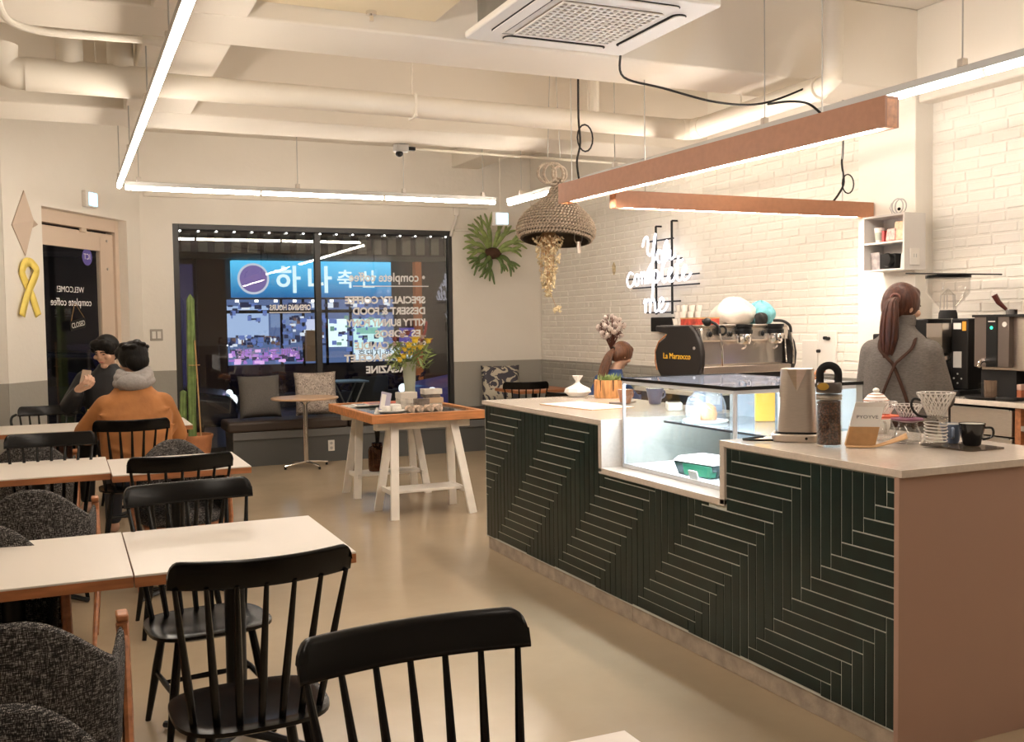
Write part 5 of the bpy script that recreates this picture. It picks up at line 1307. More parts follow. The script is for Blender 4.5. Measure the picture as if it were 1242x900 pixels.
# coffee grinder on the back bar
M['hopperglass'] = thin_glass('hopper_plastic', (.95, .94, .93), 1.42)
gr = thing('coffee_grinder', 'tall black coffee grinder with a clear hopper and flat black lid', 'coffee grinder', (5.32, 4.84, ZB))
GM = mat('grinder_black', (.006, .0055, .0055), .35, spec=.3)
MB().prism(rrect(.24, .40, .02, 4), 0, .04).build('base', GM, gr, bevel=.006)
MB().box((-.03, -.19, .04), (.12, -.055, .50)).build('side_housing', GM, gr, bevel=.008)
MB().box((-.10, .075, .04), (.12, .20, .50), None).build('left_housing', GM, gr, bevel=.008)
MB().box((-.02, -.055, .04), (.12, .075, .28)).build('lower_housing', GM, gr, bevel=.006)
MB().add([(-.11, -.055, .47), (-.11, .075, .47), (.1, .075, .47), (.1, -.055, .47), (-.11, -.055, .38), (-.11, .075, .38), (-.085, -.03, .27), (-.085, .03, .27), (.1, .03, .27), (.1, -.03, .27), (.1, .075, .38), (.1, -.055, .38)],
         [(0, 1, 5, 4), (4, 5, 7, 6), (0, 3, 2, 1), (6, 7, 8, 9), (0, 4, 11, 3), (1, 2, 10, 5), (4, 6, 9, 11), (5, 10, 8, 7)]).build('steel_chute', 'steel', gr)
MB().tube([(-.09, .0, .225), (-.14, .02, .225), (-.145, .10, .225)], .009, 8).build('dosing_lever', 'steel', gr, smooth=True)
for y in (-.02, .045): MB().tube([(-.02, y, .24), (-.04, y, .24)], .014, 12).build('button', 'steel', gr)
MB().lathe([(0, -.055), (.062, -.055), (.065, .0), (.062, .055), (0, .055)], n=24, X=Matrix.Translation((-.10, .01, .13)) @ Matrix.Rotation(pi / 2, 4, 'X')).build('catch_drum', 'matteblack', gr, smooth=True, sharp=40)
MB().lathe([(.0, 0), (.09, 0), (.09, .008), (0, .008)], n=24, c=(-.09, .01, .045)).build('catch_tray', 'matteblack', gr)
MB().box((-.033, -.135, .43), (-.030, -.075, .47)).build('maker_plate', 'paper', gr); MB().box((-.033, -.175, .42), (-.030, -.145, .48)).build('orange_plate', mat('orange_sticker', (.75, .33, .02), .5), gr)
MB().box((-.033, -.14, .18), (-.030, -.075, .285)).build('grey_plate', 'alu', gr)
for i in range(4): MB().tube([(-.034, -.11 + .03 * cos(i * 1.57), .11 + .03 * sin(i * 1.57)), (-.030, -.11 + .03 * cos(i * 1.57), .11 + .03 * sin(i * 1.57))], .006, 8).build('dial_mark', 'alu', gr)
MB().lathe([(0, .50), (.06, .50), (.058, .535), (.05, .555), (0, .555)], n=20).build('hopper_neck', 'matteblack', gr, smooth=True, sharp=40)
MB().lathe([(.048, .552), (.055, .57), (.130, .66), (.135, .675), (.135, .765), (.131, .765), (.131, .676), (.05, .573)], n=32).build('hopper', 'hopperglass', gr, smooth=True, sharp=50)
for k in range(5): MB().cyl((.05 * cos(k * 1.257), .05 * sin(k * 1.257), .56), (.045 * cos(k * 1.257), .045 * sin(k * 1.257), .655), .003, n=5).build('hopper_strut', 'alu', gr)
MB().lathe([(0, .70), (.046, .655), (.0, .655)], n=5).build('hopper_cone', 'clearglass', gr)
MB().lathe([(0, .766), (.14, .766), (.14, .786), (0, .786)], n=28).build('hopper_collar', 'blackmetal', gr)
MB().box((-.20, -.22, .787), (.18, .22, .797), Matrix.Rotation(.06, 4, 'X')).build('flat_lid', 'blackmetal', gr, bevel=.002)
sk = lump('bean_sack', 'brown cloth mound on top of the grinder behind the barista', (5.34, 5.16, ZB + .40), (.15, .17, .045), mat('brown_sackcloth', (.14, .075, .045), .95, noise=30, amt=.4, bump=.5, bscale=60), 12, 'sack')
pn = thing('printer_box', 'black boxy machine behind the barista under the brown cloth', 'machine', (5.36, 5.19, ZB))
MB().box((-.17, -.14, 0), (.17, .19, .40)).build('machine_body', GM, pn, bevel=.01); MB().box((-.175, .05, .28), (-.17, .13, .36)).build('machine_label', mat('red_white_label', (.75, .55, .52), .5), pn)
MB().box((-.175, -.02, .10), (-.17, .02, .20)).build('status_light', mat('violet_display', (.1, .08, .3), .4, emit=(.25, .2, .9), es=1.5), pn)

# water boiler
wbx = thing('water_boiler', 'stainless water boiler with a dark touch strip and green light', 'water boiler', (5.36, 4.22, ZB))
MB().box((-.16, -.06, .18), (.22, .25, .515)).build('tank', 'brushed', wbx, bevel=.006)
MB().box((-.20, .02, .20), (-.16, .27, .515)).build('front_panel', mat('dark_steel', (.20, .165, .145), .35, metal=.8), wbx, bevel=.003)
MB().box((-.204, .10, .20), (-.2, .18, .515)).build('touch_strip', 'blackmetal', wbx)
MB().tube([(-.205, .14, .44), (-.207, .14, .44)], .010, 12).build('green_light', emis('green_led', (.05, .9, .45), 2.5), wbx)
MB().box((-.205, .115, .475), (-.2042, .165, .482)).build('panel_lettering', 'paper', wbx)
MB().tube([(-.2, .05, .46), (-.204, .05, .46)], .016, 14).build('dial', 'plastic', wbx)
MB().tube(smooth_path([(-.20, .16, .24), (-.26, .17, .235), (-.28, .17, .20)], 4), .013, 8).build('tap', 'chrome', wbx, smooth=True)
MB().box((-.16, .0, 0), (.22, .25, .18)).build('stand', 'matteblack', wbx)
MB().box((-.21, -.30, .505), (.22, .28, .52)).build('top_board', 'matteblack', wbx)
MB().box((-.14, -.32, .10), (.22, -.06, .505)).build('side_cabinet', mat('beige_steel', (.45, .38, .30), .4, metal=.5), wbx, bevel=.006)
tw_ = lump('brown_towel', 'brown towel hung over the taps on the water boiler', (5.40, 4.17, ZB + .521), (.12, .10, .085), mat('brown_towel_cloth', (.28, .12, .07), .95, bump=.5, bscale=70), 31, 'towel')
pb = thing('portafilter', 'portafilter with dark red handle lying on the water boiler', 'portafilter', (5.29, 4.33, ZB + .52), -.6)
MB().lathe([(0, 0), (.032, 0), (.036, .03), (.034, .032), (0, .03)], n=20).build('basket', 'chrome', pb, smooth=True); MB().tube([(-.03, 0, .03), (-.075, 0, .075), (-.10, .0, .12)], [.010, .016, .018], 10).build('handle', mat('dark_red_wood', (.10, .02, .015), .4), pb, smooth=True)
# tray with jar, bottles and tools at the right
trb = thing('round_tray', 'round black tray on the back bar below the water boiler', 'tray', (5.24, 4.42, ZB))
MB().lathe([(0, 0), (.15, 0), (.165, .014), (.16, .016), (.145, .006), (0, .006)], n=32).build('tray_body', 'matteblack', trb, smooth=True)
jr = thing('tool_jar', 'handled glass jar of stirring sticks on the back bar tray', 'jar', (5.22, 4.40, ZB + .0065))
MB().lathe([(0, 0), (.045, 0), (.05, .01), (.052, .11), (.049, .11), (.046, .012), (0, .008)], n=24).build('jar_body', thin_glass('jar_amber_glass', (.7, .55, .42), 1.5, boost=1.4, haze=.3, hazecol=(.45, .33, .24)), jr, smooth=True)
MB().tube(smooth_path([(-.01, .05, .09), (-.015, .085, .085), (-.015, .085, .035), (-.01, .05, .02)], 4), .006, 8).build('jar_handle', 'clearglass', jr, smooth=True)
for k, (a, h_) in enumerate(((.0, .22), (.9, .17), (2.0, .15))): MB().cyl((.02 * cos(a), .02 * sin(a), .012), (.035 * cos(a), .035 * sin(a), h_), .006, n=6).build('stick', 'paper' if k == 0 else 'steel', jr)
bo = thing('syrup_bottle', 'dark bottle with a yellow label on the back bar tray', 'bottle', (5.27, 4.325, ZB + .0065))
MB().lathe([(0, 0), (.022, 0), (.024, .01), (.024, .075), (.010, .105), (.010, .14), (0, .14)], n=18).build('bottle_body', mat('dark_brown_bottle', (.06, .02, .01), .2), bo, smooth=True); MB().lathe([(.0245, .012), (.0245, .045)], n=18).build('label', mat('yellow_label', (.65, .50, .05), .5), bo, smooth=True)
bo = thing('tea_tin', 'red brown tin with a pale lid on the back bar', 'tin', (5.24, 4.235, ZB))
MB().box((-.035, -.045, 0), (.035, .045, .065)).build('tin_body', mat('red_brown_tin', (.42, .12, .05), .5), bo, bevel=.004); MB().box((-.036, -.046, .065), (.036, .046, .10)).build('tin_lid', mat('pink_lid', (.55, .35, .28), .5), bo, bevel=.004)
for k, (x, y, lab) in enumerate(((5.18, 4.245, 'dark round tamper mat at the edge of the back bar'), (5.20, 4.04, 'dark flat mat at the edge of the back bar, furthest right'))):
    tag(MB().prism(rrect(.12, .15, .04), 0, .022, Matrix.Translation((x, y, ZB))).build('tamper_mat', 'matteblack', None, bevel=.005), lab, 'mat', 'dark mats on the back bar')
kc = thing('milk_pitcher', 'white and green pot on the back bar at the right edge', 'pot', (5.28, 4.06, ZB))
MB().lathe([(0, 0), (.04, 0), (.05, .02), (.05, .08), (.04, .10), (0, .10)], n=20).build('pot_body', mat('sage_enamel', (.30, .36, .24), .4), kc, smooth=True); MB().lathe([(0, .101), (.045, .101), (.04, .112), (0, .116)], n=20).build('pot_lid', 'paper', kc, smooth=True)

# wall shelf on the pillar
ws = thing('wall_shelf', 'small white open box shelf on the plaster pillar', 'shelf', (5.588, 5.50, 1.895))
wsm = mat('white_shelf_board', (.70, .66, .62), .5)
SY0, SY1, SD, SH = -.215, .185, .20, .40
MB().box((-SD, SY1 - .015, 0), (0, SY1, SH)).build('side_board', wsm, ws); MB().box((-SD, SY0, 0), (0, SY0 + .015, SH)).build('side_board', wsm, ws)
MB().box((-SD, SY0 + .015, 0), (0, SY1 - .015, .012)).build('bottom_board', wsm, ws); MB().box((-SD, SY0 + .015, SH - .014), (0, SY1 - .015, SH)).build('top_board', wsm, ws)
MB().box((-.012, SY0 + .015, .012), (0, SY1 - .015, SH - .014)).build('back_board', wsm, ws); MB().box((-SD + .003, SY0 + .015, .195), (-.012, SY1 - .015, .209)).build('middle_board', wsm, ws)
MB().box((-.15, SY0 - .008, .03), (-.06, SY0, .15)).build('socket_plate', 'plastic', ws, bevel=.006)
for x in (-.115, -.095): MB().box((x - .004, SY0 - .0095, .085), (x + .004, SY0 - .008, .11)).build('socket_hole', 'alu', ws)
def sitem(name, label, cat, y, z): return thing(name, label, cat, (5.588 - .12, 5.50 + y, 1.895 + z))
t_ = sitem('paper_cup', 'white paper cup on the upper level of the wall shelf', 'cup', .10, .209)
MB().lathe([(0, 0), (.026, 0), (.036, .105), (.037, .108), (.033, .106), (.024, .004), (0, .004)], n=24).build('cup_body', 'paper', t_, smooth=True); MB().lathe([(.0285, .02), (.0335, .075)], n=24).build('cup_print', mat('green_grey_print', (.45, .5, .42), .6), t_, smooth=True)
t_ = sitem('red_box', 'thin dark red box beside the paper cup on the wall shelf', 'box', .035, .209); MB().box((-.03, -.012, 0), (.03, .012, .085)).build('box_body', mat('dark_red_card', (.35, .03, .03), .5), t_)
t_ = sitem('snack_bag', 'pink and peach snack packet leaning on the upper wall shelf', 'packet', -.04, .209); MB().box((-.04, -.045, 0), (.0, .045, .09), Matrix.Rotation(.15, 4, 'Y')).build('packet', mat('pink_white_print', (.75, .38, .33), .5, noise=40, amt=.5), t_, bevel=.01)
t_ = sitem('snack_bag', 'peach packet at the back of the upper wall shelf', 'packet', -.11, .209); MB().box((-.03, -.05, 0), (.02, .05, .14), Matrix.Rotation(.1, 4, 'Y')).build('packet', mat('peach_print', (.80, .52, .33), .5, noise=30, amt=.3), t_, bevel=.01)
t_ = sitem('photo_card', 'pale grey photo card on the lower level of the wall shelf', 'card', .12, .012); MB().box((-.01, -.045, 0), (.0, .045, .13), Matrix.Rotation(-.12, 4, 'Y')).build('card', mat('grey_photo', (.42, .38, .37), .4, noise=15, amt=.5), t_)
t_ = sitem('black_case', 'black camera like case on the lower level of the wall shelf', 'case', -.02, .012)
MB().box((-.05, -.08, 0), (.04, .07, .11)).build('case_body', 'matteblack', t_, bevel=.008); MB().lathe([(0, 0), (.045, 0), (.05, .02), (.045, .04), (0, .04)], n=20, X=Matrix.Translation((-.05, -.03, .065)) @ Matrix.Rotation(-pi / 2, 4, 'Y')).build('case_ring', 'blackmetal', t_, smooth=True)
t_ = sitem('card', 'white card leaning at the right of the lower wall shelf', 'card', -.15, .012); MB().box((-.02, -.02, 0), (-.012, .03, .11), Matrix.Rotation(.1, 4, 'X')).build('card', 'paper', t_)
t_ = thing('wire_ornament', 'round wire ornament with a black bead on top of the wall shelf', 'ornament', (5.47, 5.40, 1.895 + SH))
for dx in (0, -.03): MB().tube([(dx, .052 * cos(q), .055 + .052 * sin(q)) for q in [2 * pi * k / 28 for k in range(28)]], .005, 6, closed=True).build('wire_ring', 'alu', t_, smooth=True)
MB().ball((-.02, -.005, .035), .012, 10, 8).build('bead', 'matteblack', t_, smooth=True); MB().tube([(-.015, .06, .0), (-.015, .085, .05), (-.015, .07, .085)], .003, 5).build('wire_tail', 'alu', t_)
# plug board on the brick wall by the espresso machine
pl_ = thing('plug_board', 'white board with two black plugs on the brick wall beside the espresso machine', 'power outlet', (XW - .004, 6.50, 1.10))
MB().box((-.02, -.16, 0), (0, .05, .36)).build('board', 'plastic', pl_, bevel=.006); MB().box((-.02, .055, 0), (0, .25, .28)).build('board', 'plastic', pl_, bevel=.006)
for y, z in ((-.05, .30), (.03, .19), (-.085, .295)): MB().tube([(-.02, y, z), (-.045, y, z)], .014, 10).build('plug', 'matteblack', pl_)
# things on the woman's table: cotton bunch in a vase, planter, pepper mill
cv = thing('cotton_bunch', 'bunch of white cotton bolls on brown stems in a bottle vase', 'dried flowers', (5.04, 8.80, .7705))
MB().lathe([(0, 0), (.045, 0), (.05, .02), (.045, .13), (.018, .18), (.018, .24), (.014, .24), (.014, .18), (0, .17)], n=20).build('vase', mat('brown_vase', (.16, .09, .06), .3), cv, smooth=True)
brn = mat('dry_brown_boll', (.13, .045, .03), .9); cot = mat('cotton_fluff', (.74, .62, .56), .95, noise=30, amt=.1, bump=.6, bscale=40)
r_ = random.Random(4); cm = MB(); bm_ = MB(); st_ = MB()
for k in range(42):
    q = k * 2.4; t = 1 - 2 * (k + .5) / 42; rr = sqrt(1 - t * t); c = Vector((.115 * rr * cos(q), .115 * rr * sin(q), .72 + .12 * t)) * 1.0
    c += Vector((r_.uniform(-.015, .015), r_.uniform(-.015, .015), r_.uniform(-.015, .015)))
    cen = Vector((0, 0, .72)); d_ = (c - cen).normalized()
    if r_.random() < .8:
        for j in range(3): cm.ball(c + Vector((r_.uniform(-.014, .014), r_.uniform(-.014, .014), r_.uniform(-.014, .014))), .022, 7, 5)
    for j in range(4):
        s_ = d_.orthogonal().normalized(); s_.rotate(Matrix.Rotation(j * 1.57 + q, 3, d_)); b_ = c - d_ * .018
        bm_.add([b_ - d_ * .008, b_ + s_ * .014 + d_ * .012, b_ + s_ * .036 + d_ * .03, b_ + s_ * .02], [(0, 1, 2, 3)])
    st_.tube([(0, 0, .2), (0, 0, .5), c - d_ * .02], .003, 4)
o = cm.build('cotton_bolls', cot, cv, smooth=True, fix=False); o['kind'] = 'stuff'
o = bm_.build('boll_husks', brn, cv, fix=False, solid=.002); o['kind'] = 'stuff'
st_.build('stems', brn, cv, fix=False)
t_ = thing('dark_pot', 'dark tapered pot on the table of the woman in blue', 'pot', (5.28, 8.62, .7705)); MB().lathe([(0, 0), (.05, 0), (.075, .14), (.07, .14), (.05, .02), (0, .02)], n=20).build('pot_body', mat('dark_wood_pot', (.07, .03, .02), .6), t_, smooth=True); MB().lathe([(0, .12), (.068, .12)], n=20).build('soil', 'soil', t_)
t_ = thing('pepper_mill', 'small black mill with a metal tip on the table of the woman in blue', 'mill', (5.40, 8.48, .7705)); MB().lathe([(0, 0), (.03, 0), (.032, .02), (.018, .06), (.030, .10), (.02, .13), (0, .135)], n=18).build('mill_body', 'matteblack', t_, smooth=True); MB().ball((0, 0, .15), .012, 10, 8).build('mill_tip', 'chrome', t_, smooth=True)

# =================================================================== PEOPLE
M['skin'] = mat('skin', (.60, .36, .25), .5, noise=8, amt=.06)
M['hair_black'] = mat('black_hair', (.006, .005, .0045), .5, spec=.2, bump=.3, bscale=90, noise=60, amt=.5, stretch=(1, 1, .2))
M['hair_brown'] = mat('dark_brown_hair', (.065, .022, .013), .42, spec=.3, bump=.25, bscale=110, noise=70, amt=.45, stretch=(1, 1, .15))
def ell(mb, c, r, X=None):
    b = MB().ball((0, 0, 0), r, 20, 14); T = Matrix.Translation(c)
    b.xf(X @ T if X else T); mb.add(b.v, b.f)
def limb(mb, pts, rs, n=14):
    P = [Vector(p) for p in pts]; path = []; rad = []
    for i in range(len(P) - 1):
        for k in range(6):
            t = k / 6; path.append(P[i].lerp(P[i + 1], t)); rad.append(rs[i] * (1 - t) + rs[i + 1] * t)
    path.append(P[-1]); rad.append(rs[-1]); mb.tube(path, rad, n)
    for p, r in zip(P, rs): ell(mb, p, (r * .99,) * 3)
def loft(mb, rings, n=28):
    """rings: (cx, cy, z, rx, ry)"""
    o = len(mb.v)
    for (cx, cy, z, rx, ry) in rings:
        for k in range(n):
            q = 2 * pi * k / n; c, s = cos(q), sin(q)
            mb.v.append(Vector((cx + rx * math.copysign(abs(c) ** .8, c), cy + ry * math.copysign(abs(s) ** .9, s), z)))
    for i in range(len(rings) - 1):
        for k in range(n):
            l = (k + 1) % n; mb.f.append((o + i * n + k, o + i * n + l, o + (i + 1) * n + l, o + (i + 1) * n + k))
    mb.f.append(tuple(o + k for k in range(n))[::-1]); mb.f.append(tuple(o + (len(rings) - 1) * n + k for k in range(n)))
def fuse(mb, name, m, par, vox=.007, smooth=6):
    o = mb.build(name, m, par, smooth=True, fix=False, sharp=180)
    r = o.modifiers.new('remesh', 'REMESH'); r.mode = 'VOXEL'; r.voxel_size = vox; r.use_smooth_shade = True
    s = o.modifiers.new('smooth', 'SMOOTH'); s.factor = .5; s.iterations = smooth
    return o
def hand(mb, w, fwd, palm, curl=.35, side=1, s=1.0):
    """w: wrist; fwd: towards the fingers; palm: direction the palm faces; side: +1 thumb to fwd x palm"""
    f = Vector(fwd).normalized(); p = Vector(palm); p = (p - f * p.dot(f)).normalized(); y = f.cross(p) * side
    w = Vector(w)
    def P(a, b, c): return w + (f * a + y * b + p * c) * s
    limb(mb, [P(-.01, 0, 0), P(.03, .012, 0)], [.024 * s, .022 * s], 10); limb(mb, [P(.01, -.012, 0), P(.075, -.024, 0)], [.020 * s, .014 * s], 10)
    limb(mb, [P(.02, .012, 0), P(.08, .026, 0)], [.021 * s, .014 * s], 10); limb(mb, [P(.03, 0, 0), P(.082, 0, 0)], [.019 * s, .014 * s], 10)
    for b, L, k in ((.029, .068, 1.0), (.0095, .076, 1.05), (-.0105, .071, 1.1), (-.029, .055, 1.2)):
        q = [P(.078, b, 0)]; ang = 0; a, c = .078, 0
        for j in range(3):
            ang += curl * k * (1 if j else .8); a += L * (.45, .32, .25)[j] * cos(ang); c += L * (.45, .32, .25)[j] * sin(ang)
            q.append(P(a, b * (1 + .02 * j), c))
        limb(mb, q, [.0098 * s, .0092 * s, .0085 * s, .007 * s], 8)
    limb(mb, [P(.02, .026, .004), P(.048, .052, .016), P(.072, .060, .030), P(.090, .058, .044)], [.014 * s, .0115 * s, .010 * s, .008 * s], 8)
def head_geo(mb, X, s=1.0):
    S = X @ Matrix.Scale(s, 4)
    def hd(u, v):
        q = 2 * pi * u; t = -pi / 2 + pi * v; c, sn = cos(t), sin(t)
        x = .074 * c * cos(q); y = .094 * c * sin(q); z = .118 * sn
        if z < 0:
            k = -z / .118; x *= 1 - .28 * k * k; y = y * (1 - .30 * k) + .022 * k      # jaw narrows, chin forward
        if y > 0 and abs(z + .005) < .03: y -= .006 * (1 - ((z + .005) / .03) ** 2) * (1 if abs(x) > .018 else .3)
        return (x, y, z)
    h = MB().grid(hd, 32, 24, wu=True); mb.add([S @ p for p in h.v], h.f)
    for c, r in (((0, .090, -.018), (.013, .016, .016)), ((0, .092, .005), (.009, .012, .028)), ((0, .083, .022), (.045, .012, .009)), ((0, .077, -.058), (.024, .010, .008)), ((0, .056, -.096), (.030, .024, .020)),
                 ((.048, .062, -.025), (.024, .022, .02)), ((-.048, .062, -.025), (.024, .022, .02)), ((.074, -.008, -.008), (.010, .020, .031)), ((-.074, -.008, -.008), (.010, .020, .031))): ell(mb, c, r, S)
def face_parts(X, par, s=1.0, hair='hair_black'):
    S = X @ Matrix.Scale(s, 4)
    for sx in (-1, 1):
        b = MB(); ell(b, (.029 * sx, .0805, .003), (.0135, .006, .0045), S); b.build('eye', 'matteblack', par, smooth=True)
        b = MB(); b.tube([S @ Vector(p) for p in ((.012 * sx, .0925, .020), (.030 * sx, .089, .025), (.047 * sx, .078, .020))], .0042 * s, 6); b.build('eyebrow', hair, par, smooth=True)
    b = MB(); ell(b, (0, .0865, -.058), (.021, .005, .0055), S); b.build('lips', mat('lips', (.45, .17, .14), .5), par, smooth=True)

# ---------- barista (back to the camera, head turned right)
ba = thing('person', 'woman seen from behind in a grey high necked sweater with brown apron straps and ponytail', 'person', (4.055, 4.0, 0), radians(-58))
bd = MB()
loft(bd, [(0, 0, .80, .16, .11), (0, 0, .92, .165, .115), (0, 0, 1.05, .13, .09), (0, .0, 1.22, .145, .10), (0, 0, 1.36, .16, .095), (0, 0, 1.43, .11, .075), (0, .005, 1.48, .055, .06), (0, .015, 1.56, .052, .056)])
for sx in (-1, 1):
    limb(bd, [(.085 * sx, 0, .86), (.09 * sx, .02, .48), (.09 * sx, -.01, .09)], [.085, .055, .040]); limb(bd, [(.09 * sx, 0, .05), (.095 * sx, .13, .03)], [.042, .032])
AR = [(.140, 0, 1.37), (.205, .03, 1.13), (.13, .26, 1.16)]; AL = [(-.138, 0, 1.37), (-.19, .06, 1.13), (-.10, .27, 1.13)]
for A_ in (AR, AL): limb(bd, A_, [.045, .036, .026])
hand(bd, (.125, .275, 1.16), (-.2, .9, 0), (0, 0, -1), .5, -1); hand(bd, (-.095, .285, 1.13), (.2, .9, 0), (0, 0, -1), .5, 1)
HX = Matrix.Translation((.0, .030, 1.615)) @ Matrix.Rotation(radians(-34), 4, 'Z') @ Matrix.Rotation(radians(-14), 4, 'X')
head_geo(bd, HX); fuse(bd, 'body', 'skin', ba, .007)
face_parts(HX, ba, hair='hair_brown')
swm = mat('grey_knit', (.165, .145, .128), .95, noise=60, amt=.18, bump=.6, bscale=220, stretch=(1, 1, 3), spec=.2)
sw = MB()
loft(sw, [(0, 0, .86, .185, .135), (0, 0, .96, .185, .135), (0, 0, 1.06, .178, .128), (0, 0, 1.20, .185, .13), (0, 0, 1.33, .182, .122), (0, 0, 1.40, .160, .104), (0, .005, 1.455, .118, .084), (0, .012, 1.50, .068, .072), (0, .018, 1.545, .064, .068)])
for A_ in (AR, AL): limb(sw, A_[:2] + [Vector(A_[1]).lerp(Vector(A_[2]), .88)], [.072, .064, .045])
fuse(sw, 'sweater', swm, ba, .010, 8)
MB().lathe([(.060, 1.505), (.072, 1.515), (.074, 1.545), (.068, 1.568), (.060, 1.562)], c=(0, .016, 0), n=28).build('collar', swm, ba, smooth=True)
tr_ = MB(); loft(tr_, [(0, 0, .78, .175, .125), (0, 0, .90, .178, .128), (0, 0, .98, .17, .125)])
for sx in (-1, 1): limb(tr_, [(.088 * sx, 0, .84), (.092 * sx, .02, .48), (.092 * sx, -.01, .10)], [.096, .068, .055])
fuse(tr_, 'trousers', 'matteblack', ba, .012)
apm = mat('brown_apron', (.045, .020, .012), .8, spec=.2)
def strap(pts, nm='apron_strap'): MB().tube(smooth_path(pts, 6), .009, 8, flat=.5).build(nm, apm, ba, smooth=True)
strap([(-.085, .03, 1.455), (-.088, -.05, 1.45), (-.08, -.112, 1.395), (-.03, -.138, 1.34), (.0, -.142, 1.30), (.06, -.146, 1.14), (.10, -.138, .98)])
strap([(.085, .03, 1.455), (.088, -.05, 1.45), (.08, -.112, 1.395), (.03, -.140, 1.34), (.0, -.146, 1.30), (-.06, -.148, 1.14), (-.10, -.140, .98)])
MB().lathe([(.19, .985), (.192, .99), (.192, 1.01), (.19, 1.015)], n=32, X=Matrix.Diagonal((1, .73, 1, 1))).build('apron_tie', apm, ba, smooth=True)
hr = MB()
ell(hr, (0, -.012, .020), (.088, .106, .108), HX); ell(hr, (0, -.050, .0), (.078, .066, .095), HX)
ell(hr, (0, .036, .078), (.062, .046, .042), HX); ell(hr, (-.055, .012, .03), (.034, .050, .06), HX); ell(hr, (.055, .005, .04), (.030, .046, .05), HX)
fuse(hr, 'hair', 'hair_brown', ba, .006, 5)
pny = MB(); A0 = HX @ Vector((.050, -.100, .02))
base = [A0, A0 + Vector((-.01, -.035, -.03)), A0 + Vector((-.015, -.052, -.11)), A0 + Vector((-.02, -.050, -.21)), A0 + Vector((-.03, -.040, -.29))]
for k in range(26):
    q = k * 2.4; r = .034 * sqrt((k + .5) / 26); d_ = Vector((r * cos(q), r * .7 * sin(q), 0))
    pny.tube(smooth_path([base[0] + d_ * .4, base[1] + d_ * .8, base[2] + d_ * 1.1, base[3] + d_ * 1.15, base[4] + d_ * .7 + Vector((0, 0, -.03 * ((k * 7) % 5) / 5))], 5), [.010] * 8 + [.011] * 8 + [.009, .008, .007, .005, .003], 6)
pny.build('ponytail', 'hair_brown', ba, smooth=True, fix=False)
MB().tube([A0 + Vector((.022 * cos(q), -.004 + .012 * sin(q) * 0, .022 * sin(q))) for q in [2 * pi * k / 14 for k in range(14)]], .007, 6, closed=True).build('hair_tie', mat('brown_hair_tie', (.2, .08, .06), .7), ba, smooth=True)

# ---------- man in the orange jacket (seated, back to the camera)
om = thing('person', 'man seen from behind in an orange brown jacket with grey hood, seated', 'person', (.455, 7.66, 0), radians(2))
bd = MB()
loft(bd, [(0, 0, .44, .17, .12), (0, .02, .60, .165, .12), (0, .06, .82, .17, .115), (0, .12, 1.0, .185, .11), (0, .155, 1.10, .13, .09), (.0, .18, 1.16, .06, .06), (0, .20, 1.24, .057, .058)])
for sx in (-1, 1):
    limb(bd, [(.095 * sx, .03, .53), (.13 * sx, .46, .52), (.14 * sx, .50, .10)], [.085, .062, .045]); limb(bd, [(.14 * sx, .50, .05), (.145 * sx, .62, .035)], [.044, .034])
OL = [(-.185, .12, .985), (-.315, .26, .80), (-.235, .60, .80)]; OR = [(.185, .12, .99), (.29, .24, .76), (.13, .52, .80)]
for A_ in (OL, OR): limb(bd, A_, [.05, .042, .030])
hand(bd, (-.23, .61, .80), (.35, .9, 0), (0, 0, -1), .3, 1); hand(bd, (.12, .53, .80), (-.6, .8, 0), (0, 0, -1), .3, -1)
HX = Matrix.Translation((.012, .225, 1.325)) @ Matrix.Rotation(radians(22), 4, 'Z') @ Matrix.Rotation(radians(-16), 4, 'X')
head_geo(bd, HX, 1.08); fuse(bd, 'body', 'skin', om, .008); face_parts(HX, om, 1.08)
jm = mat('orange_brown_canvas', (.38, .15, .042), .8, noise=7, amt=.16, bump=.9, bscale=7)
jk = MB()
def fold(a, b, r): limb(jk, [a, Vector(a).lerp(Vector(b), .5) + Vector((0, -.006, 0)), b], [r * .5, r, r * .5], 8)
loft(jk, [(0, .01, .50, .235, .165), (0, .02, .56, .25, .175), (0, .03, .66, .245, .17), (0, .05, .80, .25, .165), (0, .085, .94, .26, .155), (0, .12, 1.04, .21, .14), (0, .15, 1.11, .145, .115), (0, .175, 1.165, .10, .09)])
for A_ in (OL, OR): limb(jk, A_[:2] + [Vector(A_[1]).lerp(Vector(A_[2]), .82)], [.098, .095, .066])
for a, b in (((-.25, .0, .95), (-.05, -.075, .86)), ((-.24, -.03, .86), (.02, -.115, .76)), ((.24, .0, .98), (.06, -.055, .92)), ((.26, -.02, .86), (.08, -.105, .72)), ((.20, -.09, .74), (.05, -.13, .62)), ((-.18, -.10, .72), (.0, -.14, .64)), ((-.30, .16, .90), (-.24, .08, .82)), ((.30, .14, .88), (.25, .08, .76))): fold(a, b, .018)
fuse(jk, 'jacket', jm, om, .011, 7)
hdm = mat('grey_hood_jersey', (.33, .305, .29), .95, noise=50, amt=.1, bump=.3, bscale=60)
hd_ = MB()
for k, (rx, ry, z, r) in enumerate(((.115, .10, 1.155, .036), (.108, .095, 1.20, .034), (.096, .085, 1.235, .028))):
    hd_.tube([(.006 + rx * cos(q), .16 + ry * sin(q) + .01 * k, z + .012 * sin(q + 1) + .012 * cos(2 * q)) for q in [2 * pi * j / 32 for j in range(32)]], r, 10, closed=True)
ell(hd_, (-.02, .055, 1.165), (.105, .055, .062)); limb(hd_, [(.10, .09, 1.20), (.02, .035, 1.16), (-.09, .07, 1.13)], [.022, .034, .022])
fuse(hd_, 'hood', hdm, om, .007, 4)
tr_ = MB(); loft(tr_, [(0, 0, .435, .19, .15), (0, .02, .50, .19, .15), (0, .02, .56, .18, .14)])
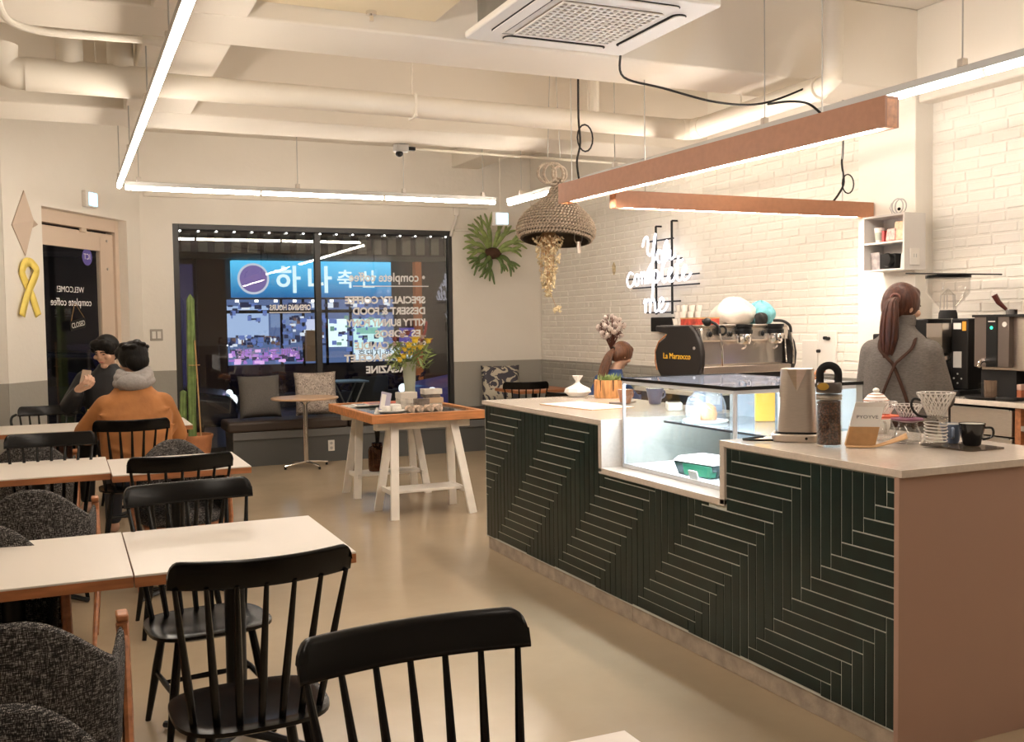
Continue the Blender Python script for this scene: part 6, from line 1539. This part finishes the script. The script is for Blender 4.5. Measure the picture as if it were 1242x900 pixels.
for sx in (-1, 1): limb(tr_, [(.095 * sx, .03, .53), (.13 * sx, .46, .53), (.14 * sx, .50, .12)], [.095, .076, .06])
fuse(tr_, 'trousers', mat('dark_navy_denim', (.02, .022, .03), .8), om, .012)
hr = MB(); S_ = HX @ Matrix.Scale(1.08, 4)
ell(hr, (0, -.008, .028), (.098, .112, .104), S_); ell(hr, (0, -.05, -.012), (.084, .066, .085), S_); ell(hr, (-.05, .04, .06), (.05, .055, .05), S_); ell(hr, (.05, .04, .06), (.05, .055, .05), S_)
for k in range(16):
    q = k * 2.4; t = .45 + .5 * ((k * 7) % 16) / 16; d_ = Vector((.092 * cos(q) * sqrt(1 - t * t * .8), .105 * sin(q) * sqrt(1 - t * t * .8) - .01, .022 + .096 * t))
    ell(hr, d_, (.030, .034, .019), S_)
fuse(hr, 'hair', 'hair_black', om, .006, 4)

# ---------- man with a phone (seated, facing the camera)
pm = thing('person', 'man in a black jacket looking down at the phone in his hand', 'person', (.37, 9.70, 0), radians(166))
bd = MB()
loft(bd, [(0, 0, .44, .165, .12), (0, .02, .62, .155, .115), (0, .05, .86, .165, .115), (0, .07, 1.06, .185, .11), (0, .085, 1.16, .14, .09), (0, .10, 1.22, .06, .06), (0, .12, 1.31, .056, .058)])
for sx in (-1, 1):
    limb(bd, [(.095 * sx, .03, .53), (.12 * sx, .44, .52), (.12 * sx, .48, .10)], [.085, .062, .045]); limb(bd, [(.12 * sx, .48, .05), (.125 * sx, .60, .035)], [.044, .034])
# his right arm (screen left) bends the phone up in front of him
PR = [(.20, .06, 1.10), (.325, .14, .87), (.205, .30, 1.03)]; PL = [(-.20, .06, 1.10), (-.27, .12, .84), (-.10, .36, .80)]
for A_ in (PR, PL): limb(bd, A_, [.052, .044, .030])
hand(bd, (.205, .305, 1.035), (-.55, .25, .35), (0, -.55, .85), .62, -1, 1.25); hand(bd, (-.09, .37, .80), (.5, .8, 0), (0, 0, -1), .3, 1)
HX = Matrix.Translation((.0, .155, 1.355)) @ Matrix.Rotation(radians(-22), 4, 'Z') @ Matrix.Rotation(radians(-15), 4, 'X')
head_geo(bd, HX, 1.14); fuse(bd, 'body', 'skin', pm, .005, 4); face_parts(HX, pm, 1.14)
jk = MB()
loft(jk, [(0, .01, .50, .20, .15), (0, .02, .64, .20, .15), (0, .05, .86, .215, .15), (0, .07, 1.03, .225, .14), (0, .085, 1.15, .165, .115), (0, .095, 1.215, .095, .085), (0, .11, 1.25, .075, .075)])
limb(jk, PR[:2] + [Vector(PR[1]).lerp(Vector(PR[2]), .82)], [.095, .088, .058]); limb(jk, PL[:2] + [Vector(PL[1]).lerp(Vector(PL[2]), .85)], [.09, .08, .055])
fuse(jk, 'jacket', mat('black_padded_jacket', (.012, .012, .014), .6, bump=.4, bscale=12), pm, .011, 6)
tr_ = MB(); loft(tr_, [(0, 0, .435, .19, .15), (0, .02, .50, .19, .15), (0, .02, .56, .18, .14)])
for sx in (-1, 1): limb(tr_, [(.095 * sx, .03, .53), (.12 * sx, .44, .53), (.12 * sx, .48, .12)], [.095, .076, .06])
fuse(tr_, 'trousers', 'matteblack', pm, .012)
hr = MB(); S_ = HX @ Matrix.Scale(1.14, 4)
ell(hr, (0, -.018, .036), (.094, .108, .100), S_); ell(hr, (0, -.055, -.008), (.080, .06, .08), S_)
ell(hr, (.03, .056, .080), (.056, .040, .036), S_); ell(hr, (-.03, .058, .078), (.056, .038, .038), S_); ell(hr, (.072, .03, .045), (.024, .045, .045), S_); ell(hr, (-.072, .03, .045), (.024, .045, .045), S_)
for k in range(9):
    x = -.062 + .0155 * k; limb(hr, [S_ @ Vector((x * .8, .066, .090)), S_ @ Vector((x, .092 - abs(x) * .25, .064)), S_ @ Vector((x * 1.05 + .006, .092 - abs(x) * .30, .044 + .008 * (k % 3)))], [.018, .012, .005], 8)
for k in range(0):
    q = k * 2.4; t = .3 + .7 * ((k * 11) % 26) / 26; ell(hr, Vector((.088 * cos(q) * sqrt(1 - t * t * .8), .10 * sin(q) * sqrt(1 - t * t * .8) - .015, .035 + .092 * t)), (.022, .022, .016), S_)
fuse(hr, 'hair', 'hair_black', pm, .006, 3)
ph = thing('phone', 'pale gold phone held up by the man in black', 'phone', pm.matrix_world @ Vector((0, 0, 0)))
ph.rotation_euler = (0, 0, radians(166))
_w = Matrix.Translation((.36, 9.70, 0)) @ Matrix.Rotation(radians(166), 4, 'Z')
ph.location = _w @ Vector((.140, .345, 1.085))
MB().box((-.038, -.0045, -.02), (.038, .0045, .128), Matrix.Rotation(radians(22), 4, 'X') @ Matrix.Rotation(radians(-8), 4, 'Y')).build('phone_body', mat('gold_phone', (.55, .42, .33), .3, metal=.6), ph, bevel=.004)
MB().box((-.034, -.0055, -.012), (.034, -.0047, .12), Matrix.Rotation(radians(22), 4, 'X') @ Matrix.Rotation(radians(-8), 4, 'Y')).build('screen', mat('phone_screen', (.02, .02, .025), .1, emit=(.5, .6, .8), es=.6), ph)

# ---------- woman in blue (seated behind the counter end, bending over the table)
bw = thing('person', 'woman in a blue top with long brown ponytail, bending over her table', 'person', (4.62, 8.42, 0), radians(-86))
bd = MB()
loft(bd, [(0, 0, .44, .16, .12), (0, .02, .60, .145, .11), (0, .09, .80, .145, .105), (0, .17, .96, .155, .095), (0, .215, 1.04, .11, .075), (0, .25, 1.10, .052, .055), (0, .29, 1.16, .05, .052)])
for sx in (-1, 1):
    limb(bd, [(.09 * sx, .03, .53), (.11 * sx, .42, .52), (.11 * sx, .44, .10)], [.08, .058, .042]); limb(bd, [(.11 * sx, .44, .05), (.115 * sx, .56, .035)], [.042, .032])
BA = [[(.165 * s, .19, .98), (.22 * s, .33, .80), (.10 * s, .52, .81)] for s in (-1, 1)]
for A_ in BA: limb(bd, A_, [.045, .038, .027])
hand(bd, (-.09, .53, .81), (.4, .9, 0), (0, 0, -1), .35, 1); hand(bd, (.09, .53, .81), (-.4, .9, 0), (0, 0, -1), .35, -1)
HX = Matrix.Translation((0, .335, 1.235)) @ Matrix.Rotation(radians(-30), 4, 'X')
head_geo(bd, HX, 1.04); fuse(bd, 'body', 'skin', bw, .008); face_parts(HX, bw, 1.04, 'hair_brown')
tp = MB()
loft(tp, [(0, 0, .50, .18, .14), (0, .02, .60, .17, .135), (0, .09, .80, .172, .13), (0, .17, .96, .178, .118), (0, .21, 1.04, .13, .098), (0, .245, 1.10, .075, .072)])
for A_ in BA: limb(tp, A_[:2] + [Vector(A_[1]).lerp(Vector(A_[2]), .8)], [.072, .062, .045])
fuse(tp, 'blue_top', mat('blue_cotton', (.028, .06, .17), .85, bump=.3, bscale=20), bw, .011, 7)
tr_ = MB(); loft(tr_, [(0, 0, .435, .18, .145), (0, .02, .50, .18, .145), (0, .02, .56, .17, .135)])
for sx in (-1, 1): limb(tr_, [(.09 * sx, .03, .53), (.11 * sx, .42, .53), (.11 * sx, .44, .12)], [.09, .072, .056])
fuse(tr_, 'trousers', 'matteblack', bw, .012)
hr = MB(); S_ = HX @ Matrix.Scale(1.04, 4)
hb = mat('light_brown_hair', (.14, .055, .026), .4, noise=70, amt=.45, stretch=(1, 1, .15))
ell(hr, (0, -.012, .022), (.090, .108, .108), S_); ell(hr, (0, -.05, 0), (.08, .066, .095), S_); ell(hr, (0, .036, .078), (.066, .046, .042), S_); ell(hr, (.064, -.005, .02), (.024, .042, .06), S_); ell(hr, (-.064, -.005, .02), (.024, .042, .06), S_)
fuse(hr, 'hair', hb, bw, .006, 4)
pny = MB(); A0 = S_ @ Vector((0, -.105, .0))
base = [A0, A0 + Vector((0, -.05, -.05)), A0 + Vector((0, -.10, -.16)), A0 + Vector((0, -.14, -.28)), A0 + Vector((.0, -.16, -.40))]
for k in range(24):
    q = k * 2.4; r = .046 * sqrt((k + .5) / 24); d_ = Vector((r * cos(q), r * .7 * sin(q), 0))
    pny.tube(smooth_path([base[0] + d_ * .4, base[1] + d_ * .9, base[2] + d_ * 1.2, base[3] + d_ * 1.1, base[4] + d_ * .7 + Vector((0, 0, -.03 * ((k * 7) % 5) / 5))], 5), [.011] * 8 + [.012] * 8 + [.010, .009, .008, .006, .003], 6)
pny.build('ponytail', hb, bw, smooth=True, fix=False)
MB().tube([A0 + Vector((.025 * cos(q), -.006, .025 * sin(q))) for q in [2 * pi * k / 14 for k in range(14)]], .007, 6, closed=True).build('hair_tie', 'matteblack', bw, smooth=True)

# =================================================================== STREET OUTSIDE THE WINDOW
struct(MB().box((-25, 12.15, -.25), (30, 40, -.12)).build('street_ground', mat('wet_asphalt', (.03, .03, .035), .35)))
bg = thing('shop_building', 'dark building across the street with a blue lit signboard and bright shop front', 'building', (5.0, 22.0, -.12))
def gl(x, z): return (x - 5.0, z + .12)
def gb(x0, x1, z0, z1, y0, y1, nm, m): 
    a, b = gl(x0, z0), gl(x1, z1); return MB().box((a[0], y0, a[1]), (b[0], y1, b[1])).build(nm, m, bg)
bwm = mat('dim_brown_facade', (.10, .075, .07), .8, noise=.6, amt=.15)
gb(-12, 16, -.12, 9, .0, 1.0, 'wall', bwm)
gb(-12, 16, 3.72, 3.95, -.30, 0, 'cornice', mat('dim_stone', (.16, .14, .12), .8))
gb(-12, 16, 3.02, 3.12, -.20, 0, 'cornice', mat('dim_stone_b', (.13, .11, .10), .8))
pil = mat('dim_pilaster', (.24, .21, .175), .8)
for k in range(26): gb(.55 + .345 * k, .55 + .345 * k + .19, 3.17, 3.55, -.10, 0, 'pilaster', pil)
gb(2.55, 3.12, -.12, 3.0, -.35, 0, 'brown_pillar', mat('brown_red_pillar', (.10, .045, .04), .7))
gb(1.6, 2.5, .2, 2.9, -.05, 0, 'dark_window', mat('dim_window', (.02, .02, .03), .2, emit=(.05, .04, .12), es=.5))
sgm, nt, b_ = _new('blue_sign_face')
tc = N(nt, 'ShaderNodeTexCoord'); sx_ = N(nt, 'ShaderNodeSeparateXYZ'); nt.links.new(tc.outputs['Object'], sx_.inputs[0])
mr = N(nt, 'ShaderNodeMapRange'); mr.inputs['From Min'].default_value = 2.32; mr.inputs['From Max'].default_value = 3.1; nt.links.new(sx_.outputs['Z'], mr.inputs['Value'])
rp = N(nt, 'ShaderNodeValToRGB'); rp.color_ramp.elements[0].color = (.015, .13, .36, 1); rp.color_ramp.elements[1].color = (.12, .62, 1.0, 1)
nt.links.new(mr.outputs[0], rp.inputs[0]); nt.links.new(rp.outputs[0], b_.inputs['Emission Color']); b_.inputs['Emission Strength'].default_value = 1.25; b_.inputs['Base Color'].default_value = (.02, .1, .2, 1)
gb(3.27, 6.75, 2.20, 2.98, -.32, -.05, 'signboard', sgm)
lo = gl(3.70, 2.59)
MB().lathe([(0, 0), (.33, 0), (.33, .02), (0, .02)], n=36, X=Matrix.Translation((lo[0], -.33, lo[1])) @ Matrix.Rotation(pi / 2, 4, 'X')).build('sign_roundel', emis('roundel_rim', (.8, .85, 1), .9), bg)
MB().lathe([(0, 0), (.285, 0), (.285, .02), (0, .02)], n=36, X=Matrix.Translation((lo[0], -.345, lo[1])) @ Matrix.Rotation(pi / 2, 4, 'X')).build('sign_roundel_face', emis('roundel_face', (.30, .22, .55), .8), bg)
wl_ = emis('sign_letter_glow', (.75, .95, 1.0), 1.3)
for i, ch in enumerate('하나축산'):
    p = gl((4.14, 4.83, 5.50, 6.02)[i], 2.35 if i < 2 else 2.44)
    o = text('sign_lettering', ch, .62 if i < 2 else .42, wl_, bg, (p[0], -.335, p[1]), (pi / 2, 0, 0), extrude=.01, offset=.012 if i < 2 else .006)
# lit shop front
def lit(nm, col, s, noise_scale=0, col2=None):
    if not noise_scale: return emis(nm, col, s)
    m = bpy.data.materials.new(nm); m.use_nodes = True; nt = m.node_tree; nt.nodes.remove(nt.nodes['Principled BSDF'])
    e = N(nt, 'ShaderNodeEmission'); e.inputs[1].default_value = s
    tc = N(nt, 'ShaderNodeTexCoord'); mp = N(nt, 'ShaderNodeMapping'); mp.inputs['Scale'].default_value = (1, 1, 2.2); nz = N(nt, 'ShaderNodeTexVoronoi'); nz.inputs['Scale'].default_value = noise_scale
    nt.links.new(tc.outputs['Object'], mp.inputs[0]); nt.links.new(mp.outputs[0], nz.inputs['Vector'])
    r = N(nt, 'ShaderNodeValToRGB'); r.color_ramp.elements[0].color = (*col, 1); r.color_ramp.elements[1].color = (*col2, 1); nt.links.new(nz.outputs['Color'], r.inputs[0]); nt.links.new(r.outputs[0], e.inputs[0])
    nt.links.new(e.outputs[0], nt.nodes['Material Output'].inputs[0]); return m
gb(3.12, 6.95, .75, 2.16, -.02, .0, 'shop_interior', emis('shop_glow', (.20, .30, .62), .62))
gb(3.16, 4.05, 1.35, 2.02, -.05, -.03, 'lit_pane', emis('pale_blue_pane', (.50, .66, 1.0), .95))
gb(4.10, 4.72, 1.55, 1.84, -.05, -.03, 'lit_pane', emis('soft_blue_pane', (.30, .42, .72), .8))
gb(5.35, 5.78, 1.10, 1.72, -.06, -.03, 'lit_pane', emis('white_pane', (.75, .95, 1), 1.5))
gb(5.93, 6.62, .95, 1.72, -.06, -.03, 'lit_pane', emis('mint_pane', (.62, .92, .92), 1.25))
gb(6.0, 6.55, 1.38, 1.52, -.07, -.06, 'green_poster', emis('poster_green', (.35, .75, .62), .9))
r_ = random.Random(17)
cols = [emis('goods_glow_%s' % n, c, s_) for n, c, s_ in (('white', (.85, .9, 1), 1.1), ('blue', (.2, .3, .75), .8), ('dark', (.04, .05, .12), .8), ('violet', (.55, .25, .85), .9), ('pink', (.95, .55, 1.0), 1.1), ('brown', (.22, .13, .12), .8), ('green', (.25, .5, .4), .8))]
def goods(x0, x1, z0, z1, n, pick, y=-.09, sx=(.03, .12), sz=(.03, .12), nm='goods'):
    mbs = [MB() for _ in cols]
    for k in range(n):
        w_, h_ = r_.uniform(*sx), r_.uniform(*sz); a = gl(r_.uniform(x0, x1 - w_), r_.uniform(z0, z1 - h_)); yy = y - r_.random() * .10
        mbs[r_.choice(pick)].box((a[0], yy, a[1]), (a[0] + w_, yy + .04, a[1] + h_))
    for mb, m_ in zip(mbs, cols):
        if mb.v: mb.build(nm, m_, bg, fix=False)['kind'] = 'stuff'
goods(3.16, 4.28, 1.12, 1.40, 60, (0, 1, 2, 2, 5)); goods(3.16, 4.05, 1.62, 1.98, 14, (1, 1, 2)); goods(4.33, 5.30, 1.12, 1.84, 70, (0, 1, 2, 2, 5, 1)); goods(5.34, 6.85, .95, 1.84, 60, (1, 2, 6, 1, 1))
goods(3.16, 4.75, .76, 1.10, 110, (3, 3, 4, 2, 1, 2), y=-.2, sx=(.05, .16), sz=(.04, .11))
goods(3.16, 6.9, 1.94, 2.10, 40, (0, 2, 1, 2), sx=(.05, .2))
gb(4.82, 5.12, .8, 1.48, -.28, -.05, 'brown_notice_board', mat('notice_board', (.12, .08, .05), .6, emit=(.15, .09, .05), es=.6))
gb(4.86, 5.08, 1.5, 1.72, -.28, -.05, 'white_lantern', emis('lantern', (.7, .75, 1), 1.1))
gb(3.12, 6.95, 1.86, 1.93, -.08, -.03, 'transom', 'matteblack')
for x in (3.12, 4.30, 4.78, 5.30, 5.84, 6.88): gb(x, x + .05, .70, 2.16, -.09, -.03, 'shop_mullion', 'matteblack')
for k in range(9): gb(3.35 + .41 * k, 3.42 + .41 * k, 2.10, 2.15, -.12, -.08, 'downlight', emis('downlight_glow', (1, .97, .9), 4) if k == 0 else bpy.data.materials['downlight_glow'])
p = gl(3.30, .93); text('window_lettering', '한우·전국배달', .24, emis('goods_letter', (.45, .3, .6), .7), bg, (p[0], -.31, p[1]), (pi / 2, 0, 0), extrude=.004)
gb(5.95, 7.3, .80, 1.06, -.12, -.07, 'lit_band', emis('band_glow', (.8, .92, 1), 1.2))
p = gl(6.0, .86); text('window_lettering', '흑돼지·한', .20, 'matteblack', bg, (p[0], -.13, p[1]), (pi / 2, 0, 0), extrude=.004)
hg = MB(); r_ = random.Random(2)
for k in range(260):
    c = Vector((r_.uniform(-1.9, 2.3), r_.uniform(-.9, -.5), r_.uniform(.1, .62))); A = Euler((r_.random() * 6, r_.random() * 6, 0)).to_matrix()
    hg.add([c + A @ Vector(q) * .11 for q in ((-1, 0, 0), (0, -.5, .2), (1, 0, 0), (0, .5, .2))], [(0, 1, 2, 3)])
o = hg.build('planting', mat('dim_violet_shrub', (.05, .035, .07), .8), bg, fix=False); o['kind'] = 'stuff'
gb(3.0, 7.4, -.12, .15, -1.0, -.4, 'planter_kerb', mat('dim_kerb', (.10, .10, .12), .8))
gb(7.35, 7.5, -.1, 3.0, -.25, -.05, 'orange_post', mat('orange_lit_post', (.35, .12, .05), .6, emit=(.5, .16, .06), es=.35))
gb(7.0, 7.3, .9, 1.5, -.25, -.05, 'violet_panel', emis('violet_glow', (.22, .16, .6), .6))

sl_ = thing('added_facade_lamp', 'lamp on a tall pole added out of view on the far pavement to light the facade', 'lamp', (9.5, 20.5, -.12))  # lamp added out of view to brighten the facade and cars
MB().cyl((0, 0, 0), (0, 0, 6.2), .07, .05).tube(smooth_path([(0, 0, 6.2), (-.4, -.3, 6.5), (-1.2, -1.0, 6.6)], 4), .04, 8).build('pole', 'darkgrey', sl_)
MB().box((-1.6, -1.3, 6.5), (-1.1, -.9, 6.58)).build('lamp_head', 'darkgrey', sl_)
MB().box((-1.55, -1.25, 6.485), (-1.15, -.95, 6.499)).build('lamp_lens', emis('added_facade_lamp_glow', (1, .85, .65), 320), sl_)
def car(label, loc, rz, m, group='cars parked on the street'):
    t = thing('car', label, 'car', loc, rz, group)
    prof = [(-2.1, .30), (2.1, .30), (2.12, .55), (2.05, .72), (1.15, .86), (.45, 1.36), (-.95, 1.42), (-1.65, .98), (-2.08, .92), (-2.15, .6)]
    X = Matrix.Translation((0, .84, 0)) @ Matrix.Rotation(pi / 2, 4, 'X')
    MB().prism(prof, 0, 1.68, X).build('car_body', m, t, bevel=.10, seg=3)
    win = [(.98, .90), (.42, 1.29), (-.9, 1.35), (-1.45, .98)]
    MB().prism(win, -.012, 1.692, X).build('side_windows', mat('car_window', (.01, .01, .015), .1), t)
    MB().add([(1.13, -.7, .895), (1.13, .7, .895), (.50, .62, 1.34), (.50, -.62, 1.34)], [(0, 1, 2, 3)]).build('windscreen', bpy.data.materials['car_window'] if 'car_window' in bpy.data.materials else 'matteblack', t, fix=False)
    for x in (-1.35, 1.35):
        for y in (-.78, .78): MB().lathe([(0, -.1), (.31, -.1), (.31, .1), (0, .1)], n=24, X=Matrix.Translation((x, y, .31)) @ Matrix.Rotation(pi / 2, 4, 'X')).build('wheel', 'matteblack', t, bevel=.03)
    for y in (-.6, .6): MB().ball((2.06, y, .66), (.06, .16, .08), 12, 8).build('headlight', emis('headlight_glow', (.9, .95, 1), 2.0) if 'headlight_glow' not in bpy.data.materials else bpy.data.materials['headlight_glow'], t, smooth=True)
    for y in (-.92, .92): MB().ball((.72, y, .98), (.08, .10, .07), 10, 8).build('wing_mirror', m, t, smooth=True)
    return t
car('dark car parked across the left part of the window, headlights towards the right', (.15, 15.2, -.12), -.10, mat('dark_blue_car', (.018, .02, .045), .2, coat=.5))
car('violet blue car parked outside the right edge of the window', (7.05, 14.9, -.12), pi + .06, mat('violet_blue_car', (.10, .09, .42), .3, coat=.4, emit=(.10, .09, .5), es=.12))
oc = thing('terrace_chair', 'black terrace chair outside the window', 'chair', (3.85, 13.2, -.12), pi)
MB().box((-.24, -.22, .42), (.24, .22, .45)).build('seat', 'darkgrey', oc, bevel=.01); MB().box((-.26, -.25, .62), (.26, -.22, .98)).build('backrest', 'darkgrey', oc, bevel=.02)
for sx in (-1, 1):
    for sy in (-1, 1): MB().tube([(.21 * sx, .19 * sy, .43), (.23 * sx, .22 * sy, 0)], .013, 8).build('leg', 'darkgrey', oc)
    MB().tube([(.22 * sx, -.22, .43), (.23 * sx, -.245, .8)], .013, 8).build('back_post', 'darkgrey', oc)
ot = thing('terrace_table', 'small folding terrace table outside the window', 'table', (3.42, 13.1, -.12))
MB().box((-.25, -.25, .93), (.25, .25, .95)).build('tabletop', mat('pale_blue_top', (.25, .33, .45), .3), ot)
for s in (-1, 1):
    for y in (-.2, .2): MB().tube([(-.2 * s, y, .93), (.22 * s, y, 0)], .012, 6).build('leg', 'alu', ot)

# fit the lettering widths
bpy.context.view_layer.update()
for o, w_ in TXT:
    if o.dimensions.x > 1e-6:
        k = w_ / o.dimensions.x; o.scale.x *= k

# lettering becomes plain mesh objects
dg = bpy.context.evaluated_depsgraph_get()
for o in [q for q in bpy.data.objects if q.type == 'FONT']:
    me = bpy.data.meshes.new_from_object(o.evaluated_get(dg), depsgraph=dg)
    n = bpy.data.objects.new(o.name.split('.')[0] + '_mesh', me); COL.objects.link(n)
    n.parent = o.parent; n.location = o.location; n.rotation_euler = o.rotation_euler; n.scale = o.scale
    nm = o.name; bpy.data.objects.remove(o); n.name = nm.split('.')[0]

# pieces that sit on a part become its sub-parts
def base(o): return o.name.split('.')[0]
SUB = {'knob_face': 'knob', 'handle_cap': 'portafilter_handle', 'group_collar': 'group_head', 'drawer_lip': 'drawer', 'louvre': 'louvre_slot', 'eye': 'body', 'eyebrow': 'body', 'lips': 'body', 'hair_tie': 'ponytail',
       'collar': 'sweater', 'glide': 'foot', 'bolt': 'leg', 'socket_hole': ('wall_socket', 'socket_plate'), 'box_label': 'box_body', 'label': 'bottle_body', 'screen': ('terminal_body', 'phone_body'), 'stripe': 'lid', 'ribs': 'dripper',
       'rim': 'dripper', 'server_ring': 'server', 'shelf_edge': 'shelf', 'indicator': 'power_base', 'gold_label': 'lid', 'arm_cap': 'front_leg', 'rocker': 'plate', 'cover_print': 'cover', 'door_handle': ('door_leaf', 'rear_door'),
       'stud': 'door_leaf', 'sticker_lettering': 'sticker', 'headlight': 'car_body', 'wing_mirror': 'car_body', 'sign_lettering': 'signboard', 'sign_roundel_face': 'sign_roundel', 'maker_plate': 'side_housing', 'orange_plate': 'side_housing',
       'grey_plate': 'side_housing', 'dial_mark': 'side_housing', 'machine_label': 'machine_body', 'status_light': 'machine_body', 'green_light': 'touch_strip', 'panel_lettering': 'touch_strip', 'dial': 'front_panel', 'lamp_lens': 'lamp_head',
       'cup_print': 'cup_body', 'mill_tip': 'mill_body', 'lit_panel': 'housing', 'plug': 'board', 'tamper': 'x', 'case_ring': 'case_body', 'tin_lid': 'tin_body', 'badge': ('face_panel', 'side_panel')}
for r in [q for q in bpy.data.objects if q.parent is None and q.children]:
    kids = list(r.children)
    for ch in kids:
        p = SUB.get(base(ch))
        if base(ch) == 'lettering': p = ('pane', 'board', 'side_panel', 'bag_top')
        if not p: continue
        p = (p,) if isinstance(p, str) else p
        c = [k for k in kids if base(k) in p and k is not ch and k.parent is r]
        if not c: continue
        same = [k for k in kids if base(k) == base(ch)]
        if base(r) == 'window_1': tgt = c[0] if ch.location.x < -.05 else c[-1]
        elif base(ch) in ('lettering', 'badge') : tgt = c[0]
        else: tgt = c[same.index(ch) * len(c) // len(same)]
        ch.parent = tgt
